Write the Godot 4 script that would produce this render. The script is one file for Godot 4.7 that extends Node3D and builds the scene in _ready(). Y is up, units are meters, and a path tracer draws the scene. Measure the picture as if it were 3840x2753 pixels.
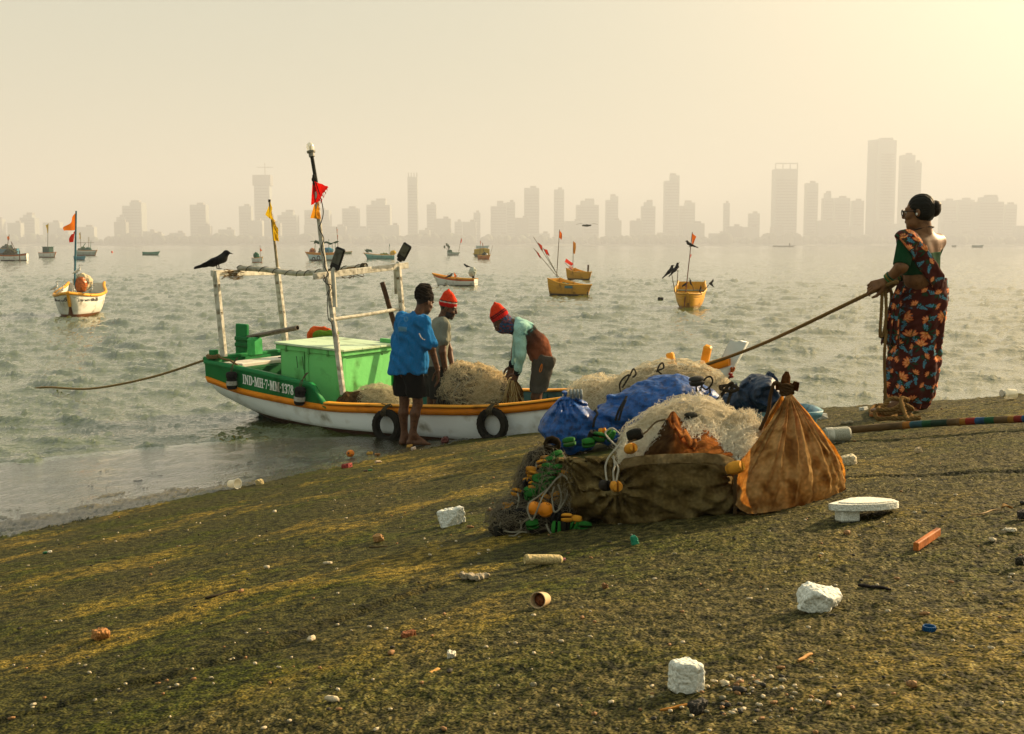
extends Node3D
# A fishing ramp at the edge of a hazy bay: a painted boat moored beside the ramp, people handling nets, a bundle of nets in front.
# y is up, metres. The camera stands at x = 0, z = 0 and looks towards -z; the sea lies at y = -0.06.

const SEA := -0.06
var M := {}
var taken := {}
var rng := RandomNumberGenerator.new()
var fine := FastNoiseLite.new()
var broad := FastNoiseLite.new()


func _ready() -> void:
	view_and_light()
	materials()
	rng.seed = 7
	fine.seed = 3
	fine.frequency = 1.0
	fine.fractal_octaves = 3
	broad.seed = 11
	broad.frequency = 1.0
	broad.fractal_octaves = 4
	ramp()
	sea()
	far_shore()
	main_boat()
	bay_boats()
	people()
	net_bundle()
	litter()


func view_and_light() -> void:
	var cam := Camera3D.new()
	cam.name = "camera"
	cam.position = Vector3(0, 2.15, 0)
	cam.rotation.x = -0.1039
	cam.fov = 34.73
	cam.near = 0.05
	cam.far = 12000.0
	add_child(cam)
	cam.current = true
	var sun := DirectionalLight3D.new()
	sun.name = "sun"
	sun.light_color = Color(1.0, 0.87, 0.68)
	sun.light_energy = 1.6
	sun.light_angular_distance = 0.6
	sun.shadow_enabled = true
	add_child(sun)
	sun.look_at_from_position(Vector3(0.80, 0.44, -0.55), Vector3.ZERO)
	var sky_mat := ProceduralSkyMaterial.new()
	sky_mat.sky_top_color = Color(0.50, 0.54, 0.53)
	sky_mat.sky_horizon_color = Color(0.555, 0.55, 0.475)
	sky_mat.sky_curve = 0.35
	sky_mat.ground_horizon_color = Color(0.60, 0.57, 0.45)
	sky_mat.ground_bottom_color = Color(0.20, 0.20, 0.14)
	sky_mat.sun_angle_max = 95.0
	sky_mat.sun_curve = 0.34
	var sky := Sky.new()
	sky.sky_material = sky_mat
	var env := Environment.new()
	env.background_mode = Environment.BG_SKY
	env.sky = sky
	env.tonemap_mode = Environment.TONE_MAPPER_LINEAR
	env.tonemap_exposure = 2.3
	env.volumetric_fog_enabled = true
	env.volumetric_fog_density = 0.00050
	env.volumetric_fog_albedo = Color(0.90, 0.93, 0.98)
	env.volumetric_fog_anisotropy = 0.08
	env.sdfgi_enabled = true
	env.ssao_enabled = true
	env.ssil_enabled = true
	var we := WorldEnvironment.new()
	we.name = "world_environment"
	we.environment = env
	add_child(we)


# ---------------------------------------------------------------- naming
func numbered(called: String) -> String:
	taken[called] = taken.get(called, -1) + 1
	return called if taken[called] == 0 else "%s_%03d" % [called, taken[called]]


func tag(o: Node, label: String, category: String, group := "") -> Node:
	o.set_meta("label", label)
	o.set_meta("category", category)
	if group != "":
		o.set_meta("group", group)
	return o


func thing(called: String, label: String, category: String, at := Vector3.ZERO, group := "") -> Node3D:
	var o := Node3D.new()
	o.name = numbered(called)
	add_child(o)
	o.position = at
	tag(o, label, category, group)
	return o


func part(parent: Node, called: String, mb: MB, m: Material) -> MeshInstance3D:
	var o := MeshInstance3D.new()
	o.name = called
	o.mesh = mb.commit()
	o.material_override = m
	parent.add_child(o, true)
	return o


func single(called: String, label: String, category: String, mb: MB, m: Material, at := Vector3.ZERO, group := "") -> MeshInstance3D:
	var o := part(self, numbered(called), mb, m)
	o.position = at
	tag(o, label, category, group)
	return o


func structure(called: String, mb: MB, m: Material) -> MeshInstance3D:
	var o := part(self, numbered(called), mb, m)
	o.set_meta("kind", "structure")
	return o


# ---------------------------------------------------------------- mesh builder
class MB:
	var v := PackedVector3Array()
	var c := PackedColorArray()
	var uv := PackedVector2Array()
	var ix := PackedInt32Array()
	var given := PackedVector3Array()
	var col := Color(0.5, 0.5, 0.5)

	func _init(color := Color(0.5, 0.5, 0.5)) -> void:
		col = color

	func vert(p: Vector3, t := Vector2.ZERO) -> int:
		v.append(p)
		c.append(col)
		uv.append(t)
		return v.size() - 1

	# corners run counter-clockwise seen from outside
	func tri(a: int, b: int, d: int) -> void:
		ix.append(a)
		ix.append(d)
		ix.append(b)

	func quad(a: int, b: int, d: int, e: int) -> void:
		tri(a, b, d)
		tri(a, d, e)

	func face(pts: Array) -> void:
		var base := v.size()
		for p: Vector3 in pts:
			vert(p)
		for k in range(1, pts.size() - 1):
			tri(base, base + k, base + k + 1)

	func box(xf: Transform3D, size: Vector3, bevel := 0.0) -> void:
		var h := size / 2
		var b := minf(bevel, minf(h.x, minf(h.y, h.z)) * 0.9)
		var at := func(sx: int, sy: int, sz: int, axis: int) -> Vector3:
			var p := Vector3(sx * h.x, sy * h.y, sz * h.z)
			var q := Vector3(sx * (h.x - b), sy * (h.y - b), sz * (h.z - b))
			q[axis] = p[axis]
			return xf * q
		for axis in 3:
			var u := (axis + 1) % 3
			var w := (axis + 2) % 3
			for s in [-1, 1]:
				var pts := []
				for k in ([[-1, -1], [1, -1], [1, 1], [-1, 1]] if s > 0 else [[-1, -1], [-1, 1], [1, 1], [1, -1]]):
					var g := [0, 0, 0]
					g[axis] = s
					g[u] = k[0]
					g[w] = k[1]
					pts.append(at.call(g[0], g[1], g[2], axis))
				face(pts)
		if b <= 0.0:
			return
		for axis in 3:
			var u := (axis + 1) % 3
			var w := (axis + 2) % 3
			for su in [-1, 1]:
				for sw in [-1, 1]:
					var g0 := [0, 0, 0]
					g0[u] = su
					g0[w] = sw
					var g1 := g0.duplicate()
					g0[axis] = -1
					g1[axis] = 1
					var pts := [at.call(g0[0], g0[1], g0[2], u), at.call(g1[0], g1[1], g1[2], u), at.call(g1[0], g1[1], g1[2], w), at.call(g0[0], g0[1], g0[2], w)]
					if su * sw > 0:
						pts.reverse()
					pts.reverse()
					face(pts)
		for sx in [-1, 1]:
			for sy in [-1, 1]:
				for sz in [-1, 1]:
					var pts := [at.call(sx, sy, sz, 0), at.call(sx, sy, sz, 1), at.call(sx, sy, sz, 2)]
					if sx * sy * sz < 0:
						pts.reverse()
					face(pts)

	# a bar of rectangular section from a to b; wide lies along side
	func bar(a: Vector3, b: Vector3, wide: float, thick: float, side := Vector3.ZERO, bevel := 0.004) -> void:
		var y := (b - a).normalized()
		var s := side
		if s == Vector3.ZERO:
			s = Vector3.UP if absf(y.y) < 0.8 else Vector3.RIGHT
		var z := s.cross(y).normalized()
		var x := y.cross(z).normalized()
		box(Transform3D(Basis(x, y, z), (a + b) / 2), Vector3(wide, a.distance_to(b), thick), bevel)

	func tube(path: Array, r, sides := 8, capped := true, cols := []) -> void:
		var n := path.size()
		var base := v.size()
		var up := Vector3.ZERO
		for k in n:
			var d: Vector3 = (path[mini(k + 1, n - 1)] - path[maxi(k - 1, 0)])
			d = d.normalized() if d.length() > 1e-9 else Vector3.UP
			if up == Vector3.ZERO:
				up = (Vector3.UP if absf(d.y) < 0.9 else Vector3.RIGHT)
			up = (up - d * up.dot(d)).normalized()
			var side := d.cross(up)
			var rad: float = r[k] if r is Array else r
			if cols.size():
				col = cols[k]
			for j in sides:
				var a := TAU * j / sides
				vert(path[k] + (up * cos(a) + side * sin(a)) * rad, Vector2(float(j) / sides, float(k) / maxi(n - 1, 1)))
		for k in n - 1:
			for j in sides:
				var j2 := (j + 1) % sides
				quad(base + k * sides + j, base + k * sides + j2, base + (k + 1) * sides + j2, base + (k + 1) * sides + j)
		if capped:
			for e in 2:
				var row: int = base + (0 if e == 0 else (n - 1) * sides)
				var f := v.size()
				if cols.size():
					col = cols[0 if e == 0 else n - 1]
				for j in sides:
					vert(v[row + j])
				for j in range(1, sides - 1):
					if e == 0:
						tri(f, f + j + 1, f + j)
					else:
						tri(f, f + j, f + j + 1)

	# profile: Vector2(radius, height) from bottom to top
	func lathe(profile: Array, sides: int, xf := Transform3D(), soft := false) -> void:
		if soft:
			var base := v.size()
			for p: Vector2 in profile:
				for j in sides:
					var a := TAU * j / sides
					vert(xf * Vector3(cos(a) * p.x, p.y, -sin(a) * p.x), Vector2(float(j) / sides, p.y))
			for k in profile.size() - 1:
				for j in sides:
					var j2 := (j + 1) % sides
					quad(base + k * sides + j, base + k * sides + j2, base + (k + 1) * sides + j2, base + (k + 1) * sides + j)
			return
		for k in profile.size() - 1:
			lathe([profile[k], profile[k + 1]], sides, xf, true)

	# sections: arrays of equal length; rows run along the thing, points counter-clockwise round it seen from the far end
	func loft(sections: Array, closed := true, capped := true) -> void:
		var m: int = sections[0].size()
		var base := v.size()
		for k in sections.size():
			for j in m:
				vert(sections[k][j], Vector2(float(j) / m, float(k) / sections.size()))
		for k in sections.size() - 1:
			for j in (m if closed else m - 1):
				var j2 := (j + 1) % m
				quad(base + k * m + j, base + (k + 1) * m + j, base + (k + 1) * m + j2, base + k * m + j2)
		if capped and closed:
			var first: Array = sections[0].duplicate()
			face(first)
			var last: Array = sections[-1].duplicate()
			last.reverse()
			face(last)

	# a sheet of some thickness (cloth: none) over f(u, v), u and v from 0 to 1
	func slab(nu: int, nv: int, f: Callable, thick: float, cf = null) -> void:
		var pts := []
		for j in nv + 1:
			for i in nu + 1:
				pts.append(f.call(float(i) / nu, float(j) / nv))
		var base := v.size()
		var m := nu + 1
		for s in ([0.5, -0.5] if thick > 0.0 else [0.0]):
			for j in nv + 1:
				for i in m:
					var du: Vector3 = pts[j * m + mini(i + 1, nu)] - pts[j * m + maxi(i - 1, 0)]
					var dv: Vector3 = pts[mini(j + 1, nv) * m + i] - pts[maxi(j - 1, 0) * m + i]
					if cf != null:
						col = cf.call(float(i) / nu, float(j) / nv)
					vert(pts[j * m + i] + du.cross(dv).normalized() * thick * s, Vector2(float(i) / nu, float(j) / nv))
		var o := (nv + 1) * m
		for j in nv:
			for i in nu:
				var a := base + j * m + i
				quad(a, a + 1, a + m + 1, a + m)
				if thick > 0.0:
					quad(a + o, a + o + m, a + o + m + 1, a + o + 1)
		if thick <= 0.0:
			return
		for i in nu:
			quad(base + i, base + o + i, base + o + i + 1, base + i + 1)
			var t := base + nv * m + i
			quad(t, t + 1, t + o + 1, t + o)
		for j in nv:
			var a := base + j * m
			quad(a, a + m, a + m + o, a + o)
			a += nu
			quad(a, a + o, a + m + o, a + m)

	func ball(at: Vector3, r: Vector3, sides := 12, rings := 8, basis := Basis()) -> void:
		var base := v.size()
		for k in rings + 1:
			var t := PI * k / rings
			for j in sides:
				var a := TAU * j / sides
				vert(at + basis * Vector3(sin(t) * cos(a) * r.x, -cos(t) * r.y, -sin(t) * sin(a) * r.z))
		for k in rings:
			for j in sides:
				var j2 := (j + 1) % sides
				quad(base + k * sides + j, base + k * sides + j2, base + (k + 1) * sides + j2, base + (k + 1) * sides + j)

	func add(o: MB, xf := Transform3D()) -> void:
		var base := v.size()
		for k in o.v.size():
			v.append(xf * o.v[k])
		c.append_array(o.c)
		uv.append_array(o.uv)
		for k in o.ix:
			ix.append(k + base)

	func commit() -> ArrayMesh:
		var n := PackedVector3Array()
		n.resize(v.size())
		for k in range(0, ix.size(), 3):
			var a := ix[k]
			var b := ix[k + 1]
			var d := ix[k + 2]
			var x := (v[d] - v[a]).cross(v[b] - v[a])
			n[a] += x
			n[b] += x
			n[d] += x
		for k in n.size():
			n[k] = n[k].normalized() if n[k].length_squared() > 1e-24 else Vector3.UP
		if given.size() == v.size():
			n = given
		var a := []
		a.resize(Mesh.ARRAY_MAX)
		a[Mesh.ARRAY_VERTEX] = v
		a[Mesh.ARRAY_NORMAL] = n
		a[Mesh.ARRAY_COLOR] = c
		a[Mesh.ARRAY_TEX_UV] = uv
		a[Mesh.ARRAY_INDEX] = ix
		var m := ArrayMesh.new()
		m.add_surface_from_arrays(Mesh.PRIMITIVE_TRIANGLES, a)
		return m


# ---------------------------------------------------------------- distance fields, meshed as surface nets
class Field:
	var lo: Vector3
	var cell: float
	var nx: int
	var ny: int
	var nz: int
	var f := PackedFloat32Array()

	func _init(a: Vector3, b: Vector3, size: float) -> void:
		lo = a
		cell = size
		nx = int(ceil((b.x - a.x) / size)) + 1
		ny = int(ceil((b.y - a.y) / size)) + 1
		nz = int(ceil((b.z - a.z) / size)) + 1
		f.resize(nx * ny * nz)
		f.fill(1.0)

	func span(a: Vector3, b: Vector3) -> Array:
		var p := ((a - lo) / cell).floor()
		var q := ((b - lo) / cell).ceil()
		return [maxi(int(p.x), 0), maxi(int(p.y), 0), maxi(int(p.z), 0), mini(int(q.x), nx - 1), mini(int(q.y), ny - 1), mini(int(q.z), nz - 1)]

	# tapered capsule, joined softly over k metres
	func bone(a: Vector3, b: Vector3, ra: float, rb: float, k := 0.02) -> void:
		var m := maxf(ra, rb) + k + cell * 3.0
		var s := span(a.min(b) - Vector3.ONE * m, a.max(b) + Vector3.ONE * m)
		var d := b - a
		var inv := 1.0 / maxf(d.length_squared(), 1e-9)
		for z in range(s[2], s[5] + 1):
			for y in range(s[1], s[4] + 1):
				var i: int = (z * ny + y) * nx + s[0]
				var p := lo + Vector3(s[0], y, z) * cell - a
				for x in range(s[0], s[3] + 1):
					var t := clampf(p.dot(d) * inv, 0.0, 1.0)
					var e := (p - d * t).length() - lerpf(ra, rb, t)
					var g := f[i]
					var h := maxf(k - absf(e - g), 0.0)
					f[i] = minf(e, g) - h * h / (4.0 * k)
					i += 1
					p.x += cell

	func egg(at: Vector3, r: Vector3, k := 0.02, turn := Basis()) -> void:
		var big := maxf(r.x, maxf(r.y, r.z))
		var small := minf(r.x, minf(r.y, r.z))
		var m := big + k + cell * 3.0
		var s := span(at - Vector3.ONE * m, at + Vector3.ONE * m)
		var inv := turn.transposed()
		for z in range(s[2], s[5] + 1):
			for y in range(s[1], s[4] + 1):
				var i: int = (z * ny + y) * nx + s[0]
				for x in range(s[0], s[3] + 1):
					var q := inv * (lo + Vector3(x, y, z) * cell - at)
					var l := (q / r).length()
					var e := (l - 1.0) * (small if l < 1.0 else lerpf(small, q.length() / maxf(l, 0.001), 0.6))
					var g := f[i]
					var h := maxf(k - absf(e - g), 0.0)
					f[i] = minf(e, g) - h * h / (4.0 * k)
					i += 1

	func block(at: Vector3, half: Vector3, round_r: float, k := 0.01, turn := Basis()) -> void:
		var m := half.length() + k + cell * 3.0
		var s := span(at - Vector3.ONE * m, at + Vector3.ONE * m)
		var inv := turn.transposed()
		var core := half - Vector3.ONE * round_r
		for z in range(s[2], s[5] + 1):
			for y in range(s[1], s[4] + 1):
				var i: int = (z * ny + y) * nx + s[0]
				for x in range(s[0], s[3] + 1):
					var q := (inv * (lo + Vector3(x, y, z) * cell - at)).abs() - core
					var e := q.max(Vector3.ZERO).length() + minf(maxf(q.x, maxf(q.y, q.z)), 0.0) - round_r
					var g := f[i]
					var h := maxf(k - absf(e - g), 0.0)
					f[i] = minf(e, g) - h * h / (4.0 * k)
					i += 1

	# keep only the side of the plane away from the normal
	func cut(at: Vector3, normal: Vector3) -> void:
		var n := normal.normalized()
		var i := 0
		for z in nz:
			for y in ny:
				var e := (lo + Vector3(0, y, z) * cell - at).dot(n)
				var step := n.x * cell
				for x in nx:
					if e > f[i]:
						f[i] = e
					e += step
					i += 1

	# add something(point) to the field near the surface
	func warp(g: Callable, near := 0.06) -> void:
		var i := 0
		for z in nz:
			for y in ny:
				for x in nx:
					if absf(f[i]) < near:
						f[i] += g.call(lo + Vector3(x, y, z) * cell)
					i += 1

	func mesh(mb: MB, paint = null) -> void:
		var at := {}
		var sx := 1
		var sy := nx
		var sz := nx * ny
		var off := [0, sx, sy, sx + sy, sz, sx + sz, sy + sz, sx + sy + sz]
		var corner := [Vector3(0, 0, 0), Vector3(1, 0, 0), Vector3(0, 1, 0), Vector3(1, 1, 0), Vector3(0, 0, 1), Vector3(1, 0, 1), Vector3(0, 1, 1), Vector3(1, 1, 1)]
		var edges := [[0, 1], [2, 3], [4, 5], [6, 7], [0, 2], [1, 3], [4, 6], [5, 7], [0, 4], [1, 5], [2, 6], [3, 7]]
		var base_given := mb.v.size()
		while mb.given.size() < base_given:
			mb.given.append(Vector3.UP)
		for z in nz - 1:
			for y in ny - 1:
				var i := z * sz + y * sy - 1
				for x in nx - 1:
					i += 1
					var f0 := f[i]
					if f0 > cell * 4.5 or f0 < -cell * 4.5:
						continue
					var inside := 0
					for k in 8:
						if f[i + off[k]] < 0.0:
							inside += 1
					if inside == 0 or inside == 8:
						continue
					var sum := Vector3.ZERO
					var count := 0
					for e in edges:
						var fa := f[i + off[e[0]]]
						var fb := f[i + off[e[1]]]
						if (fa < 0.0) != (fb < 0.0):
							sum += (corner[e[0]] as Vector3).lerp(corner[e[1]], fa / (fa - fb))
							count += 1
					var p := lo + (Vector3(x, y, z) + sum / count) * cell
					var gx := f[i + sx] - f0 + f[i + sx + sy] - f[i + sy] + f[i + sx + sz] - f[i + sz] + f[i + sx + sy + sz] - f[i + sy + sz]
					var gy := f[i + sy] - f0 + f[i + sx + sy] - f[i + sx] + f[i + sy + sz] - f[i + sz] + f[i + sx + sy + sz] - f[i + sx + sz]
					var gz := f[i + sz] - f0 + f[i + sx + sz] - f[i + sx] + f[i + sy + sz] - f[i + sy] + f[i + sx + sy + sz] - f[i + sx + sy]
					var n := Vector3(gx, gy, gz)
					n = n.normalized() if n.length_squared() > 1e-16 else Vector3.UP
					if paint != null:
						mb.col = paint.call(p, n)
					at[i] = mb.vert(p)
					mb.given.append(n)
		for i: int in at:
			var x := i % nx
			var y := (i / nx) % ny
			var z := i / sz
			var f0 := f[i]
			if y > 0 and z > 0 and x < nx - 1:
				var f1 := f[i + sx]
				if (f0 < 0.0) != (f1 < 0.0):
					ring(mb, at, i, i - sy, i - sy - sz, i - sz, f0 < 0.0)
			if x > 0 and z > 0 and y < ny - 1:
				var f1 := f[i + sy]
				if (f0 < 0.0) != (f1 < 0.0):
					ring(mb, at, i, i - sz, i - sz - sx, i - sx, f0 < 0.0)
			if x > 0 and y > 0 and z < nz - 1:
				var f1 := f[i + sz]
				if (f0 < 0.0) != (f1 < 0.0):
					ring(mb, at, i, i - sx, i - sx - sy, i - sy, f0 < 0.0)

	func ring(mb: MB, at: Dictionary, a: int, b: int, d: int, e: int, out: bool) -> void:
		if not (at.has(b) and at.has(d) and at.has(e)):
			return
		if out:
			mb.quad(at[a], at[b], at[d], at[e])
		else:
			mb.quad(at[a], at[e], at[d], at[b])


# ---------------------------------------------------------------- materials
func noise_tex(size: int, freq: float, kind: int, octaves: int, seed_value: int, ramp_colors := [], ramp_at := [], cell_return := 0) -> NoiseTexture2D:
	var n := FastNoiseLite.new()
	n.noise_type = kind
	n.frequency = freq
	n.fractal_octaves = octaves
	n.fractal_type = FastNoiseLite.FRACTAL_FBM if octaves > 1 else FastNoiseLite.FRACTAL_NONE
	n.cellular_return_type = cell_return
	n.seed = seed_value
	var t := NoiseTexture2D.new()
	t.width = size
	t.height = size
	t.seamless = true
	t.noise = n
	if ramp_colors.size():
		var g := Gradient.new()
		g.offsets = PackedFloat32Array(ramp_at)
		g.colors = PackedColorArray(ramp_colors)
		t.color_ramp = g
	return t


func surface(called: String, rough: float, tint: Texture2D, tint_scale: float, bump: Texture2D, bump_scale: float, bump_cm: float, in_world := false) -> StandardMaterial3D:
	var m := StandardMaterial3D.new()
	m.resource_name = called
	m.vertex_color_use_as_albedo = true
	m.roughness = rough
	m.uv1_triplanar = true
	m.uv1_world_triplanar = in_world
	m.uv1_triplanar_sharpness = 4.0
	m.uv1_scale = Vector3.ONE * tint_scale
	m.cull_mode = BaseMaterial3D.CULL_DISABLED
	if tint:
		m.albedo_texture = tint
	if bump:
		m.heightmap_enabled = true
		m.heightmap_texture = bump
		m.heightmap_scale = bump_cm
	M[called] = m
	return m


func materials() -> void:
	var S := FastNoiseLite.TYPE_SIMPLEX_SMOOTH
	var C := FastNoiseLite.TYPE_CELLULAR
	var white := Color.WHITE
	var mottle := noise_tex(512, 0.012, S, 5, 1, [Color(0.62, 0.60, 0.55), Color(0.92, 0.92, 0.90), white], [0.0, 0.45, 1.0])
	var grime := noise_tex(512, 0.006, S, 6, 2, [Color(0.62, 0.59, 0.52), Color(0.90, 0.89, 0.87), white, white], [0.0, 0.2, 0.4, 1.0])
	var speck := noise_tex(512, 0.09, S, 3, 4, [Color(0.55, 0.55, 0.5), Color(0.9, 0.9, 0.88), white], [0.0, 0.4, 1.0])
	var soft := noise_tex(512, 0.02, S, 4, 5)
	var grit := noise_tex(512, 0.08, S, 3, 6)
	var beads := noise_tex(512, 0.075, C, 1, 8, [white, Color(0.55, 0.55, 0.55), Color.BLACK], [0.0, 0.55, 1.0], FastNoiseLite.RETURN_DISTANCE)
	var ground_tint := noise_tex(1024, 0.02, S, 6, 9, [Color(0.36, 0.38, 0.30), Color(0.66, 0.66, 0.55), Color(0.86, 0.82, 0.70), white], [0.18, 0.42, 0.62, 0.9])
	var stones := noise_tex(1024, 0.085, C, 2, 10, [white, Color(0.5, 0.5, 0.5), Color.BLACK], [0.0, 0.5, 1.0], FastNoiseLite.RETURN_DISTANCE)
	var speckle := noise_tex(1024, 0.11, S, 2, 14, [Color(0.30, 0.31, 0.28), Color(0.72, 0.72, 0.68), white, white], [0.2, 0.42, 0.6, 1.0])
	var ramp_m := surface("ramp", 0.78, ground_tint, 0.8, stones, 0.8, 0.65, true)
	ramp_m.detail_enabled = true
	ramp_m.detail_blend_mode = BaseMaterial3D.BLEND_MODE_MUL
	ramp_m.detail_uv_layer = BaseMaterial3D.DETAIL_UV_2
	ramp_m.detail_albedo = speckle
	ramp_m.uv2_triplanar = true
	ramp_m.uv2_world_triplanar = true
	ramp_m.uv2_scale = Vector3.ONE * 0.93
	var wet := ramp_m.duplicate() as StandardMaterial3D
	wet.resource_name = "wet"
	ramp_m.metallic_specular = 0.2
	wet.metallic_specular = 0.5
	wet.roughness = 0.2
	wet.heightmap_scale = 0.6
	M["wet"] = wet
	var ripple := noise_tex(1024, 0.022, S, 4, 12)
	var sea_m := surface("sea", 0.06, null, 0.35, ripple, 0.35, 1.3, true)
	sea_m.vertex_color_use_as_albedo = false
	sea_m.albedo_color = Color(0.060, 0.080, 0.020).linear_to_srgb()
	sea_m.metallic_specular = 0.7
	sea_m.cull_mode = BaseMaterial3D.CULL_BACK
	var film := StandardMaterial3D.new()
	film.resource_name = "film"
	film.transparency = BaseMaterial3D.TRANSPARENCY_ALPHA
	film.albedo_color = Color(0.35, 0.36, 0.25, 0.12)
	film.roughness = 0.03
	film.heightmap_enabled = true
	film.heightmap_texture = ripple
	film.heightmap_scale = 0.5
	film.uv1_triplanar = true
	film.uv1_world_triplanar = true
	film.uv1_scale = Vector3.ONE * 1.1
	M["film"] = film
	surface("hazy", 0.9, null, 1.0, null, 1.0, 0.0)
	surface("paint", 0.42, grime, 0.7, soft, 0.7, 0.25)
	surface("wood", 0.7, mottle, 1.6, soft, 1.6, 0.4)
	surface("metal", 0.38, mottle, 2.0, null, 1.0, 0.0).metallic = 0.6
	surface("plastic", 0.35, mottle, 2.5, null, 1.0, 0.0)
	surface("rubber", 0.75, mottle, 3.0, grit, 3.0, 0.2)
	surface("skin", 0.5, mottle, 3.5, grit, 3.5, 0.06).subsurf_scatter_enabled = false
	var cloth := surface("cloth", 0.9, speck, 2.0, soft, 2.2, 0.25)
	cloth.metallic_specular = 0.12
	cloth.rim_enabled = true
	cloth.rim = 0.05
	cloth.rim_tint = 0.6
	var thin := surface("thin_cloth", 0.85, speck, 2.0, soft, 3.0, 0.3)
	thin.backlight_enabled = true
	thin.backlight = Color(0.9, 0.9, 0.9)
	surface("rope", 0.9, speck, 6.0, grit, 6.0, 0.4).metallic_specular = 0.15
	M.rubber.metallic_specular = 0.25
	M.paint.metallic_specular = 0.25
	M.plastic.metallic_specular = 0.3
	M.skin.metallic_specular = 0.35
	M.wood.metallic_specular = 0.3
	thin.metallic_specular = 0.15
	surface("foam", 0.8, speck, 3.0, beads, 5.0, 0.3)
	surface("feather", 0.55, mottle, 8.0, null, 1.0, 0.0).metallic_specular = 0.25
	var bulb := StandardMaterial3D.new()
	bulb.resource_name = "clear_plastic"
	bulb.transparency = BaseMaterial3D.TRANSPARENCY_ALPHA
	bulb.albedo_color = Color(0.95, 0.93, 0.82, 0.4)
	bulb.roughness = 0.15
	M["clear"] = bulb


# ---------------------------------------------------------------- the ramp, which slopes down to the left into the sea
const EDGE := [Vector2(-9, 12), Vector2(-14, 2), Vector2(-12.5, -3.2), Vector2(-9.5, -6.8), Vector2(-7.2, -9.3), Vector2(-5.1, -11.53), Vector2(-4.2, -12.2), Vector2(-3.43, -12.68), Vector2(-2.49, -12.97), Vector2(-1.24, -13.03), Vector2(-0.678, -13), Vector2(0.307, -11.94), Vector2(1.5, -10.56), Vector2(2.42, -9.8), Vector2(3.04, -9.141), Vector2(3.66, -8.316), Vector2(4.9, -6.9), Vector2(7.5, -3.7), Vector2(12, 2), Vector2(11, 12)]


func uphill(x: float, z: float) -> float:
	return 0.8 * x + 0.6 * z + 8.2


func ramp_height(x: float, z: float) -> float:
	var s := uphill(x, z)
	return 0.012 * s + 0.166 * 0.25 * log(1.0 + exp(minf(s / 0.25, 60.0)))


func on_ramp(x: float, z: float, up := 0.0) -> Vector3:
	return Vector3(x, ramp_height(x, z) + up, z)


# how far the ramp reaches from the camera's foot in the direction az (0 is straight ahead, positive to the right)
func reach(az: float) -> float:
	var d := Vector2(sin(az), -cos(az))
	for k in EDGE.size() - 1:
		var a: Vector2 = EDGE[k]
		var b: Vector2 = EDGE[k + 1]
		var aa := atan2(a.x, -a.y)
		var ab := atan2(b.x, -b.y)
		if az >= aa and az <= ab:
			var e := b - a
			var den := d.x * e.y - d.y * e.x
			return (a.x * e.y - a.y * e.x) / den + 0.09 * fine.get_noise_1d(az * 40.0) + 0.03 * fine.get_noise_1d(az * 160.0 + 50.0)
	return 16.0


const CRACKS := [[Vector2(-1.32, -2.766), Vector2(-1.04, -2.946), Vector2(-0.848, -3.074), Vector2(-0.673, -3.177), Vector2(-0.541, -3.473), Vector2(-0.433, -3.602), Vector2(-0.262, -3.819)], [Vector2(0.957, -5.748), Vector2(1.34, -5.296), Vector2(1.67, -4.953), Vector2(2.05, -4.504)]]


func crack_depth(x: float, z: float) -> float:
	var best := 1.0
	var p := Vector2(x, z)
	for line in CRACKS:
		for k in line.size() - 1:
			var q := Geometry2D.get_closest_point_to_segment(p, line[k], line[k + 1])
			best = minf(best, p.distance_to(q))
	best += 0.02 * fine.get_noise_2d(x * 9.0, z * 9.0)
	return best


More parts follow.
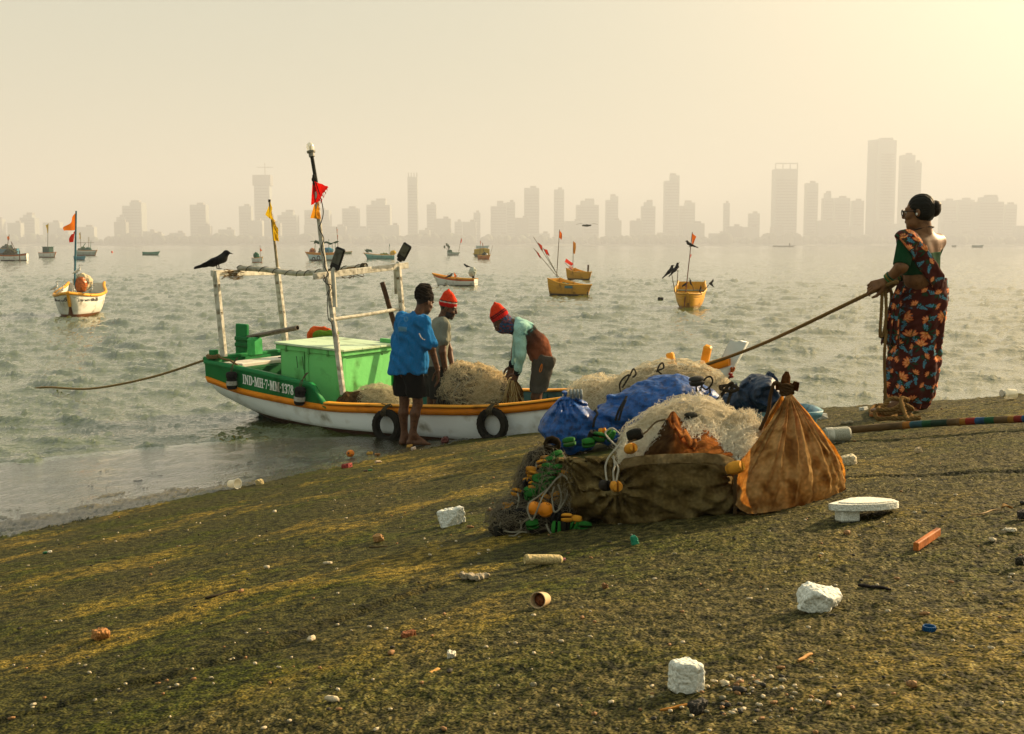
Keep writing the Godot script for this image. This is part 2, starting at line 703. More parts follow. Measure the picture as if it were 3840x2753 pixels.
func ramp() -> void:
	var dry := MB.new()
	var wet := MB.new()
	var azimuths := []
	var a := -2.6
	while a < 2.6:
		azimuths.append(a)
		a += 0.0014 if absf(a) < 0.45 else (0.01 if absf(a) < 0.8 else 0.06)
	var rows := 560
	var r0 := 0.7
	var m := azimuths.size()
	var under := PackedFloat32Array()
	for k in rows + 1:
		for j in m:
			var az: float = azimuths[j]
			var far := reach(az)
			var r := r0 * pow(far / r0, float(k) / rows)
			var x := sin(az) * r
			var z := -cos(az) * r
			var s := uphill(x, z)
			var y := ramp_height(x, z)
			var lump := broad.get_noise_2d(x * 0.55, z * 0.55)
			var mid := broad.get_noise_2d(x * 3.1 + 40.0, z * 3.1)
			var tiny := fine.get_noise_2d(x * 22.0, z * 22.0)
			var stone := clampf(fine.get_noise_2d(x * 38.0 + 9.0, z * 38.0) * 2.0, 0.0, 1.0)
			var pebbly := smoothstep(-0.15, 0.35, broad.get_noise_2d(x * 0.3 + 7.0, z * 0.3 - 3.0) + 0.25 * clampf((x + 0.1) / 1.2, -1.0, 1.0))
			y += 0.018 * lump + 0.009 * mid + 0.0035 * tiny + 0.0045 * stone * pebbly
			if s < 0.4:
				y += 0.010 * mid + 0.012 * fine.get_noise_2d(x * 8.0, z * 8.0) + 0.006 * tiny - 0.012 * smoothstep(0.4, -0.6, s)
			var gap := crack_depth(x, z) if r < 8.0 else 1.0
			if gap < 0.05:
				y -= 0.014 * (1.0 - smoothstep(0.0, 0.05, maxf(gap, 0.0)))
			# colours of what lies there: dark algae, olive weed, ochre sand, grey stones
			var along := 0.6 * x - 0.8 * z
			var streak := broad.get_noise_2d(s * 1.1 + 3.0 + 0.25 * lump, along * 0.36) + 0.35 * broad.get_noise_2d(s * 4.0, along * 1.4 + 20.0) + 0.35 * mid + 0.25 * tiny
			var weed := broad.get_noise_2d(x * 0.8 - 15.0, z * 0.8) + 0.6 * mid
			var col := Color(0.108, 0.110, 0.034).lerp(Color(0.140, 0.130, 0.056), pebbly)
			col = col.lerp(Color(0.102, 0.128, 0.014), smoothstep(-0.05, 0.4, weed + 0.3 * tiny) * (1.0 - 0.45 * pebbly))
			col = col.lerp(Color(0.48, 0.36, 0.075), smoothstep(0.02, 0.6, streak) * (0.8 - 0.45 * pebbly))
			col = col.lerp(Color(0.33, 0.30, 0.15), stone * pebbly * 0.6)
			if gap < 0.05:
				col = col.lerp(Color(0.03, 0.032, 0.012), 0.6)
			var edge := s - 0.28 - 0.22 * mid - 0.16 * tiny - 0.12 * fine.get_noise_2d(x * 6.0 + 3.0, z * 6.0)
			var damp := 1.0 - smoothstep(-0.06, 0.16, edge)
			col = col.lerp(Color(col.r * 0.42, col.g * 0.46, col.b * 0.5), damp)
			col.a = 1.0
			dry.col = col
			dry.vert(Vector3(x, y, z))
			under.append(edge)
	wet.v = dry.v.duplicate()
	wet.c = dry.c.duplicate()
	wet.uv = dry.uv.duplicate()
	for k in rows:
		for j in m - 1:
			var i := k * m + j
			(wet if under[i] + under[i + 1] + under[i + m + 1] < 0.1 else dry).tri(i, i + 1, i + m + 1)
			(wet if under[i] + under[i + m] + under[i + m + 1] < 0.1 else dry).tri(i, i + m + 1, i + m)
	# the broken outer edge of the slab goes down into the water
	var last := rows * m
	dry.col = Color(0.05, 0.05, 0.03)
	var foot := dry.v.size()
	for j in m:
		var p := dry.v[last + j]
		var d := Vector3(p.x, 0, p.z).normalized()
		dry.vert(p + Vector3(0, -0.004, 0))
		dry.vert(Vector3(p.x, p.y * 0.3 - 0.4, p.z) + d * 0.12)
		dry.vert(Vector3(p.x, -1.2, p.z) + d * 0.3)
	for j in m - 1:
		for k in 2:
			var i := foot + j * 3 + k
			dry.quad(i, i + 3, i + 4, i + 1)
	trim(dry)
	trim(wet)
	structure("ramp", dry, M.ramp)
	structure("wet_ramp", wet, M.wet)
	# a thin sheet of water left by the last wave over the low end of the ramp
	var film := MB.new()
	var w := 0
	var cols := []
	a = -1.25
	while a < 0.03:
		cols.append(a)
		a += 0.006
	w = cols.size()
	for k in 91:
		for j in w:
			var az: float = cols[j]
			var far := reach(az) + 0.1
			var r := lerpf(6.0, far, k / 90.0)
			var x := sin(az) * r
			var z := -cos(az) * r
			film.vert(Vector3(x, 0.002 + 0.011 * uphill(x, z) + 0.003 * fine.get_noise_2d(x * 1.7, z * 2.6), z))
	for k in 90:
		for j in w - 1:
			var i := k * w + j
			if uphill(film.v[i].x, film.v[i].z) < 0.4:
				film.quad(i, i + 1, i + w + 1, i + w)
	trim(film)
	structure("shallow_water", film, M.film)


func trim(mb: MB) -> void:
	var to := PackedInt32Array()
	to.resize(mb.v.size())
	to.fill(-1)
	var v := PackedVector3Array()
	var c := PackedColorArray()
	var uv := PackedVector2Array()
	for k in mb.ix.size():
		var i := mb.ix[k]
		if to[i] < 0:
			to[i] = v.size()
			v.append(mb.v[i])
			c.append(mb.c[i])
			uv.append(mb.uv[i])
		mb.ix[k] = to[i]
	mb.v = v
	mb.c = c
	mb.uv = uv


# ---------------------------------------------------------------- the sea
func swell(x: float, z: float, r: float) -> float:
	var u := x * 0.94 + z * 0.34
	var w := -x * 0.34 + z * 0.94
	var y := 0.05 * broad.get_noise_2d(u * 0.16, w * 0.30) * smoothstep(12.0, 60.0, r)
	if r < 400.0:
		var big := maxf(fine.get_noise_2d(u * 0.42 + 5.0, w * 1.25) + 0.12, 0.0)
		y += 0.20 * (big * big - 0.04) * (1.0 - smoothstep(150.0, 400.0, r)) * (0.55 + 0.45 * smoothstep(12.0, 30.0, r))
	if r < 120.0:
		y += 0.085 * pow(maxf(fine.get_noise_2d(u * 1.15, w * 3.4 + 30.0) + 0.1, 0.0), 2.0) * (1.0 - smoothstep(60.0, 120.0, r))
	if r < 45.0:
		y += 0.008 * fine.get_noise_2d(u * 3.6 + 9.0, w * 6.0) * (1.0 - smoothstep(25.0, 45.0, r))
	return y


func sea() -> void:
	var mb := MB.new()
	var azimuths := []
	var a := -1.45
	while a < 1.45:
		azimuths.append(a)
		a += 0.0016 if absf(a) < 0.46 else 0.02
	var m := azimuths.size()
	var factors := [0.96]
	var k := 1.0
	while k < 700.0:
		factors.append(k)
		k *= 1.0055 if k < 7.0 else (1.012 if k < 30.0 else 1.05)
	var swash := Vector2(-5.1, -11.53)
	var swash_along := (Vector2(-2.49, -12.97) - swash).normalized()
	for q: float in factors:
		for j in m:
			var az: float = azimuths[j]
			var r := minf(reach(az) * q, 5200.0)
			var x := sin(az) * r
			var z := -cos(az) * r
			var y := SEA + swell(x, z, r)
			if r < 20.0 and x < -1.5:
				var p := Vector2(x, z) - swash
				var off := p.dot(Vector2(swash_along.y, -swash_along.x))
				var along := p.dot(swash_along)
				off += 0.25 * fine.get_noise_1d(along * 0.7)
				y += 0.05 * exp(-pow((off - 0.35) / 0.14, 2.0)) * clampf(0.6 - along * 0.25, 0.0, 1.0)
				y += 0.045 * exp(-pow((off - 1.25) / 0.3, 2.0)) * clampf(0.9 - absf(along) * 0.16, 0.0, 1.0)
			if q < 1.0:
				y = SEA - 0.08
			mb.vert(Vector3(x, y, z))
	for i in factors.size() - 1:
		for j in m - 1:
			var t := i * m + j
			mb.quad(t, t + 1, t + m + 1, t + m)
	structure("sea", mb, M.sea)


# ---------------------------------------------------------------- the city across the bay
const TOWERS := [
	[-1183.4, 36.5, 70.8, -2900, "crown", "hazy tower block, first from the left on the far skyline"],
	[-970.8, 19.1, 66.2, -2937, "flat", "hazy tower block, second from the left on the far skyline"],
	[-949.0, 48.8, 103.0, -2974, "step", "stepped hazy block, broadest left of the yellow flag"],
	[-795.2, 40.2, 98.6, -3011, "flat", "hazy tower block, fourth from the left on the far skyline"],
	[-685.0, 31.4, 96.4, -3048, "flat", "hazy tower block, fifth from the left on the far skyline"],
	[-610.2, 37.7, 166.2, -2905, "crane", "tall hazy tower topped by a crane, above the yellow flag"],
	[-556.2, 47.2, 78.5, -2942, "crown", "hazy tower block, seventh from the left on the far skyline"],
	[-488.1, 61.4, 84.0, -2979, "flat", "hazy tower block, eighth from the left on the far skyline"],
	[-410.1, 41.5, 89.7, -3016, "flat", "hazy tower block, ninth from the left on the far skyline"],
	[-342.8, 60.6, 110.4, -3053, "crown", "broad hazy tower with a narrower crown behind the red flag"],
	[-243.4, 24.4, 163.2, -2910, "pins", "slim tall hazy tower with pins along its roof"],
	[-199.8, 23.6, 97.6, -2947, "flat", "hazy tower block, twelfth from the left on the far skyline"],
	[-135.0, 19.4, 55.9, -2984, "flat", "hazy tower block, thirteenth from the left on the far skyline"],
	[-89.4, 17.3, 79.5, -3021, "flat", "hazy tower block, fourteenth from the left on the far skyline"],
	[-34.5, 40.9, 104.8, -3058, "step", "hazy tower block, fifteenth from the left on the far skyline"],
	[-2.8, 21.2, 102.0, -2915, "flat", "hazy tower block, sixteenth from the left on the far skyline"],
	[49.0, 37.2, 137.9, -2952, "flat", "hazy tower block, seventeenth from the left on the far skyline"],
	[118.7, 25.1, 136.2, -2989, "flat", "hazy tower block, eighteenth from the left on the far skyline"],
	[192.4, 56.6, 109.4, -3026, "crown", "hazy tower block, nineteenth from the left on the far skyline"],
	[257.9, 31.6, 122.3, -3063, "step", "hazy tower block, twentieth from the left on the far skyline"],
	[335.7, 33.5, 102.2, -2920, "crown", "hazy tower block, seventeenth from the right on the far skyline"],
	[397.5, 36.1, 169.2, -2957, "step", "stepped tall hazy tower above the right yellow boat"],
	[441.4, 38.9, 103.7, -2994, "step", "hazy tower block, fifteenth from the right on the far skyline"],
	[549.3, 15.0, 103.9, -3031, "flat", "hazy tower block, fourteenth from the right on the far skyline"],
	[627.4, 26.9, 78.5, -3068, "flat", "hazy tower block, thirteenth from the right on the far skyline"],
	[671.9, 54.7, 182.8, -2925, "frame", "tall hazy tower with an open frame on its roof"],
	[747.7, 29.4, 150.6, -2962, "flat", "hazy tower block, eleventh from the right on the far skyline"],
	[798.3, 25.2, 127.6, -2999, "crown", "hazy tower block, tenth from the right on the far skyline"],
	[843.5, 38.3, 116.6, -3036, "flat", "hazy tower block, ninth from the right on the far skyline"],
	[896.0, 29.3, 111.1, -3073, "flat", "hazy tower block, eighth from the right on the far skyline"],
	[911.4, 77.2, 253.3, -2930, "corner", "tallest and widest hazy tower of the far skyline"],
	[986.4, 32.9, 219.9, -2967, "flat", "tall hazy tower just right of the tallest tower"],
	[1024.5, 18.4, 204.7, -3004, "flat", "hazy tower block, fifth from the right on the far skyline"],
	[1119.0, 36.0, 110.0, -3041, "flat", "hazy tower block, fourth from the right on the far skyline"],
	[1176.1, 41.1, 113.6, -3078, "flat", "hazy tower block, third from the right on the far skyline"],
	[1179.2, 62.8, 114.9, -2935, "crown", "hazy tower block, second from the right on the far skyline"],
	[1248.5, 29.5, 98.4, -2972, "flat", "hazy tower block, first from the right on the far skyline"],
]


func far_shore() -> void:
	var land := MB.new(Color(0.14, 0.16, 0.11))
	var sections := []
	for k in 81:
		var x := -2600.0 + k * 65.0
		var h := 7.0 + 5.0 * broad.get_noise_1d(x * 0.004)
		sections.append([Vector3(x, -2.0, -2700), Vector3(x, 1.5, -2712), Vector3(x, h, -2760), Vector3(x, h + 3.0, -3900), Vector3(x, -2.0, -3950)])
	land.loft(sections, false, false)
	structure("far_shore", land, M.hazy)
	var wood := MB.new()
	for k in 1500:
		var x := rng.randf_range(-1900, 1900)
		var z := rng.randf_range(-2790, -2725)
		var s := rng.randf_range(7, 17) * (1.0 + 0.5 * broad.get_noise_1d(x * 0.01))
		var g := rng.randf_range(0.7, 1.3)
		wood.col = Color(0.08 * g, 0.11 * g, 0.06 * g)
		wood.ball(Vector3(x, 6.0 + s * 0.35, z), Vector3(s * rng.randf_range(0.7, 1.2), s * rng.randf_range(0.6, 1.0), s * 0.7), 7, 5, Basis(Vector3.UP, rng.randf() * 3.0))
	var w := structure("treeline", wood, M.hazy)
	w.set_meta("kind", "stuff")
	for t in TOWERS:
		tower(t[0], t[1], t[2], t[3], t[4], t[5])
	for k in 46:
		var x := -1290.0 + k * 57.0 + rng.randf_range(-20, 20)
		var h := rng.randf_range(22, 62)
		var o := thing("apartment_block", "low hazy apartment block among the trees on the far shore", "building", Vector3(x, 4, -2800 - rng.randf_range(0, 60)), "low blocks along the far shore")
		var b := MB.new(Color(0.32, 0.34, 0.30) * rng.randf_range(0.7, 1.3))
		var wide := rng.randf_range(22, 52)
		b.box(Transform3D(Basis(), Vector3(0, h / 2, 0)), Vector3(wide, h, 22), 0.5)
		part(o, "wall", b, M.hazy)
		var r := MB.new(Color(0.2, 0.2, 0.18))
		r.box(Transform3D(Basis(), Vector3(wide * 0.2, h + 2.5, 0)), Vector3(wide * 0.3, 5.0, 9), 0.3)
		part(o, "roof_hut", r, M.hazy)


func tower(x: float, wide: float, h: float, z: float, form: String, label: String) -> void:
	var o := thing("tower", label, "tower", Vector3(x, 4, z), "hazy towers of the far skyline")
	var b := MB.new(Color(0.30, 0.34, 0.31))
	var deep := minf(wide * 0.8, 45.0)
	match form:
		"step":
			b.box(Transform3D(Basis(), Vector3(-wide * 0.3, h * 0.46, 0)), Vector3(wide * 0.4, h * 0.92, deep), 0.4)
			b.box(Transform3D(Basis(), Vector3(wide * 0.2, h * 0.5, 0)), Vector3(wide * 0.6, h, deep * 1.1), 0.4)
		"crown":
			b.box(Transform3D(Basis(), Vector3(0, h * 0.45, 0)), Vector3(wide, h * 0.9, deep), 0.4)
			b.box(Transform3D(Basis(), Vector3(0, h * 0.93, 0)), Vector3(wide * 0.6, h * 0.14, deep * 0.8), 0.4)
		"corner":
			b.box(Transform3D(Basis(Vector3.UP, 0.5), Vector3(0, h * 0.5, 0)), Vector3(wide * 0.8, h, deep * 0.8), 0.4)
		_:
			b.box(Transform3D(Basis(), Vector3(0, h * 0.5, 0)), Vector3(wide, h, deep), 0.4)
	part(o, "wall", b, M.hazy)
	var floors := MB.new(Color(0.13, 0.14, 0.14))
	var y := 8.0
	while y < h * 0.88:
		floors.box(Transform3D(Basis(), Vector3(0, y, 0)), Vector3(wide * (0.92 if form != "corner" else 0.6), 1.5, deep * 1.13), 0.0)
		y += 7.0
	part(o, "window_bands", floors, M.hazy).set_meta("kind", "stuff")
	var top := MB.new(Color(0.24, 0.24, 0.21))
	match form:
		"frame":
			for s in [-1, 1]:
				top.bar(Vector3(s * wide * 0.49, h, deep * 0.4), Vector3(s * wide * 0.49, h + 12, deep * 0.4), 2, 2)
				top.bar(Vector3(s * wide * 0.16, h, deep * 0.4), Vector3(s * wide * 0.16, h + 12, deep * 0.4), 2, 2)
			top.bar(Vector3(-wide * 0.5, h + 13, deep * 0.4), Vector3(wide * 0.5, h + 13, deep * 0.4), 2.4, 2)
			part(o, "roof_frame", top, M.hazy)
		"crane":
			top.box(Transform3D(Basis(), Vector3(0, h - 12, 0)), Vector3(wide * 1.16, 26, deep * 1.1), 0.5)
			part(o, "roof_storeys", top, M.hazy)
			var c := MB.new(Color(0.2, 0.2, 0.17))
			c.bar(Vector3(6, h, 0), Vector3(6, h + 30, 0), 1.8, 1.8)
			c.bar(Vector3(-14, h + 20, 0), Vector3(26, h + 20, 0), 1.5, 1.5)
			part(o, "crane", c, M.hazy)
		"pins":
			for k in 4:
				top.bar(Vector3(wide * (-0.42 + 0.28 * k), h, 0), Vector3(wide * (-0.42 + 0.28 * k), h + 10, 0), 2.5, 2.5)
			part(o, "roof_pins", top, M.hazy)
		_:
			top.box(Transform3D(Basis(), Vector3(wide * 0.1, h + 2.5, 0)), Vector3(wide * 0.4, 6, deep * 0.5), 0.3)
			part(o, "roof_hut", top, M.hazy)


# ---------------------------------------------------------------- small tools
func smooth_at(xs: Array, ys: Array, x: float) -> float:
	var n := xs.size()
	if x <= xs[0]:
		return ys[0]
	if x >= xs[n - 1]:
		return ys[n - 1]
	var k := 0
	while x > xs[k + 1]:
		k += 1
	var h: float = xs[k + 1] - xs[k]
	var t: float = (x - xs[k]) / h
	var m0: float = (ys[k + 1] - ys[maxi(k - 1, 0)]) / (xs[k + 1] - xs[maxi(k - 1, 0)]) * h
	var m1: float = (ys[mini(k + 2, n - 1)] - ys[k]) / (xs[mini(k + 2, n - 1)] - xs[k]) * h
	var t2 := t * t
	var t3 := t2 * t
	return (2 * t3 - 3 * t2 + 1) * ys[k] + (t3 - 2 * t2 + t) * m0 + (3 * t2 - 2 * t3) * ys[k + 1] + (t3 - t2) * m1


func spline(pts: Array, per := 8) -> Array:
	var out := []
	var n := pts.size()
	for k in n - 1:
		var a: Vector3 = pts[maxi(k - 1, 0)]
		var b: Vector3 = pts[k]
		var d: Vector3 = pts[k + 1]
		var e: Vector3 = pts[mini(k + 2, n - 1)]
		for j in per:
			out.append(b.cubic_interpolate(d, a, e, float(j) / per))
	out.append(pts[n - 1])
	return out


# three strands laid round each other
func rope(mb: MB, pts: Array, r: float, lay := 5.0) -> void:
	var path := []
	for k in pts.size() - 1:
		var steps := maxi(1, int(pts[k].distance_to(pts[k + 1]) / (r * 1.1)))
		for j in steps:
			path.append(pts[k].lerp(pts[k + 1], float(j) / steps))
	path.append(pts[-1])
	for s in 3:
		var line := []
		var up := Vector3.ZERO
		var run := 0.0
		for k in path.size():
			var d: Vector3 = (path[mini(k + 1, path.size() - 1)] - path[maxi(k - 1, 0)]).normalized()
			if up == Vector3.ZERO:
				up = Vector3.UP if absf(d.y) < 0.9 else Vector3.RIGHT
			up = (up - d * up.dot(d)).normalized()
			if k > 0:
				run += path[k].distance_to(path[k - 1])
			var a := run / (r * lay) * TAU + TAU * s / 3.0
			line.append(path[k] + (up * cos(a) + d.cross(up) * sin(a)) * r * 0.5)
		mb.tube(line, r * 0.56, 5)


func cord(mb: MB, pts: Array, r: float, per := 6, sides := 5) -> void:
	mb.tube(spline(pts, per), r, sides)


# flat lettering whose points are set by place(x, y, depth), x and y in metres along the text
func lettering(parent: Node, called: String, text: String, height: float, color: Color, place: Callable, squeeze := 1.0, face_name := "Droid Serif") -> void:
	var f := SystemFont.new()
	f.font_names = PackedStringArray([face_name])
	f.font_weight = 700
	var t := TextMesh.new()
	t.font = f
	t.font_size = 48
	t.pixel_size = height / 36.0
	t.depth = 0.004
	t.text = text
	t.curve_step = 1.5
	var a := t.get_mesh_arrays()
	var mb := MB.new(color)
	var src: PackedVector3Array = a[Mesh.ARRAY_VERTEX]
	var left := 1e9
	for p in src:
		left = minf(left, p.x)
	for p in src:
		mb.vert(place.call((p.x - left) * squeeze, p.y, p.z))
	mb.ix = a[Mesh.ARRAY_INDEX]
	if mb.v.size():
		part(parent, called, mb, M.paint)


# ---------------------------------------------------------------- the painted boat beside the ramp
const HU := [0.0, 0.5, 1.3, 2.0, 2.8, 3.4, 4.16, 5.0, 5.7, 6.3, 6.62]
const SHEER := [0.50, 0.40, 0.335, 0.30, 0.335, 0.365, 0.415, 0.54, 0.70, 0.90, 1.01]
const BEAM := [0.72, 0.76, 0.82, 0.86, 0.88, 0.88, 0.83, 0.69, 0.49, 0.24, 0.06]
const KEEL := [0.06, -0.10, -0.32, -0.42, -0.44, -0.44, -0.42, -0.34, -0.12, 0.32, 0.86]
const BOOT := [0.135, 0.085, 0.035, 0.012, 0.02, 0.03, 0.03, 0.08, 0.16, 0.42, 0.88]
var boat_xf := Transform3D(Basis(Vector3(0.8557, 0, 0.5174), Vector3.UP, Vector3(-0.5174, 0, 0.8557)), Vector3(-3.41, 0, -15.3))


func hull_z(u: float, y: float) -> float:
	var s := smooth_at(HU, SHEER, u)
	var k := smooth_at(HU, KEEL, u)
	var t := clampf((s - y) / maxf(s - k, 0.01), 0.0, 1.0)
	return smooth_at(HU, BEAM, u) * pow(1.0 - pow(t, 2.7), 0.8) * (1.0 - 0.10 * t)


func hull_u(u: float, y: float) -> float:
	# the stern rakes forward towards the water, the bow backwards
	var stern := clampf(1.0 - u / 0.8, 0.0, 1.0)
	return u + stern * (0.12 * clampf((0.5 - y) / 0.4, 0.0, 1.5) - 0.07)


func hull_band(called: String, parent: Node, side: int, top: Callable, bottom: Callable, u0: float, u1: float, out: float, rows: int, color: Color, m: Material, thick := 0.03) -> MeshInstance3D:
	var mb := MB.new(color)
	var sections := []
	var n := 56
	for k in n + 1:
		var u := lerpf(u0, u1, float(k) / n)
		var ring := []
		for j in rows + 1:
			var y: float = lerpf(top.call(u), bottom.call(u), float(j) / rows)
			ring.append(Vector3(hull_u(u, y), y, side * (hull_z(u, y) + out)))
		for j in rows + 1:
			var y: float = lerpf(bottom.call(u), top.call(u), float(j) / rows)
			ring.append(Vector3(hull_u(u, y), y, side * maxf(hull_z(u, y) + out - thick, 0.0)))
		if side > 0:
			ring.reverse()
		sections.append(ring)
	mb.loft(sections, true, true)
	return part(parent, called, mb, m)


func main_boat() -> void:
	var boat := thing("fishing_boat", "green, orange and white fishing boat moored beside the ramp", "boat")
	boat.transform = boat_xf
	var white := Color(0.82, 0.88, 0.90)
	var green := Color(0.010, 0.17, 0.045)
	var mint := Color(0.17, 0.60, 0.18)
	var orange := Color(0.78, 0.25, 0.008)
	var sheer := func(u: float) -> float: return smooth_at(HU, SHEER, u)
	var strake_low := func(u: float) -> float: return smooth_at(HU, SHEER, u) - 0.075
	var boot := func(u: float) -> float: return minf(smooth_at(HU, BOOT, u), smooth_at(HU, SHEER, u) - 0.12)
	var keel := func(u: float) -> float: return smooth_at(HU, KEEL, u) + 0.0
	var bulwark := func(u: float) -> float:
		var t := 0.708 - 0.079 * u - 0.010 * u * u
		return lerpf(t, smooth_at(HU, SHEER, u) + 0.005, smoothstep(1.74, 2.0, u))
	for s in [1, -1]:
		hull_band("hull_side", boat, s, strake_low, boot, 0.0, 6.62, 0.0, 7, white, M.paint)
		hull_band("hull_bottom", boat, s, boot, keel, 0.0, 6.6, -0.004, 9, Color(0.045, 0.016, 0.010), M.paint)
		hull_band("rubbing_strake", boat, s, sheer, strake_low, -0.01, 6.6, 0.035, 2, orange, M.paint, 0.075)
		hull_band("inner_lining", boat, s, sheer, func(_u: float) -> float: return -0.08, 0.05, 6.3, -0.04, 6, Color(0.03, 0.10, 0.11), M.paint, 0.012)
		var bw := MB.new(green)
		var sections := []
		for k in 41:
			var u := lerpf(-0.03, 2.0, k / 40.0)
			var t: float = bulwark.call(u)
			var b := smooth_at(HU, SHEER, u) - 0.01
			var z := smooth_at(HU, BEAM, u)
			var ring := [Vector3(hull_u(u, t), t, s * (z + 0.03)), Vector3(hull_u(u, t), t - 0.05, s * (z + 0.034)), Vector3(hull_u(u, t), t - 0.055, s * (z + 0.012)), Vector3(hull_u(u, b), b, s * (z + 0.005)), Vector3(hull_u(u, b), b, s * (z - 0.03)), Vector3(hull_u(u, t), t, s * (z - 0.035))]
			if s > 0:
				ring.reverse()
			sections.append(ring)
		bw.loft(sections)
		part(boat, "bulwark", bw, M.paint)
		# gunwale cap, lying on the hull forward of the bulwark
		var cap := MB.new(Color(0.75, 0.33, 0.03))
		var rows := []
		for k in 61:
			var u := lerpf(1.97, 6.58, k / 60.0)
			var y := smooth_at(HU, SHEER, u) + 0.003
			var z := smooth_at(HU, BEAM, u)
			var ring := [Vector3(u, y, s * (z + 0.045)), Vector3(u, y + 0.028, s * (z + 0.04)), Vector3(u, y + 0.028, s * maxf(z - 0.06, 0.0)), Vector3(u, y, s * maxf(z - 0.065, 0.0))]
			if s < 0:
				ring.reverse()
			rows.append(ring)
		cap.loft(rows)
		part(boat, "gunwale", cap, M.paint)
	# transom, seen from inside
	var tr := MB.new(green)
	var outline := []
	for k in 9:
		var y := lerpf(0.70, 0.08, k / 8.0)
		outline.append(Vector3(hull_u(0.0, y) + 0.02, y, minf(hull_z(0.0, y), 0.72) if y < 0.5 else 0.72))
	var ring0 := []
	for p in outline:
		ring0.append(p)
	for k in range(8, -1, -1):
		ring0.append(Vector3(outline[k].x, outline[k].y, -outline[k].z))
	var ring1 := []
	for p: Vector3 in ring0:
		ring1.append(p + Vector3(0.05, 0, 0))
	tr.loft([ring1, ring0])
	part(boat, "transom", tr, M.paint)
	var rail := MB.new(green)
	rail.bar(Vector3(-0.08, 0.72, -0.74), Vector3(-0.08, 0.72, 0.74), 0.05, 0.11, Vector3.UP, 0.012)
	part(boat, "stern_rail", rail, M.paint)
	# floor boards
	var fl := Color(0.10, 0.09, 0.06)
	for k in 9:
		var z := -0.64 + 0.16 * k
		var b := MB.new(fl * (0.8 + 0.05 * (k % 3)))
		b.bar(Vector3(0.15, -0.10, z), Vector3(5.6 - absf(z) * 1.2, -0.10, z), 0.15, 0.03, Vector3.BACK, 0.004)
		part(boat, "floor_board", b, M.wood)
	for u in [2.9, 4.75, 5.5]:
		var th := MB.new(Color(0.05, 0.16, 0.17))
		var z := smooth_at(HU, BEAM, u) - 0.05
		var y := smooth_at(HU, SHEER, u) - 0.10
		th.bar(Vector3(u, y, -z), Vector3(u, y, z), 0.04, 0.2, Vector3.UP, 0.008)
		part(boat, "thwart", th, M.paint)
	# ribs along the inside of the far side
	for k in 9:
		var u := 2.3 + 0.42 * k
		for s in [1, -1]:
			var rib := MB.new(Color(0.04, 0.14, 0.15))
			var pts := []
			for j in 6:
				var y := lerpf(smooth_at(HU, SHEER, u) - 0.02, -0.06, j / 5.0)
				pts.append(Vector3(u, y, s * (hull_z(u, y) - 0.065)))
			rib.tube(pts, 0.022, 4)
			part(boat, "rib", rib, M.paint)
	# white stern seat with the engine's crank on it
	var seat := MB.new(Color(0.62, 0.60, 0.52))
	seat.box(Transform3D(Basis(Vector3.UP, 0.0), Vector3(0.30, 0.655, -0.02)), Vector3(0.34, 0.05, 1.36), 0.008)
	var seat_o := part(boat, "stern_seat", seat, M.paint)
	var crank := MB.new(Color(0.05, 0.03, 0.02))
	crank.tube([Vector3(0.36, 0.68, -0.18), Vector3(0.36, 0.80, -0.18), Vector3(0.38, 0.815, -0.18), Vector3(0.47, 0.80, -0.20)], 0.014, 8)
	crank.ball(Vector3(0.48, 0.795, -0.20), Vector3(0.025, 0.022, 0.025))
	crank.box(Transform3D(Basis(), Vector3(0.36, 0.685, -0.18)), Vector3(0.09, 0.012, 0.05), 0.003)
	part(seat_o, "crank", crank, M.metal)
	var inner := MB.new(Color(0.012, 0.10, 0.035))
	inner.box(Transform3D(Basis(), Vector3(0.47, 0.44, 0.0)), Vector3(0.04, 0.36, 1.36), 0.004)
	part(boat, "stern_bulkhead", inner, M.paint)
	cabin(boat, mint)
	# stern post, rudder head and tiller
	var rud := MB.new(green)
	rud.bar(Vector3(-0.1661, 0.6965, 0), Vector3(-0.1526, 1.116, 0), 0.20, 0.06, Vector3.RIGHT, 0.012)
	rud.bar(Vector3(-0.17, 0.45, 0), Vector3(-0.1658, 0.7058, 0), 0.26, 0.05, Vector3.RIGHT, 0.01)
	var rud_o := part(boat, "rudder", rud, M.paint)
	for y in [705, 750]:
		var cl := MB.new(green * 0.8)
		cl.box(Transform3D(Basis(), Vector3(-0.13, 0.9253 if y == 705 else 0.8443, 0.0)), Vector3(0.24, 0.055, 0.12), 0.01)
		part(rud_o, "cleat", cl, M.paint)
	var post := MB.new(Color(0.05, 0.36, 0.10))
	post.box(Transform3D(Basis(Vector3.BACK, 0.03), Vector3(0.12, 0.83, 0.06)), Vector3(0.13, 0.25, 0.20), 0.03)
	part(boat, "stern_post", post, M.paint)
	var til := MB.new(Color(0.16, 0.13, 0.10))
	var ta: Vector3 = Vector3(-0.0543, 0.9403, 0)
	var tb: Vector3 = Vector3(0.889, 1.109, 0.1)
	til.tube([ta, ta.lerp(tb, 0.5), tb], 0.032, 14, false)
	til.tube([ta, ta.lerp(tb, 0.5), tb], 0.027, 14, false)
	til.lathe([Vector2(0.027, 0.0), Vector2(0.032, 0.0)], 14, Transform3D(Basis(Quaternion(Vector3.UP, (tb - ta).normalized())), tb))
	part(boat, "tiller", til, M.metal)
	var bitt := MB.new(green)
	bitt.bar(Vector3(-0.0112, 0.7221, 0.66), Vector3(-0.0145, 0.8315, 0.66), 0.09, 0.09, Vector3.RIGHT, 0.01)
	part(boat, "mooring_post", bitt, M.paint)
	# stem board and the two orange bow posts
	var stem := MB.new(Color(0.68, 0.72, 0.70))
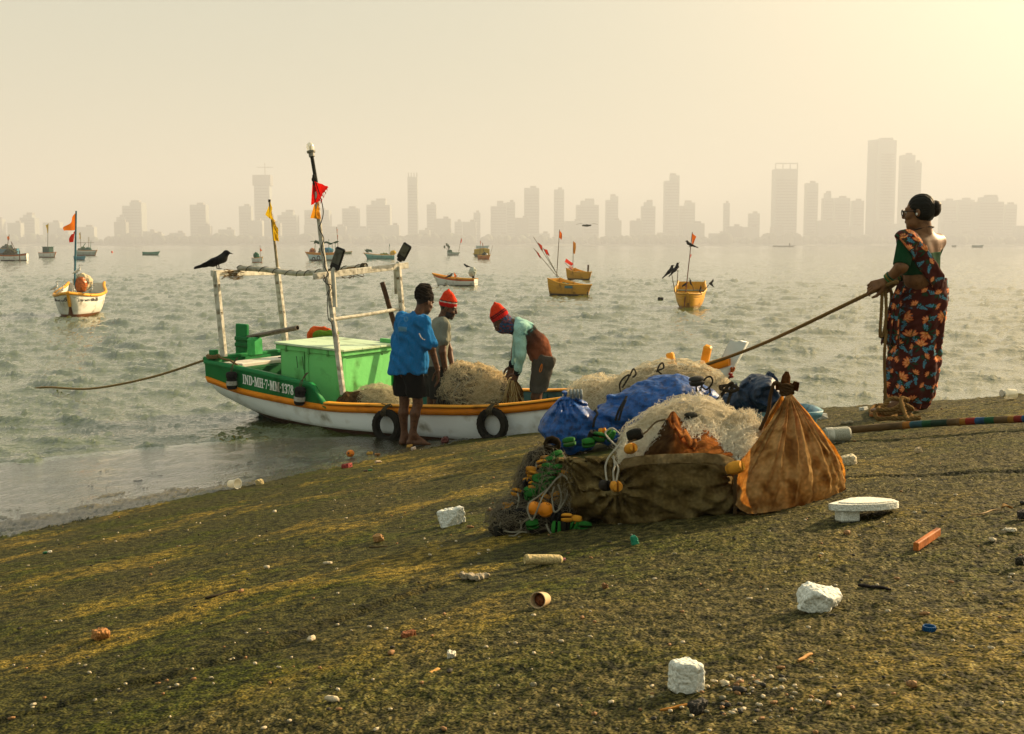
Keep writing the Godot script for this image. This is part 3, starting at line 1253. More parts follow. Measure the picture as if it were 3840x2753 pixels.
	var prof := [Vector3(6.593, 1.196, 0), Vector3(6.648, 1.169, 0), Vector3(6.689, 1.186, 0), Vector3(6.766, 1.169, 0), Vector3(6.625, 0.8942, 0), Vector3(6.501, 0.7382, 0), Vector3(6.411, 0.6099, 0), Vector3(6.352, 0.6881, 0), Vector3(6.486, 0.9542, 0), Vector3(6.537, 1.085, 0)]
	var half := [[], []]
	for k in 2:
		for p: Vector3 in prof:
			half[k].append(p + Vector3(0, 0, -0.035 if k == 0 else 0.035))
	stem.loft([half[1], half[0]])
	part(boat, "stem_board", stem, M.paint)
	var keel_b := MB.new(Color(0.05, 0.02, 0.012))
	var kp := []
	for k in 30:
		var u := lerpf(0.1, 6.5, k / 29.0)
		kp.append(Vector3(u, smooth_at(HU, KEEL, u) - 0.03, 0))
	keel_b.tube(kp, 0.04, 6)
	keel_b.bar(Vector3(0.28, -0.02, 0), Vector3(0.30, -0.32, 0), 0.3, 0.05, Vector3.RIGHT, 0.01)
	part(boat, "keel", keel_b, M.paint)
	for e in [[Vector3(5.55, 0.7412, -0.9558), Vector3(5.5, 0.9304, -0.9527)], [Vector3(6.05, 0.8355, -0.6178), Vector3(6.12, 1.067, -0.5555)]]:
		var b := MB.new(Color(0.78, 0.34, 0.03))
		var d: Vector3 = (e[1] - e[0]).normalized()
		b.bar(e[0] - d * 0.25, e[1], 0.085, 0.075, Vector3.RIGHT, 0.016)
		part(boat, "bow_post", b, M.paint)
	# garland of marigolds on the stem
	for e in [[Vector3(6.505, 0.9368, 0.06), Color(0.6, 0.03, 0.02)], [Vector3(6.522, 0.8535, 0.06), Color(0.5, 0.36, 0.08)], [Vector3(6.538, 0.7702, 0.06), Color(0.6, 0.28, 0.02)], [Vector3(6.614, 0.8309, 0.05), Color(0.35, 0.03, 0.02)], [Vector3(6.627, 0.8853, 0.05), Color(0.5, 0.12, 0.02)]]:
		var g := MB.new(e[1])
		for k in 9:
			g.ball(e[0] + Vector3(rng.randf_range(-0.018, 0.018), rng.randf_range(-0.022, 0.022), rng.randf_range(-0.01, 0.02)), Vector3.ONE * rng.randf_range(0.008, 0.016), 6, 4)
		part(boat, "marigold", g, M.cloth)
	frame(boat)
	lettering(boat, "hull_number", "IND\u00b7MH\u00b77\u00b7MM\u00b71378", 0.122, Color(0.85, 0.86, 0.82), func(x: float, y: float, z: float) -> Vector3:
		var u: float = 0.59 + x
		var h: float = 0.508 - 0.092 * x + y
		return Vector3(u, h, smooth_at(HU, BEAM, u) + 0.013 + z), 0.56)
	boat_gear()


func cabin(boat: Node3D, mint: Color) -> void:
	var near := MB.new(mint)
	# side walls: two boards with a door gap on the near side
	for e in [[0.95, 1.305], [1.34, 1.86]]:
		near = MB.new(mint * rng.randf_range(0.92, 1.0))
		near.box(Transform3D(Basis(), Vector3((e[0] + e[1]) / 2, 0.55, 0.455)), Vector3(e[1] - e[0], 0.66, 0.025), 0.003)
		part(boat, "cabin_side", near, M.paint)
	for x in [1.36, 1.83]:
		var st := MB.new(mint * 0.9)
		st.bar(Vector3(x, 0.22, 0.474), Vector3(x, 0.865, 0.474), 0.05, 0.012, Vector3.RIGHT, 0.002)
		part(boat, "door_stile", st, M.paint)
	for e in [[Vector3(1.189, 0.7943, 0.47), Vector3(1.206, 0.6502, 0.47)], [Vector3(1.282, 0.797, 0.47), Vector3(1.304, 0.6343, 0.47)]]:
		var slot := MB.new(Color(0.05, 0.08, 0.05))
		slot.bar(e[0], e[1], 0.006, 0.004, Vector3.RIGHT, 0.0)
		part(boat, "handle_slot", slot, M.paint)
	var far := MB.new(mint)
	far.box(Transform3D(Basis(), Vector3(1.4, 0.55, -0.52)), Vector3(0.92, 0.66, 0.025), 0.003)
	part(boat, "cabin_side", far, M.paint)
	var fr := MB.new(mint)
	fr.box(Transform3D(Basis(), Vector3(1.875, 0.55, -0.03)), Vector3(0.025, 0.67, 0.97), 0.003)
	var fo := part(boat, "cabin_front", fr, M.paint)
	var edge := MB.new(mint * 0.85)
	edge.bar(Vector3(1.893, 0.22, 0.42), Vector3(1.893, 0.86, 0.42), 0.06, 0.012, Vector3.BACK, 0.002)
	edge.bar(Vector3(1.893, 0.84, -0.5), Vector3(1.893, 0.84, 0.38), 0.05, 0.012, Vector3.UP, 0.002)
	part(fo, "batten", edge, M.paint)
	var holes := MB.new(Color(0.01, 0.012, 0.01))
	for p in [Vector3(1.889, 0.79, -0.33), Vector3(1.889, 0.42, -0.18), Vector3(1.889, 0.36, 0.2)]:
		holes.ball(p, Vector3(0.003, 0.013, 0.013), 8, 6)
	part(fo, "hole", holes, M.rubber)
	var ba := MB.new(mint * 0.8)
	ba.box(Transform3D(Basis(), Vector3(0.935, 0.55, -0.03)), Vector3(0.025, 0.67, 0.97), 0.003)
	part(boat, "cabin_back", ba, M.paint)
	# lid of three boards, overhanging, pitched slightly to the bow
	var tilt := Transform3D(Basis(Vector3.BACK, -0.045), Vector3(1.40, 0.91, -0.03))
	for k in 3:
		var top := MB.new(Color(0.50, 0.66, 0.44) * (0.94 + 0.04 * k))
		top.box(tilt * Transform3D(Basis(), Vector3(0.01, 0.012 - 0.0015 * (k % 2), -0.36 + 0.36 * k)), Vector3(1.10, 0.026, 0.357), 0.004)
		part(boat, "cabin_lid", top, M.paint)
	var rim := MB.new(mint * 0.95)
	rim.box(tilt * Transform3D(Basis(), Vector3(0, -0.032, 0.505)), Vector3(1.06, 0.055, 0.022), 0.003)
	rim.box(tilt * Transform3D(Basis(), Vector3(0.52, -0.032, 0)), Vector3(0.022, 0.055, 0.985), 0.003)
	rim.box(tilt * Transform3D(Basis(), Vector3(-0.52, -0.032, 0)), Vector3(0.022, 0.055, 0.985), 0.003)
	part(boat, "lid_rim", rim, M.paint)
	for x in [-0.36, 0.0, 0.30]:
		var h := MB.new(mint * 0.7)
		h.box(tilt * Transform3D(Basis(), Vector3(x, -0.045, 0.52)), Vector3(0.03, 0.07, 0.01), 0.002)
		part(boat, "lid_hinge", h, M.metal)
	var chock := MB.new(mint * 0.8)
	chock.box(tilt * Transform3D(Basis(), Vector3(0.42, 0.05, -0.50)), Vector3(0.20, 0.05, 0.06), 0.006)
	part(boat, "lid_chock", chock, M.paint)


func frame(boat: Node3D) -> void:
	var white := Color(0.62, 0.60, 0.52)
	var posts := [
		[Vector3(0.1058, 0.7442, 0.6), Vector3(-0.0078, 1.822, 0.6), 0.078, 0.055], [Vector3(0.0781, 0.6222, -0.6), Vector3(-0.0806, 1.847, -0.6), 0.080, 0.055],
		[Vector3(1.986, 0.3794, 0.56), Vector3(1.795, 1.826, 0.58), 0.058, 0.05], [Vector3(2.033, 0.9851, -0.6), Vector3(1.952, 1.878, -0.6), 0.06, 0.05]]
	for p in posts:
		var b := MB.new(white)
		b.bar(p[0], p[1], p[2], p[3], Vector3.RIGHT, 0.005)
		var o := part(boat, "frame_post", b, M.wood)
		# lashings round the post
		for t in [0.5, 0.82]:
			var l := MB.new(Color(0.22, 0.15, 0.07))
			var c: Vector3 = (p[0] as Vector3).lerp(p[1], t)
			for k in 3:
				var loop := []
				for j in 9:
					var a := TAU * j / 8.0
					loop.append(c + Vector3(cos(a) * (p[2] * 0.56), 0.012 * k + rng.randf_range(-0.006, 0.006), sin(a) * (p[3] * 0.62)))
				l.tube(loop, 0.0035, 4)
			l.tube(spline([c + Vector3(0.04, 0, 0.04), c + Vector3(0.08, -0.03, 0.05), c + Vector3(0.07, -0.09, 0.05)]), 0.0028, 4)
			part(o, "lashing", l, M.rope)
	var beam := MB.new(white)
	beam.bar(Vector3(-0.0133, 1.792, 0.66), Vector3(-0.0767, 1.78, -0.58), 0.075, 0.04, Vector3.UP, 0.004)
	part(boat, "frame_beam", beam, M.wood)
	beam = MB.new(white)
	beam.bar(Vector3(1.773, 1.782, 0.8), Vector3(1.966, 1.889, -0.78), 0.075, 0.04, Vector3.UP, 0.004)
	part(boat, "frame_beam", beam, M.wood)
	# bent pole laid over both beams, wound with black cord
	var pp := spline([Vector3(-0.0375, 1.849, 0.16), Vector3(0.3862, 1.835, 0.13), Vector3(0.7899, 1.793, 0.06), Vector3(1.076, 1.799, 0.02), Vector3(1.482, 1.844, -0.03), Vector3(1.831, 1.884, -0.1)], 8)
	var pole := MB.new(Color(0.48, 0.46, 0.38))
	pole.tube(pp, 0.033, 10)
	var po := part(boat, "roof_pole", pole, M.wood)
	var wind := MB.new(Color(0.02, 0.018, 0.015))
	var line := []
	for k in 150:
		var t := k / 149.0 * (pp.size() - 1.001)
		var i := int(t)
		var c: Vector3 = pp[i].lerp(pp[i + 1], t - i)
		var a := k / 149.0 * TAU * 11.0
		line.append(c + Vector3(0.01 * sin(a * 0.5), sin(a) * 0.036, cos(a) * 0.036))
	wind.tube(line, 0.005, 5)
	part(po, "cord_winding", wind, M.rubber)
	var cuff := MB.new(Color(0.10, 0.08, 0.05))
	for k in 5:
		var loop := []
		for j in 11:
			var a := TAU * j / 10.0
			loop.append(pp[-2] + Vector3(0.012 * (k - 2) + 0.006 * sin(a), sin(a) * 0.042, cos(a) * 0.042))
		cuff.tube(loop, 0.007, 5)
	part(po, "lashing", cuff, M.rope)
	# rope tangles along the beams
	for e in [[Vector3(-0.0005, 1.797, 0.5), Vector3(-0.0521, 1.787, 0)], [Vector3(1.71, 1.806, 0.3), Vector3(1.798, 1.841, -0.1)]]:
		var tangle := MB.new(Color(0.17, 0.11, 0.045))
		for k in 7:
			var pts := []
			for j in 6:
				pts.append((e[0] as Vector3).lerp(e[1], rng.randf()) + Vector3(rng.randf_range(-0.03, 0.05), rng.randf_range(-0.09, 0.05), rng.randf_range(-0.02, 0.06)))
			tangle.tube(spline(pts, 6), 0.004, 4)
		part(boat, "rope_tangle", tangle, M.rope)
	var rail := MB.new(Color(0.58, 0.56, 0.47))
	rail.tube([Vector3(1.892, 1.274, 0.66), Vector3(1.932, 1.303, 0), Vector3(1.978, 1.353, -0.68)], 0.022, 10)
	part(boat, "rail", rail, M.wood)
	# the mast with its lamp and cable
	var mast := MB.new(Color(0.50, 0.49, 0.42))
	var m0: Vector3 = Vector3(1.967, 0.9004, 0.62)
	var m1: Vector3 = Vector3(1.724, 2.197, 0.6)
	var m2: Vector3 = Vector3(1.645, 2.878, 0.58)
	var m3: Vector3 = Vector3(1.577, 3.179, 0.57)
	mast.tube(spline([m0, m1, m2], 8), 0.026, 10)
	var mo := part(boat, "mast", mast, M.wood)
	var tip := MB.new(Color(0.03, 0.028, 0.022))
	tip.tube([m2 + Vector3(0, -0.12, 0), m2, m3], 0.022, 8)
	for k in 6:
		tip.ball(m2.lerp(m3, k * 0.06) + Vector3(rng.randf_range(-0.02, 0.02), -0.02, 0.02), Vector3(0.02, 0.03, 0.02), 7, 5)
	part(mo, "mast_tip", tip, M.rubber)
	var axis := (m3 - m2).normalized()
	var lamp := MB.new(Color(0.30, 0.29, 0.24))
	var lx := Transform3D(Basis(Quaternion(Vector3.UP, axis)), m3)
	lamp.lathe([Vector2(0.0, 0.0), Vector2(0.035, 0.0), Vector2(0.035, 0.045), Vector2(0.05, 0.05), Vector2(0.052, 0.07), Vector2(0.0, 0.07)], 14, lx)
	var lo := part(mo, "lamp_base", lamp, M.plastic)
	var dome := MB.new(Color(0.6, 0.58, 0.45))
	dome.lathe([Vector2(0.044, 0.07), Vector2(0.046, 0.12), Vector2(0.04, 0.15), Vector2(0.022, 0.168), Vector2(0.001, 0.172)], 14, lx, true)
	part(lo, "lamp_dome", dome, M.clear)
	var core := MB.new(Color(0.5, 0.45, 0.3))
	core.tube([lx * Vector3(0, 0.07, 0), lx * Vector3(0, 0.13, 0)], 0.014, 8)
	part(lo, "lamp_bulb", core, M.plastic)
	var wire := MB.new(Color(0.012, 0.012, 0.012))
	wire.tube(spline([Vector3(1.672, 2.876, 0.62), Vector3(1.75, 2.675, 0.62), Vector3(1.779, 2.52, 0.62), Vector3(1.755, 2.399, 0.64), Vector3(1.736, 2.338, 0.65), Vector3(1.814, 2.221, 0.66), Vector3(1.784, 2.111, 0.67), Vector3(1.832, 1.989, 0.67), Vector3(1.823, 1.9, 0.67), Vector3(1.885, 1.801, 0.67), Vector3(1.813, 1.745, 0.68), Vector3(1.905, 1.658, 0.68), Vector3(1.86, 1.568, 0.68)], 6), 0.006, 5)
	wire.tube(spline([Vector3(1.808, 1.798, 0.66), Vector3(1.855, 1.702, 0.68), Vector3(1.922, 1.67, 0.66), Vector3(1.855, 1.522, 0.66), Vector3(1.861, 1.293, 0.66), Vector3(1.913, 1.229, 0.66), Vector3(1.917, 1.03, 0.62), Vector3(1.974, 0.9979, 0.6)], 6), 0.005, 5)
	part(mo, "cable", wire, M.rubber)
	flag(boat, "flag", [Vector3(1.607, 2.9, 0.6), Vector3(1.884, 2.819, 0.66), Vector3(1.732, 2.659, 0.62), Vector3(1.576, 2.613, 0.6)], Color(0.72, 0.012, 0.008), 1)
	flag(boat, "flag", [Vector3(1.627, 2.623, 0.6), Vector3(1.734, 2.647, 0.64), Vector3(1.736, 2.449, 0.63), Vector3(1.562, 2.462, 0.6)], Color(0.80, 0.33, 0.02), 2)
	# the bamboo with the yellow flag, lashed to the far aft post
	var cane := MB.new(Color(0.30, 0.25, 0.15))
	cane.tube([Vector3(-0.0484, 1.596, -0.62), Vector3(-0.0864, 1.849, -0.62), Vector3(-0.1274, 2.194, -0.62), Vector3(-0.204, 2.741, -0.62)], [0.020, 0.020, 0.017, 0.014], 8)
	var co := part(boat, "flag_cane", cane, M.wood)
	var ct := MB.new(Color(0.02, 0.018, 0.01))
	ct.tube([Vector3(-0.2046, 2.722, -0.62), Vector3(-0.2037, 2.754, -0.62)], 0.017, 8)
	part(co, "cane_tip", ct, M.rubber)
	flag(boat, "flag", [Vector3(-0.1875, 2.722, -0.62), Vector3(-0.0912, 2.548, -0.56), Vector3(-0.1002, 2.46, -0.58), Vector3(-0.3018, 2.553, -0.64)], Color(0.74, 0.48, 0.012), 3)
	flag(boat, "flag", [Vector3(-0.1652, 2.487, -0.62), Vector3(-0.078, 2.466, -0.58), Vector3(-0.0046, 2.194, -0.56), Vector3(-0.156, 2.207, -0.62)], Color(0.66, 0.42, 0.012), 4)
	floodlight(boat, Vector3(1.966, 1.986, 0.6), Vector3(1.913, 1.828, 0.62), Vector3(1.934, 1.421, 0.62), 0.24)
	floodlight(boat, Vector3(2.031, 2.061, -0.62), Vector3(1.893, 1.851, -0.62), Vector3(1.905, 1.529, -0.62), 0.20)


# corner order: mast top, outer top, outer bottom, mast bottom
func flag(parent: Node, called: String, q: Array, color: Color, seed_value: int) -> void:
	var mb := MB.new(color)
	var size: float = (q[0] as Vector3).distance_to(q[2])
	mb.slab(14, 18, func(u: float, v: float) -> Vector3:
		var p: Vector3 = q[0].lerp(q[1], u).lerp(q[3].lerp(q[2], u), v)
		p += Vector3(0.02, 0.0, 0.11) * size * sin(u * 5.0 + v * 3.4 + seed_value) * u
		p += Vector3(0.02, 0.01, 0.05) * size * sin(u * 11.0 - v * 6.0 + seed_value * 2.0) * u
		p += Vector3(0.03, 0.02, 0.0) * size * fine.get_noise_2d(u * 3.0 + seed_value * 9.0, v * 3.0) * u
		if u > 0.99:
			p += (q[1] - q[0]) * 0.10 * (fine.get_noise_1d(v * 23.0 + seed_value) + 0.3)
		return p, 0.0)
	var o := part(parent, called, mb, M.thin_cloth)
	var fr := MB.new(color * 0.6)
	for k in 16:
		var v := rng.randf()
		var a: Vector3 = q[1].lerp(q[2], v)
		var d: Vector3 = (q[1] - q[0]).normalized()
		fr.tube([a - d * 0.03, a + d * size * rng.randf_range(0.02, 0.06) + Vector3(0, -0.02, 0), a + d * size * rng.randf_range(0.06, 0.11) + Vector3(rng.randf_range(-0.01, 0.01), -0.03, 0.02)], 0.0022, 3)
	part(o, "frayed_edge", fr, M.cloth)


func floodlight(boat: Node3D, at: Vector3, neck: Vector3, foot: Vector3, length: float) -> void:
	var arm := MB.new(Color(0.50, 0.49, 0.40))
	arm.tube(spline([foot, foot.lerp(neck, 0.7), neck, neck.lerp(at, 0.35)], 6), 0.026, 10)
	var o := part(boat, "floodlight_arm", arm, M.paint)
	var y := (at - neck).normalized()
	var z := Vector3(0.25, 0.0, 1.0)
	z = (z - y * z.dot(y)).normalized()
	var xf := Transform3D(Basis(y.cross(z), y, z), at)
	var body := MB.new(Color(0.014, 0.014, 0.014))
	body.box(xf, Vector3(0.125, length * 1.12, 0.035), 0.014)
	body.box(xf * Transform3D(Basis(), Vector3(-0.01, -length * 0.5, -0.02)), Vector3(0.07, 0.10, 0.05), 0.012)
	for k in 7:
		body.box(xf * Transform3D(Basis(), Vector3(0, length * (-0.35 + 0.115 * k), -0.024)), Vector3(0.115, 0.006, 0.022), 0.002)
	var bo := part(o, "floodlight_body", body, M.metal)
	var glass := MB.new(Color(0.10, 0.10, 0.075))
	glass.box(xf * Transform3D(Basis(), Vector3(0, length * 0.10, 0.018)), Vector3(0.092, length * 0.72, 0.004), 0.002)
	part(bo, "lens_plate", glass, M.plastic)


func tyre(label: String, at: Vector3, r: float) -> Node3D:
	var t := thing("tyre", label, "tyre", Vector3.ZERO, "tyre fenders on the boat")
	t.transform = boat_xf * Transform3D(Basis(), at)
	var mb := MB.new(Color(0.013, 0.012, 0.011))
	var sections := []
	var n := 48
	for k in n + 1:
		var a := TAU * k / n
		var ring := []
		for p in [[0.62, 0.28], [0.72, 0.42], [0.92, 0.45], [1.0, 0.30], [1.0, 0.10], [1.0, -0.10], [1.0, -0.30], [0.92, -0.45], [0.72, -0.42], [0.62, -0.28]]:
			var rr: float = p[0] * r * (1.0 - (0.025 if (k % 2) and p[0] > 0.95 else 0.0))
			ring.append(Vector3(cos(a) * rr, sin(a) * rr, p[1] * r * 0.55))
		sections.append(ring)
	mb.loft(sections, true, false)
	part(t, "casing", mb, M.rubber)
	var l := MB.new(Color(0.10, 0.085, 0.05))
	for k in 4:
		l.tube(spline([Vector3(-0.03 + 0.02 * k, r * 0.6, 0.05), Vector3(-0.03 + 0.02 * k, r * 0.86, 0.075), Vector3(-0.02 + 0.015 * k, r * 1.10, 0.03), Vector3(-0.01 + 0.01 * k, r * 1.25, -0.05), Vector3(0, r * 0.9, -0.09)], 5), 0.006, 5)
	l.tube(spline([Vector3(0, r * 1.2, -0.02), Vector3(0.05, r * 1.32, 0.0), Vector3(0.09, r * 1.2, 0.02), Vector3(0.03, r * 1.26, 0.03), Vector3(-0.07, r * 1.3, 0.0)], 5), 0.006, 5)
	part(t, "lashing", l, M.rope)
	return t


func boat_gear() -> void:
	tyre("worn black tyre hung on the boat beside the barefoot man's legs", Vector3(2.93, 0.135, 0.955), 0.19)
	tyre("black tyre hung on the boat midships, right of the barefoot man", Vector3(4.27, 0.245, 0.875), 0.185)
	for e in [["black and white float fender hung near the boat's stern", 0.47, 0.49, 0.0], ["black float fender hung at the end of the green bulwark", 1.64, 0.385, -0.12]]:
		var t := thing("float_fender", e[0], "fender", Vector3.ZERO, "float fenders on the boat")
		var tilt := Transform3D(Basis(Vector3.BACK, e[3]), Vector3(e[1], e[2], smooth_at(HU, BEAM, e[1]) + 0.09))
		t.transform = boat_xf * tilt
		var b := MB.new(Color(0.014, 0.013, 0.012))
		b.lathe([Vector2(0.0, -0.11), Vector2(0.045, -0.11), Vector2(0.062, -0.09), Vector2(0.066, -0.03), Vector2(0.060, -0.02), Vector2(0.060, 0.03), Vector2(0.068, 0.04), Vector2(0.068, 0.085), Vector2(0.05, 0.105), Vector2(0.02, 0.108), Vector2(0.0, 0.095)], 20)
		part(t, "drum", b, M.rubber)
		var w := MB.new(Color(0.40, 0.40, 0.36))
		w.lathe([Vector2(0.0605, -0.062), Vector2(0.0675, -0.058), Vector2(0.0675, -0.012), Vector2(0.0605, -0.008)], 20)
		part(t, "white_band", w, M.rubber)
		var l := MB.new(Color(0.12, 0.10, 0.06))
		l.tube(spline([Vector3(0, 0.09, 0), Vector3(0.012, 0.16, -0.01), Vector3(-0.005, 0.22, -0.05), Vector3(0, 0.27, -0.10)], 5), 0.006, 5)
		l.tube(spline([Vector3(0, 0.09, 0), Vector3(-0.02, 0.15, -0.01), Vector3(0.008, 0.22, -0.05), Vector3(0, 0.27, -0.12)], 5), 0.005, 5)
		part(t, "lanyard", l, M.rope)
	# mooring line from the stern down to the water
	var mb := MB.new(Color(0.28, 0.19, 0.08))
	var p0 := boat_xf * Vector3(-0.06, 0.72, 0.70)
	var p3: Vector3 = Vector3(-7.331, -0.05, -17.95)
	rope(mb, spline([p0, p0.lerp(p3, 0.3) + Vector3(0, -0.12, 0), p0.lerp(p3, 0.65) + Vector3(0, -0.14, 0), p3, p3 + Vector3(-0.5, -0.25, 0.2)], 10), 0.017, 5.0)
	single("mooring_rope", "tan mooring rope running from the boat's stern down into the water", "rope", mb, M.rope)
	mb = MB.new(Color(0.26, 0.18, 0.08))
	var coil := []
	for k in 34:
		var a := TAU * k / 11.0
		coil.append(Vector3(-0.02 + cos(a) * 0.075, 0.735 + 0.012 * (k / 11), 0.665 + sin(a) * 0.075))
	coil.append_array([Vector3(0.12, 0.73, 0.66), Vector3(0.30, 0.71, 0.68), Vector3(0.42, 0.69, 0.74), Vector3(0.50, 0.64, 0.72), Vector3(0.52, 0.58, 0.70)])
	rope(mb, coil, 0.016, 5.0)
	var c := single("rope_coil", "tan rope wound round the post at the boat's stern corner", "rope", mb, M.rope)
	c.transform = boat_xf
	# orange and green rain gear bundled behind the cabin
	var t := thing("rain_gear", "orange and green rain gear bundled behind the aft frame post", "rain gear")
	t.transform = boat_xf * Transform3D(Basis(), Vector3(0.60, 0.72, -0.62))
	var fz := Field.new(Vector3(-0.4, -0.3, -0.25), Vector3(0.55, 0.5, 0.25), 0.016)
	fz.bone(Vector3(-0.10, -0.18, 0), Vector3(-0.04, 0.25, 0), 0.11, 0.09, 0.05)
	fz.bone(Vector3(-0.04, 0.25, 0), Vector3(0.16, 0.30, 0), 0.10, 0.05, 0.05)
	fz.bone(Vector3(0.05, 0.06, 0.02), Vector3(0.36, 0.09, 0), 0.06, 0.045, 0.05)
	fz.warp(func(p: Vector3) -> float: return 0.025 * fine.get_noise_3d(p.x * 7.0, p.y * 5.0, p.z * 7.0))
	var g := MB.new()
	fz.mesh(g, func(p: Vector3, _n: Vector3) -> Color: return Color(0.75, 0.11, 0.015) if p.x + 0.25 * p.y < 0.12 + 0.05 * sin(p.y * 30.0) else Color(0.55, 0.08, 0.012))
	part(t, "jacket", g, M.cloth)
	fz = Field.new(Vector3(-0.4, -0.3, -0.3), Vector3(0.6, 0.5, 0.3), 0.016)
	fz.bone(Vector3(0.06, 0.24, 0.06), Vector3(0.34, 0.28, 0.02), 0.075, 0.03, 0.04)
	fz.bone(Vector3(-0.20, 0.02, 0.06), Vector3(-0.14, -0.2, 0.06), 0.05, 0.05, 0.04)
	fz.warp(func(p: Vector3) -> float: return 0.02 * fine.get_noise_3d(p.x * 9.0, p.y * 9.0, p.z * 9.0))
	g = MB.new(Color(0.14, 0.26, 0.02))
	fz.mesh(g)
	part(t, "green_hood", g, M.cloth)
	g = MB.new(Color(0.55, 0.56, 0.50))
	g.tube([Vector3(0.30, 0.27, 0.0), Vector3(0.62, 0.12, 0.02)], 0.012, 6)
	part(t, "strap_rod", g, M.metal)
	mb = MB.new(Color(0.07, 0.035, 0.015))
	mb.tube([Vector3(2.16, 0.25, -0.52), Vector3(1.978, 1.095, -0.5), Vector3(1.772, 1.676, -0.5)], 0.031, 12)
	var pole := single("wooden_pole", "dark wooden pole leaning up out of the boat beside the rail", "pole", mb, M.wood)
	pole.transform = boat_xf


# ---------------------------------------------------------------- people
const BROWN := Color(0.115, 0.050, 0.022)


# joins o to mb, turned and moved, with its given normals
func graft(mb: MB, o: MB, xf: Transform3D) -> void:
	while mb.given.size() < mb.v.size():
		mb.given.append(Vector3.UP)
	mb.add(o, xf)
	for n in o.given:
		mb.given.append((xf.basis * n).normalized())


# a basis whose z axis is the way the face looks
func facing(way: Vector3, up := Vector3.UP) -> Basis:
	var z := way.normalized()
	var x := up.cross(z).normalized()
	return Basis(x, z.cross(x), z)


# head with face, ears and neck; centre between the ears, looks along +z
func head(skin: Color, hair: Color, hairline: float, beard := Color(0, 0, 0, 0), back_hair := true) -> MB:
	var f := Field.new(Vector3(-0.12, -0.19, -0.14), Vector3(0.12, 0.16, 0.15), 0.0065)
	f.egg(Vector3(0, 0.035, -0.015), Vector3(0.074, 0.088, 0.094), 0.02)
	f.egg(Vector3(0, -0.035, 0.032), Vector3(0.058, 0.075, 0.060), 0.03)
	f.bone(Vector3(-0.03, -0.075, 0.045), Vector3(0.03, -0.075, 0.045), 0.030, 0.030, 0.03)
	f.egg(Vector3(0, -0.098, 0.068), Vector3(0.022, 0.018, 0.018), 0.02)
	f.bone(Vector3(0, 0.018, 0.086), Vector3(0, -0.022, 0.106), 0.008, 0.013, 0.012)
	f.egg(Vector3(0, -0.027, 0.103), Vector3(0.019, 0.010, 0.012), 0.008)
	f.bone(Vector3(-0.045, 0.028, 0.074), Vector3(0.045, 0.028, 0.074), 0.013, 0.013, 0.016)
	f.bone(Vector3(-0.022, -0.060, 0.087), Vector3(0.022, -0.060, 0.087), 0.0075, 0.0075, 0.008)
	f.bone(Vector3(-0.045, -0.022, 0.060), Vector3(-0.03, -0.03, 0.075), 0.018, 0.014, 0.02)
	f.bone(Vector3(0.045, -0.022, 0.060), Vector3(0.03, -0.03, 0.075), 0.018, 0.014, 0.02)
	for s in [-1, 1]:
		f.egg(Vector3(s * 0.032, 0.006, 0.080), Vector3(0.014, 0.009, 0.010), 0.006)
		f.egg(Vector3(s * 0.078, -0.003, -0.008), Vector3(0.009, 0.029, 0.017), 0.008, Basis(Vector3.UP, -s * 0.35))
	f.bone(Vector3(0, -0.06, -0.025), Vector3(0, -0.17, -0.035), 0.052, 0.056, 0.03)
	var mb := MB.new()
	f.mesh(mb, func(p: Vector3, _n: Vector3) -> Color:
		for s in [-1, 1]:
			var e := p - Vector3(s * 0.032, 0.006, 0.089)
			if e.length() < 0.0075:
				return Color(0.012, 0.01, 0.008)
			if absf(e.x) < 0.014 and absf(e.y) < 0.006 and e.z > -0.012:
				return Color(0.42, 0.38, 0.32)
			if absf(e.x) < 0.021 and absf(e.y - 0.024) < 0.005 and p.z > 0.06:
				return hair * 1.2
		if absf(p.y + 0.060) < 0.009 and absf(p.x) < 0.026 and p.z > 0.078:
			return Color(skin.r * 0.9, skin.g * 0.55, skin.b * 0.6)
		var line := hairline - 0.9 * clampf(0.055 - p.z, 0.0, 0.16)
		if back_hair and p.y > line and p.z < 0.098 and p.y > -0.11 and absf(p.x) < 0.076:
			return hair
		if beard.a > 0.0 and p.y < -0.035 and p.y > -0.125 and p.z > 0.0 and (p.y < -0.062 or absf(p.x) > 0.03 or (p.y > -0.052 and p.y < -0.040 and p.z > 0.07)):
			return beard
		return skin)
	return mb


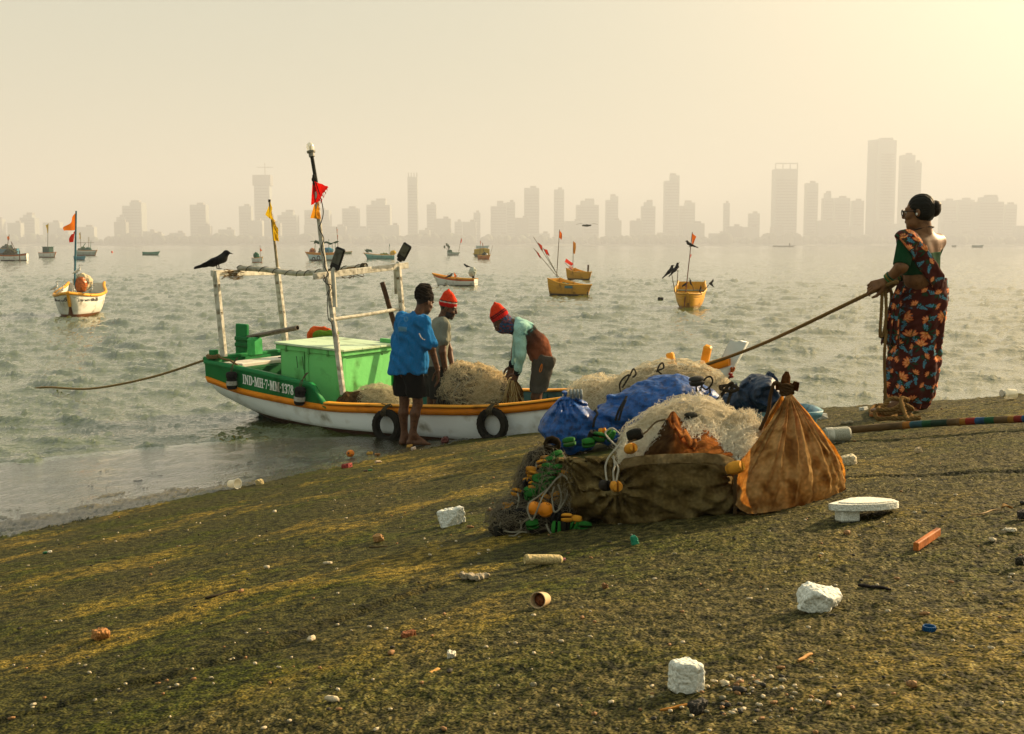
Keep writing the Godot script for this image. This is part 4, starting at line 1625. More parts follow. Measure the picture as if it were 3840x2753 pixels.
# right hand: wrist at the origin, fingers down -y, palm towards +z, thumb towards +x; mirrored for the left
func hand(skin: Color, curl: float, mirrored: bool, spread := 0.1) -> MB:
	var f := Field.new(Vector3(-0.08, -0.21, -0.06), Vector3(0.09, 0.05, 0.13), 0.0055)
	var sx := -1.0 if mirrored else 1.0
	f.bone(Vector3(0, 0.03, 0), Vector3(0, -0.01, 0), 0.025, 0.024, 0.012)
	for k in 4:
		var x := (0.028 - 0.0187 * k) * sx
		f.bone(Vector3(x * 0.5, -0.008, 0), Vector3(x, -0.085, 0), 0.016, 0.0125, 0.012)
		var p := Vector3(x, -0.085, 0)
		var a := 0.0
		var lens: Array = [[0.040, 0.026, 0.021], [0.045, 0.030, 0.023], [0.041, 0.028, 0.022], [0.033, 0.021, 0.019]][k]
		for j in 3:
			a += curl * (0.75 + 0.12 * k) * (1.0 if j > 0 else 0.7)
			var q: Vector3 = p + Vector3((1.5 - k) * spread * 0.06 * sx, -cos(a), sin(a)) * lens[j]
			f.bone(p, q, 0.0095 - 0.0008 * j, 0.0088 - 0.0009 * j, 0.003)
			p = q
	var t0 := Vector3(0.022 * sx, -0.02, 0.008)
	var t1 := Vector3(0.048 * sx, -0.052, 0.024 + 0.01 * curl)
	var t2 := Vector3(0.056 * sx, -0.086, 0.036 + 0.012 * curl)
	var t3 := Vector3(0.050 * sx, -0.110, 0.046 + 0.016 * curl)
	f.bone(t0, t1, 0.017, 0.013, 0.012)
	f.bone(t1, t2, 0.012, 0.0105, 0.004)
	f.bone(t2, t3, 0.0102, 0.0085, 0.003)
	var mb := MB.new(skin)
	f.mesh(mb)
	return mb


# a frame at the wrist: fingers run along way, the palm looks along palm
func wrist(at: Vector3, way: Vector3, palm: Vector3) -> Transform3D:
	var y := -way.normalized()
	var z := (palm - y * palm.dot(y)).normalized()
	return Transform3D(Basis(y.cross(z), y, z), at)


func foot(f: Field, ankle: Vector3, way: Vector3, ground := 0.0) -> void:
	var d := Vector3(way.x, 0, way.z).normalized()
	var side := d.cross(Vector3.UP)
	var heel := Vector3(ankle.x, ground + 0.032, ankle.z) - d * 0.035
	f.bone(ankle + Vector3(0, 0.03, 0), ankle, 0.036, 0.036, 0.02)
	f.bone(ankle, heel, 0.034, 0.032, 0.03)
	f.bone(ankle - Vector3(0, 0.015, 0) + d * 0.02, heel + d * 0.16 + Vector3(0, -0.006, 0), 0.034, 0.026, 0.03)
	f.bone(heel, heel + d * 0.15 + side * 0.02 + Vector3(0, -0.006, 0), 0.031, 0.026, 0.02)
	for k in 5:
		var o := side * (0.034 - 0.017 * k)
		var l := 0.055 - 0.005 * absf(k - 1.0)
		f.bone(heel + d * 0.15 + o * 0.8 + Vector3(0, -0.008, 0), heel + d * (0.16 + l) + o + Vector3(0, -0.018, 0), 0.015, 0.0125 if k > 0 else 0.015, 0.006)


func folds(f: Field, amount: float, freq: Vector3, seed_value: float) -> void:
	f.warp(func(p: Vector3) -> float: return amount * (fine.get_noise_3d(p.x * freq.x + seed_value, p.y * freq.y, p.z * freq.z) + 0.4 * fine.get_noise_3d(p.x * freq.x * 2.3, p.y * freq.y * 2.0 + seed_value, p.z * freq.z * 2.3)) + 0.22 * amount * sin(p.y * 38.0 + p.x * 26.0 + p.z * 14.0 + 7.0 * fine.get_noise_3d(p.x * 2.0 + seed_value, p.y * 2.0, p.z * 2.0)), 0.07)


# a knitted cap or wrapped cloth round the head; head-local, added with the head's own frame
func cap_mesh(wrapped: bool, paint: Callable) -> MB:
	var f := Field.new(Vector3(-0.14, -0.07, -0.19), Vector3(0.14, 0.24, 0.14), 0.0065)
	if wrapped:
		f.egg(Vector3(0, 0.06, -0.025), Vector3(0.090, 0.095, 0.112), 0.03)
		f.egg(Vector3(0, 0.125, -0.055), Vector3(0.075, 0.062, 0.085), 0.03, Basis(Vector3.RIGHT, -0.3))
		f.bone(Vector3(-0.04, 0.165, -0.02), Vector3(0.05, 0.175, -0.06), 0.022, 0.02, 0.03)
		f.cut(Vector3(0, 0.022, 0), Vector3(0, -1, 0.22))
		f.warp(func(p: Vector3) -> float: return 0.0025 * sin(p.y * 130.0 + p.x * 55.0 + p.z * 38.0 + 5.0 * fine.get_noise_3d(p.x * 6.0, p.y * 6.0, p.z * 6.0)) + 0.009 * fine.get_noise_3d(p.x * 14.0, p.y * 30.0, p.z * 14.0))
	else:
		f.egg(Vector3(0, 0.055, -0.02), Vector3(0.086, 0.105, 0.106), 0.02)
		f.egg(Vector3(0, 0.145, -0.045), Vector3(0.055, 0.05, 0.06), 0.04)
		f.bone(Vector3(0, 0.175, -0.05), Vector3(0.012, 0.20, -0.06), 0.022, 0.014, 0.02)
		f.cut(Vector3(0, 0.018, 0), Vector3(0, -1, 0.10))
		f.warp(func(p: Vector3) -> float: return 0.0016 * sin(atan2(p.x, p.z + 0.02) * 60.0) + 0.004 * fine.get_noise_3d(p.x * 12.0, p.y * 12.0, p.z * 12.0))
	var mb := MB.new()
	f.mesh(mb, paint)
	return mb


func garment(parent: Node, called: String, f: Field, paint, m: Material, color := Color.WHITE) -> MeshInstance3D:
	var mb := MB.new(color)
	f.mesh(mb, paint)
	return part(parent, called, mb, m)


func grafted(parent: Node, called: String, o: MB, xf: Transform3D, m: Material) -> MeshInstance3D:
	var mb := MB.new()
	graft(mb, o, xf)
	return part(parent, called, mb, m)


func body_part(p: Node3D, f: Field, skin: Color, extras: Array) -> void:
	var mb := MB.new(skin)
	f.mesh(mb)
	for e in extras:
		graft(mb, e[0], e[1])
	part(p, "body", mb, M.skin)


func people() -> void:
	barefoot_man()
	bearded_man()
	bending_man()
	sari_woman()


func barefoot_man() -> void:
	var p := thing("person", "barefoot person in blue shirt and black shorts on the wet ramp", "person", Vector3(-1.109, 0.0165, -12.44))
	var lo := Vector3(-0.36, -0.03, -0.36)
	var hi := Vector3(0.46, 1.52, 0.36)
	var neck: Vector3 = Vector3(0.1272, 1.432, 0)
	var chest: Vector3 = Vector3(0.0519, 1.238, 0)
	var hip_r: Vector3 = Vector3(0.0704, 0.786, 0.06)
	var hip_l: Vector3 = Vector3(-0.0654, 0.773, -0.06)
	var sh_r: Vector3 = Vector3(0.1808, 1.338, 0.1)
	var sh_l: Vector3 = Vector3(-0.0713, 1.345, -0.11)
	var el_r: Vector3 = Vector3(0.2632, 1.049, 0.15)
	var wr_r: Vector3 = Vector3(0.3254, 0.8177, 0.13)
	var el_l: Vector3 = Vector3(-0.1477, 1.037, -0.14)
	var wr_l: Vector3 = Vector3(-0.1241, 0.8011, -0.18)
	var kn_r: Vector3 = Vector3(0.1078, 0.4551, 0.06)
	var an_r: Vector3 = Vector3(0.0511, 0.1156, 0.06)
	var kn_l: Vector3 = Vector3(-0.0446, 0.4539, -0.05)
	var an_l: Vector3 = Vector3(-0.049, 0.085, -0.06)
	var f := Field.new(lo, hi, 0.0115)
	f.bone(sh_r, el_r, 0.046, 0.040)
	f.bone(el_r, wr_r, 0.040, 0.027)
	f.bone(sh_l, el_l, 0.046, 0.040)
	f.bone(el_l, wr_l, 0.040, 0.027)
	f.bone(sh_l, sh_r, 0.05, 0.05)
	f.bone(chest, neck, 0.09, 0.052, 0.04)
	f.bone(chest, (hip_l + hip_r) / 2, 0.10, 0.10, 0.04)
	f.bone(hip_r, kn_r, 0.075, 0.052)
	f.bone(hip_l, kn_l, 0.075, 0.052)
	f.bone(kn_r, kn_r.lerp(an_r, 0.32) + Vector3(-0.012, 0, 0.012), 0.050, 0.054)
	f.bone(kn_r.lerp(an_r, 0.32) + Vector3(-0.012, 0, 0.012), an_r, 0.053, 0.031)
	f.bone(kn_l, kn_l.lerp(an_l, 0.32) + Vector3(-0.012, 0, 0.012), 0.050, 0.054)
	f.bone(kn_l.lerp(an_l, 0.32) + Vector3(-0.012, 0, 0.012), an_l, 0.053, 0.031)
	foot(f, an_r, Vector3(0.95, 0, -0.15))
	foot(f, an_l, Vector3(0.55, 0, -0.6), -0.01)
	var hx := Transform3D(facing(Vector3(0.72, -0.32, -0.62)), Vector3(0.1814, 1.526, 0))
	body_part(p, f, BROWN, [[head(BROWN, Color(0.012, 0.010, 0.008), 0.07), hx], [hand(BROWN, 0.35, true), wrist(wr_r, Vector3(0.05, -1, 0.02), Vector3(-0.8, 0, 0.3))], [hand(BROWN, 0.35, false), wrist(wr_l, Vector3(0.05, -1, 0), Vector3(0.8, 0, 0.3))]])
	# shirt
	f = Field.new(Vector3(-0.42, 0.55, -0.36), Vector3(0.46, 1.5, 0.36), 0.0125)
	var w := Vector3(0.8, 0, 0.6) * 0.10
	f.bone(chest + w * 0.7 + Vector3(0, 0.04, 0), hip_r + Vector3(0.02, -0.10, 0.0), 0.120, 0.128, 0.06)
	f.bone(chest - w * 0.7 + Vector3(0, 0.04, 0), hip_l + Vector3(-0.05, -0.10, 0), 0.120, 0.125, 0.06)
	f.bone(sh_l + Vector3(0.02, 0, 0), sh_r - Vector3(0.02, 0, 0), 0.075, 0.075, 0.06)
	f.bone(neck - Vector3(0, 0.08, 0), neck - Vector3(0, 0.035, 0), 0.08, 0.05, 0.05)
	f.bone(sh_r, sh_r.lerp(el_r, 0.84), 0.064, 0.070, 0.04)
	f.bone(sh_l, sh_l.lerp(el_l, 0.80), 0.064, 0.070, 0.04)
	f.bone(chest + Vector3(-0.01, 0.02, 0), (hip_l + hip_r) / 2 + Vector3(-0.02, -0.16, 0.0), 0.125, 0.15, 0.06)
	f.cut(Vector3(-0.1071, 0.7619, 0), Vector3(0.03, -1, 0))
	folds(f, 0.026, Vector3(7.0, 2.6, 7.0), 2.0)
	var blue := Color(0.018, 0.17, 0.46)
	var so := garment(p, "shirt", f, func(q: Vector3, n: Vector3) -> Color:
		var u := (q.x - -0.0418) / 0.048
		var v := (q.y - 1.25) / 0.024
		if n.z > 0.2 and absf(u) < 1.0 and absf(v) < 1.0:
			return Color(0.13, 0.30, 0.46)
		var d := Vector2(q.x - -0.0074, q.y - 1.352).length()
		if n.z > 0.2 and d < 0.026 and d > 0.015:
			return Color(0.10, 0.26, 0.44)
		return blue, M.cloth)
	var slit := MB.new(Color(0.5, 0.5, 0.45))
	slit.tube([Vector3(0.1416, 1.213, 0.24), Vector3(0.1586, 1.178, 0.26), Vector3(0.1829, 1.155, 0.27), Vector3(0.2051, 1.149, 0.27)], 0.006, 5)
	part(so, "torn_seam", slit, M.cloth)
	# shorts
	f = Field.new(Vector3(-0.42, 0.40, -0.36), Vector3(0.46, 0.90, 0.36), 0.0125)
	f.bone(hip_r + Vector3(-0.02, 0.06, 0), kn_r + Vector3(-0.01, 0.04, 0), 0.115, 0.098, 0.05)
	f.bone(hip_l + Vector3(0.02, 0.06, 0), kn_l + Vector3(-0.03, 0.04, 0), 0.115, 0.100, 0.05)
	f.cut(Vector3(-0.0016, 0.5245, 0), Vector3(-0.03, -1, 0.0))
	f.cut(Vector3(0.0009, 0.7957, 0), Vector3.UP)
	folds(f, 0.014, Vector3(9.0, 4.0, 9.0), 5.0)
	garment(p, "shorts", f, null, M.cloth, Color(0.010, 0.009, 0.009))
	grafted(p, "head_wrap", cap_mesh(true, func(_q: Vector3, _n: Vector3) -> Color: return Color(0.017, 0.013, 0.009)), hx, M.cloth)


func bearded_man() -> void:
	var p := thing("person", "bearded person in grey shirt and red striped cap standing in the boat", "person", Vector3(-0.8455, -0.085, -13.35))
	var neck: Vector3 = Vector3(0.057, 1.418, 0)
	var chest: Vector3 = Vector3(0.0199, 1.23, 0)
	var sh_r: Vector3 = Vector3(0.0712, 1.333, 0.13)
	var sh_l: Vector3 = Vector3(0.0047, 1.336, -0.14)
	var el_r: Vector3 = Vector3(0.0609, 1.03, 0.18)
	var wr_r: Vector3 = Vector3(0.0955, 0.8103, 0.16)
	var el_l: Vector3 = Vector3(0.1182, 1.028, -0.16)
	var wr_l: Vector3 = Vector3(0.1664, 0.8197, -0.05)
	var hip_r: Vector3 = Vector3(-0.0139, 0.7901, 0.08)
	var hip_l: Vector3 = Vector3(-0.0534, 0.7727, -0.08)
	var kn_r: Vector3 = Vector3(0.0057, 0.4003, 0.09)
	var kn_l: Vector3 = Vector3(-0.0859, 0.3754, -0.09)
	var an_r := Vector3(kn_r.x - 0.02, 0.06, kn_r.z)
	var an_l := Vector3(kn_l.x - 0.03, 0.06, kn_l.z)
	var f := Field.new(Vector3(-0.32, -0.02, -0.30), Vector3(0.36, 1.48, 0.34), 0.0125)
	f.bone(sh_r, el_r, 0.046, 0.040)
	f.bone(el_r, wr_r, 0.040, 0.027)
	f.bone(sh_l, el_l, 0.046, 0.040)
	f.bone(el_l, wr_l, 0.040, 0.027)
	f.bone(sh_l, sh_r, 0.05, 0.05)
	f.bone(chest, neck, 0.09, 0.052, 0.04)
	f.bone(chest, (hip_l + hip_r) / 2, 0.10, 0.10, 0.04)
	for e in [[hip_r, kn_r, an_r], [hip_l, kn_l, an_l]]:
		f.bone(e[0], e[1], 0.075, 0.054)
		f.bone(e[1], e[1].lerp(e[2], 0.35), 0.052, 0.054)
		f.bone(e[1].lerp(e[2], 0.35), e[2], 0.053, 0.032)
		foot(f, e[2], Vector3(1, 0, 0.1))
	var hx := Transform3D(facing(Vector3(0.93, -0.28, 0.22)), Vector3(0.1222, 1.515, 0))
	body_part(p, f, BROWN, [[head(BROWN, Color(0.01, 0.009, 0.008), 0.065, Color(0.014, 0.010, 0.008)), hx], [hand(BROWN, 0.75, true), wrist(wr_r, Vector3(0.12, -1, 0), Vector3(0.2, 0, -1))], [hand(BROWN, 0.75, false), wrist(wr_l, Vector3(0.12, -1, 0.1), Vector3(0.2, 0, 1))]])
	f = Field.new(Vector3(-0.32, 0.58, -0.32), Vector3(0.36, 1.48, 0.36), 0.0125)
	f.bone(chest + Vector3(0, 0.03, 0.06), hip_r + Vector3(-0.01, -0.06, -0.01), 0.115, 0.112, 0.06)
	f.bone(chest + Vector3(0, 0.03, -0.06), hip_l + Vector3(-0.02, -0.06, 0.01), 0.115, 0.112, 0.06)
	f.bone(sh_l + Vector3(0, 0, 0.02), sh_r - Vector3(0, 0, 0.02), 0.072, 0.072, 0.06)
	f.bone(neck - Vector3(0.01, 0.08, 0), neck - Vector3(0, 0.035, 0), 0.08, 0.05, 0.05)
	f.bone(sh_r, sh_r.lerp(el_r, 0.56), 0.070, 0.076, 0.04)
	f.bone(sh_l, sh_l.lerp(el_l, 0.56), 0.070, 0.076, 0.04)
	f.cut(Vector3(-0.0406, 0.8075, 0), Vector3(0, -1, 0))
	folds(f, 0.015, Vector3(8.0, 3.5, 8.0), 12.0)
	garment(p, "shirt", f, null, M.cloth, Color(0.24, 0.25, 0.20))
	f = Field.new(Vector3(-0.32, 0.40, -0.32), Vector3(0.34, 0.95, 0.34), 0.0125)
	f.bone(hip_r + Vector3(0, 0.05, 0), kn_r + Vector3(0, 0.05, 0), 0.112, 0.095, 0.05)
	f.bone(hip_l + Vector3(0, 0.05, 0), kn_l + Vector3(0, 0.05, 0), 0.112, 0.095, 0.05)
	f.cut(Vector3(-0.0282, 0.4974, 0), Vector3(0, -1, 0))
	f.cut(Vector3(-0.0257, 0.8685, 0), Vector3.UP)
	folds(f, 0.013, Vector3(9.0, 4.0, 9.0), 15.0)
	garment(p, "shorts", f, null, M.cloth, Color(0.030, 0.028, 0.024))
	grafted(p, "knitted_cap", cap_mesh(false, func(q: Vector3, _n: Vector3) -> Color:
		var h := q.y - 0.12 * q.z
		if h > 0.066 and h < 0.076:
			return Color(0.62, 0.58, 0.50)
		if h > 0.078 and h < 0.088:
			return Color(0.02, 0.012, 0.01)
		return Color(0.60, 0.018, 0.012) if h < 0.066 else Color(0.72, 0.05, 0.012)), hx, M.cloth)


func bending_man() -> void:
	var p := thing("person", "person in pointed red cap bending over the nets in the boat", "person", Vector3(0.264, -0.085, -13.05))
	var lo := Vector3(-0.50, -0.02, -0.36)
	var hi := Vector3(0.36, 1.45, 0.36)
	var neck: Vector3 = Vector3(-0.2619, 1.366, 0)
	var chest: Vector3 = Vector3(-0.1283, 1.267, 0)
	var belly: Vector3 = Vector3(0.0127, 1.119, 0)
	var hip_n: Vector3 = Vector3(0.0981, 0.9507, 0.09)
	var hip_f: Vector3 = Vector3(0.0861, 0.9328, -0.09)
	var kn_n: Vector3 = Vector3(0.0007, 0.5495, 0.1)
	var kn_f: Vector3 = Vector3(0.0161, 0.5235, -0.1)
	var an_n := Vector3(kn_n.x + 0.02, 0.06, kn_n.z)
	var an_f := Vector3(kn_f.x + 0.03, 0.06, kn_f.z)
	var sh_n: Vector3 = Vector3(-0.1828, 1.3, 0.16)
	var sh_f: Vector3 = Vector3(-0.2007, 1.299, -0.15)
	var el_n: Vector3 = Vector3(-0.1634, 1.038, 0.2)
	var wr_n: Vector3 = Vector3(-0.2088, 0.8159, 0.12)
	var el_f: Vector3 = Vector3(-0.2292, 1.057, -0.14)
	var wr_f: Vector3 = Vector3(-0.2648, 0.8809, -0.04)
	var f := Field.new(lo, hi, 0.0125)
	f.bone(sh_n, el_n, 0.046, 0.040)
	f.bone(el_n, wr_n, 0.040, 0.027)
	f.bone(sh_f, el_f, 0.046, 0.040)
	f.bone(el_f, wr_f, 0.040, 0.027)
	f.bone(neck, chest, 0.055, 0.09, 0.04)
	f.bone(chest, belly, 0.10, 0.10, 0.04)
	f.bone(belly, (hip_n + hip_f) / 2, 0.10, 0.10, 0.04)
	f.bone(sh_n, sh_f, 0.05, 0.05)
	for e in [[hip_n, kn_n, an_n], [hip_f, kn_f, an_f]]:
		f.bone(e[0], e[1], 0.078, 0.055)
		f.bone(e[1], e[1].lerp(e[2], 0.35) + Vector3(0.015, 0, 0), 0.053, 0.056)
		f.bone(e[1].lerp(e[2], 0.35) + Vector3(0.015, 0, 0), e[2], 0.054, 0.032)
		foot(f, e[2], Vector3(-1, 0, 0.1))
	var look := Vector3(-0.66, -0.74, 0.12)
	var hx := Transform3D(facing(look, Vector3(-0.75, 0.66, 0)), Vector3(-0.3842, 1.383, 0))
	body_part(p, f, BROWN, [[head(BROWN, Color(0.01, 0.009, 0.008), 0.065), hx], [hand(BROWN, 0.8, false), wrist(wr_n, Vector3(-0.4, -0.9, 0), Vector3(-0.3, 0, -1))], [hand(BROWN, 0.8, true), wrist(wr_f, Vector3(-0.25, -0.95, 0.1), Vector3(-0.3, 0, 1))]])
	# long-sleeved shirt: pale turquoise shoulders and sleeves fading through printed ripples to rust at the waist
	f = Field.new(lo, hi, 0.0125)
	f.bone(neck + Vector3(0.05, -0.01, 0), chest + Vector3(0.0, 0.01, 0.05), 0.075, 0.115, 0.05)
	f.bone(chest + Vector3(0, 0.0, 0.055), belly + Vector3(0, 0.0, 0.055), 0.118, 0.118, 0.06)
	f.bone(chest + Vector3(0, 0.0, -0.055), belly + Vector3(0, 0.0, -0.055), 0.118, 0.118, 0.06)
	f.bone(belly + Vector3(0, 0, 0.05), hip_n + Vector3(-0.03, 0.03, -0.02), 0.118, 0.118, 0.06)
	f.bone(belly + Vector3(0, 0, -0.05), hip_f + Vector3(-0.03, 0.03, 0.02), 0.118, 0.118, 0.06)
	f.bone(sh_n + Vector3(0.02, 0, -0.03), sh_f + Vector3(0.02, 0, 0.03), 0.078, 0.078, 0.05)
	f.cut(Vector3(0.0696, 0.9276, 0), Vector3(-0.1, -1, 0))
	f.bone(sh_n, el_n, 0.066, 0.056, 0.04)
	f.bone(el_n, wr_n + (el_n - wr_n) * 0.12, 0.056, 0.042, 0.02)
	f.bone(sh_f, el_f, 0.066, 0.056, 0.04)
	f.bone(el_f, wr_f + (el_f - wr_f) * 0.12, 0.056, 0.042, 0.02)
	f.cut(neck + Vector3(0.02, 0, 0), Vector3(-1, 0.05, 0))
	folds(f, 0.013, Vector3(6.0, 6.0, 7.0), 22.0)
	var arm_n := [sh_n, el_n, wr_n]
	garment(p, "shirt", f, func(q: Vector3, _n: Vector3) -> Color:
		var pale := Color(0.36, 0.62, 0.56)
		var on_arm := 1e9
		for k in 2:
			on_arm = minf(on_arm, Geometry3D.get_closest_point_to_segment(q, arm_n[k], arm_n[k + 1]).distance_to(q))
			on_arm = minf(on_arm, Geometry3D.get_closest_point_to_segment(q, el_f if k else sh_f, wr_f if k else el_f).distance_to(q))
		if on_arm < 0.07 and q.y < chest.y - 0.02:
			return pale
		var t := (q - chest).dot((belly - chest).normalized()) / 0.19
		t += 0.08 * sin(q.x * 90.0 + 3.0 * sin(q.y * 60.0)) * clampf(1.0 - absf(t - 0.1) * 2.5, 0.0, 1.0) * 2.0
		if t < 0.1:
			return pale.lerp(Color(0.10, 0.30, 0.30), smoothstep(-0.25, 0.1, t))
		if t < 0.42:
			return Color(0.035, 0.05, 0.045).lerp(Color(0.07, 0.028, 0.018), smoothstep(0.2, 0.42, t))
		return Color(0.07, 0.028, 0.018).lerp(Color(0.20, 0.065, 0.03), smoothstep(0.5, 1.3, t)), M.cloth)
	for e in [[wr_n, el_n], [wr_f, el_f]]:
		f = Field.new((e[0] as Vector3) - Vector3.ONE * 0.12, (e[0] as Vector3) + Vector3.ONE * 0.14, 0.009)
		f.bone(e[0] + (e[1] - e[0]) * 0.02, e[0] + (e[1] - e[0]) * 0.16, 0.038, 0.044, 0.01)
		garment(p, "cuff", f, null, M.cloth, Color(0.008, 0.008, 0.008))
	# shorts with an orange cord
	f = Field.new(Vector3(-0.3, 0.42, -0.36), hi, 0.0125)
	f.bone(hip_n + Vector3(0.0, 0.02, 0), kn_n + Vector3(0.02, 0.06, 0), 0.125, 0.092, 0.05)
	f.bone(hip_f + Vector3(0.0, 0.02, 0), kn_f + Vector3(0.02, 0.06, 0), 0.125, 0.092, 0.05)
	f.cut(Vector3(0.0139, 0.6078, 0), Vector3(-0.05, -1, 0))
	f.cut(Vector3(0.1116, 1.02, 0), Vector3(0.35, 1, 0))
	folds(f, 0.014, Vector3(8.0, 4.0, 8.0), 31.0)
	var so := garment(p, "shorts", f, null, M.cloth, Color(0.075, 0.068, 0.055))
	var c := MB.new(Color(0.75, 0.22, 0.02))
	c.tube(spline([Vector3(0.0632, 0.9359, 0.25), Vector3(0.0467, 0.897, 0.25), Vector3(0.0358, 0.8552, 0.25), Vector3(0.0496, 0.8482, 0.25), Vector3(0.0634, 0.8831, 0.25), Vector3(0.066, 0.9318, 0.25)], 5), 0.005, 5)
	part(so, "cord_loop", c, M.rope)
	grafted(p, "knitted_cap", cap_mesh(false, func(q: Vector3, _n: Vector3) -> Color:
		var h := q.y
		if (h > 0.060 and h < 0.070) or (h > 0.080 and h < 0.090):
			return Color(0.02, 0.012, 0.01)
		return Color(0.62, 0.016, 0.012) if h < 0.10 else Color(0.72, 0.05, 0.012)), hx * Transform3D(Basis(Vector3.RIGHT, -0.25), Vector3(0, 0.012, 0)), M.cloth)
	# printed neck gaiter over nose, mouth and neck
	f = Field.new(Vector3(-0.13, -0.24, -0.14), Vector3(0.13, 0.10, 0.16), 0.008)
	f.egg(Vector3(0, -0.045, 0.03), Vector3(0.074, 0.088, 0.082), 0.03)
	f.egg(Vector3(0, -0.02, -0.02), Vector3(0.088, 0.07, 0.095), 0.03)
	f.bone(Vector3(0, -0.07, -0.02), Vector3(0, -0.19, -0.05), 0.072, 0.078, 0.04)
	f.cut(Vector3(0, -0.005, 0), Vector3(0, 1, 0.25))
	folds(f, 0.012, Vector3(12.0, 12.0, 12.0), 40.0)
	var g := MB.new()
	f.mesh(g, func(q: Vector3, _n: Vector3) -> Color:
		var t := fine.get_noise_3d(q.x * 30.0, q.y * 30.0, q.z * 30.0)
		if q.y < -0.16:
			return Color(0.010, 0.010, 0.012)
		return Color(0.03, 0.10, 0.22) if t > 0.08 else (Color(0.22, 0.06, 0.08) if t < -0.15 else Color(0.05, 0.05, 0.09)))
	grafted(p, "neck_gaiter", g, hx, M.cloth)


# ---------------------------------------------------------------- the woman with the rope
func sari_print() -> ImageTexture:
	var n := 768
	var im := Image.create(n, n, false, Image.FORMAT_RGB8)
	im.fill(Color(0.060, 0.012, 0.008).linear_to_srgb())
	var r := RandomNumberGenerator.new()
	r.seed = 5
	var dab := func(cx: float, cy: float, ax: float, ay: float, turn: float, inner: Color, outer: Color) -> void:
		var m := int(maxf(ax, ay)) + 2
		for y in range(int(cy) - m, int(cy) + m + 1):
			for x in range(int(cx) - m, int(cx) + m + 1):
				var d := Vector2(x - cx, y - cy).rotated(-turn)
				var k := Vector2(d.x / ax, d.y / ay).length()
				if k < 1.0:
					im.set_pixel(posmod(x, n), posmod(y, n), inner.lerp(outer, clampf(k * 1.1 - 0.1 + 0.25 * sin(d.y * 1.7), 0.0, 1.0)).linear_to_srgb())
	for k in 42:
		var cx := (k % 6) * 128.0 + 64.0 * ((k / 6) % 2) + r.randf_range(-34, 34)
		var cy := (k / 6) * 110.0 + r.randf_range(-34, 34)
		var z := r.randf_range(0.5, 1.05)
		var base := r.randf() * TAU
		for j in 5:
			var a := base + r.randf_range(-1.6, 1.6) + PI
			dab.call(cx + cos(a) * 44 * z, cy + sin(a) * 44 * z, 30.0 * z, 8.0 * z, a, Color(0.02, 0.07, 0.03), Color(0.01, 0.035, 0.02))
		# a spray of small blue blossoms beside the flower
		var away := base + 2.4
		for j in 46:
			var t := r.randf()
			var px := cx + cos(away) * (28 + 64 * t) + r.randf_range(-17, 17) * (1.1 - t)
			var py := cy + sin(away) * (28 + 64 * t) + r.randf_range(-17, 17) * (1.1 - t)
			var b := r.randf()
			dab.call(px, py, 5.5, 5.0, 0.0, Color(0.20, 0.42, 0.48).lerp(Color(0.06, 0.24, 0.34), b), Color(0.03, 0.13, 0.20))
		for j in 5:
			var a := base + (j - 2.0) * 0.55 + r.randf_range(-0.12, 0.12)
			dab.call(cx + cos(a) * 27 * z, cy + sin(a) * 27 * z, 30.0 * z, 11.5 * z, a, Color(0.85, 0.45, 0.16), Color(0.55, 0.07, 0.02))
		dab.call(cx, cy, 10.0 * z, 10.0 * z, 0.0, Color(0.75, 0.50, 0.10), Color(0.45, 0.06, 0.02))
	return ImageTexture.create_from_image(im)


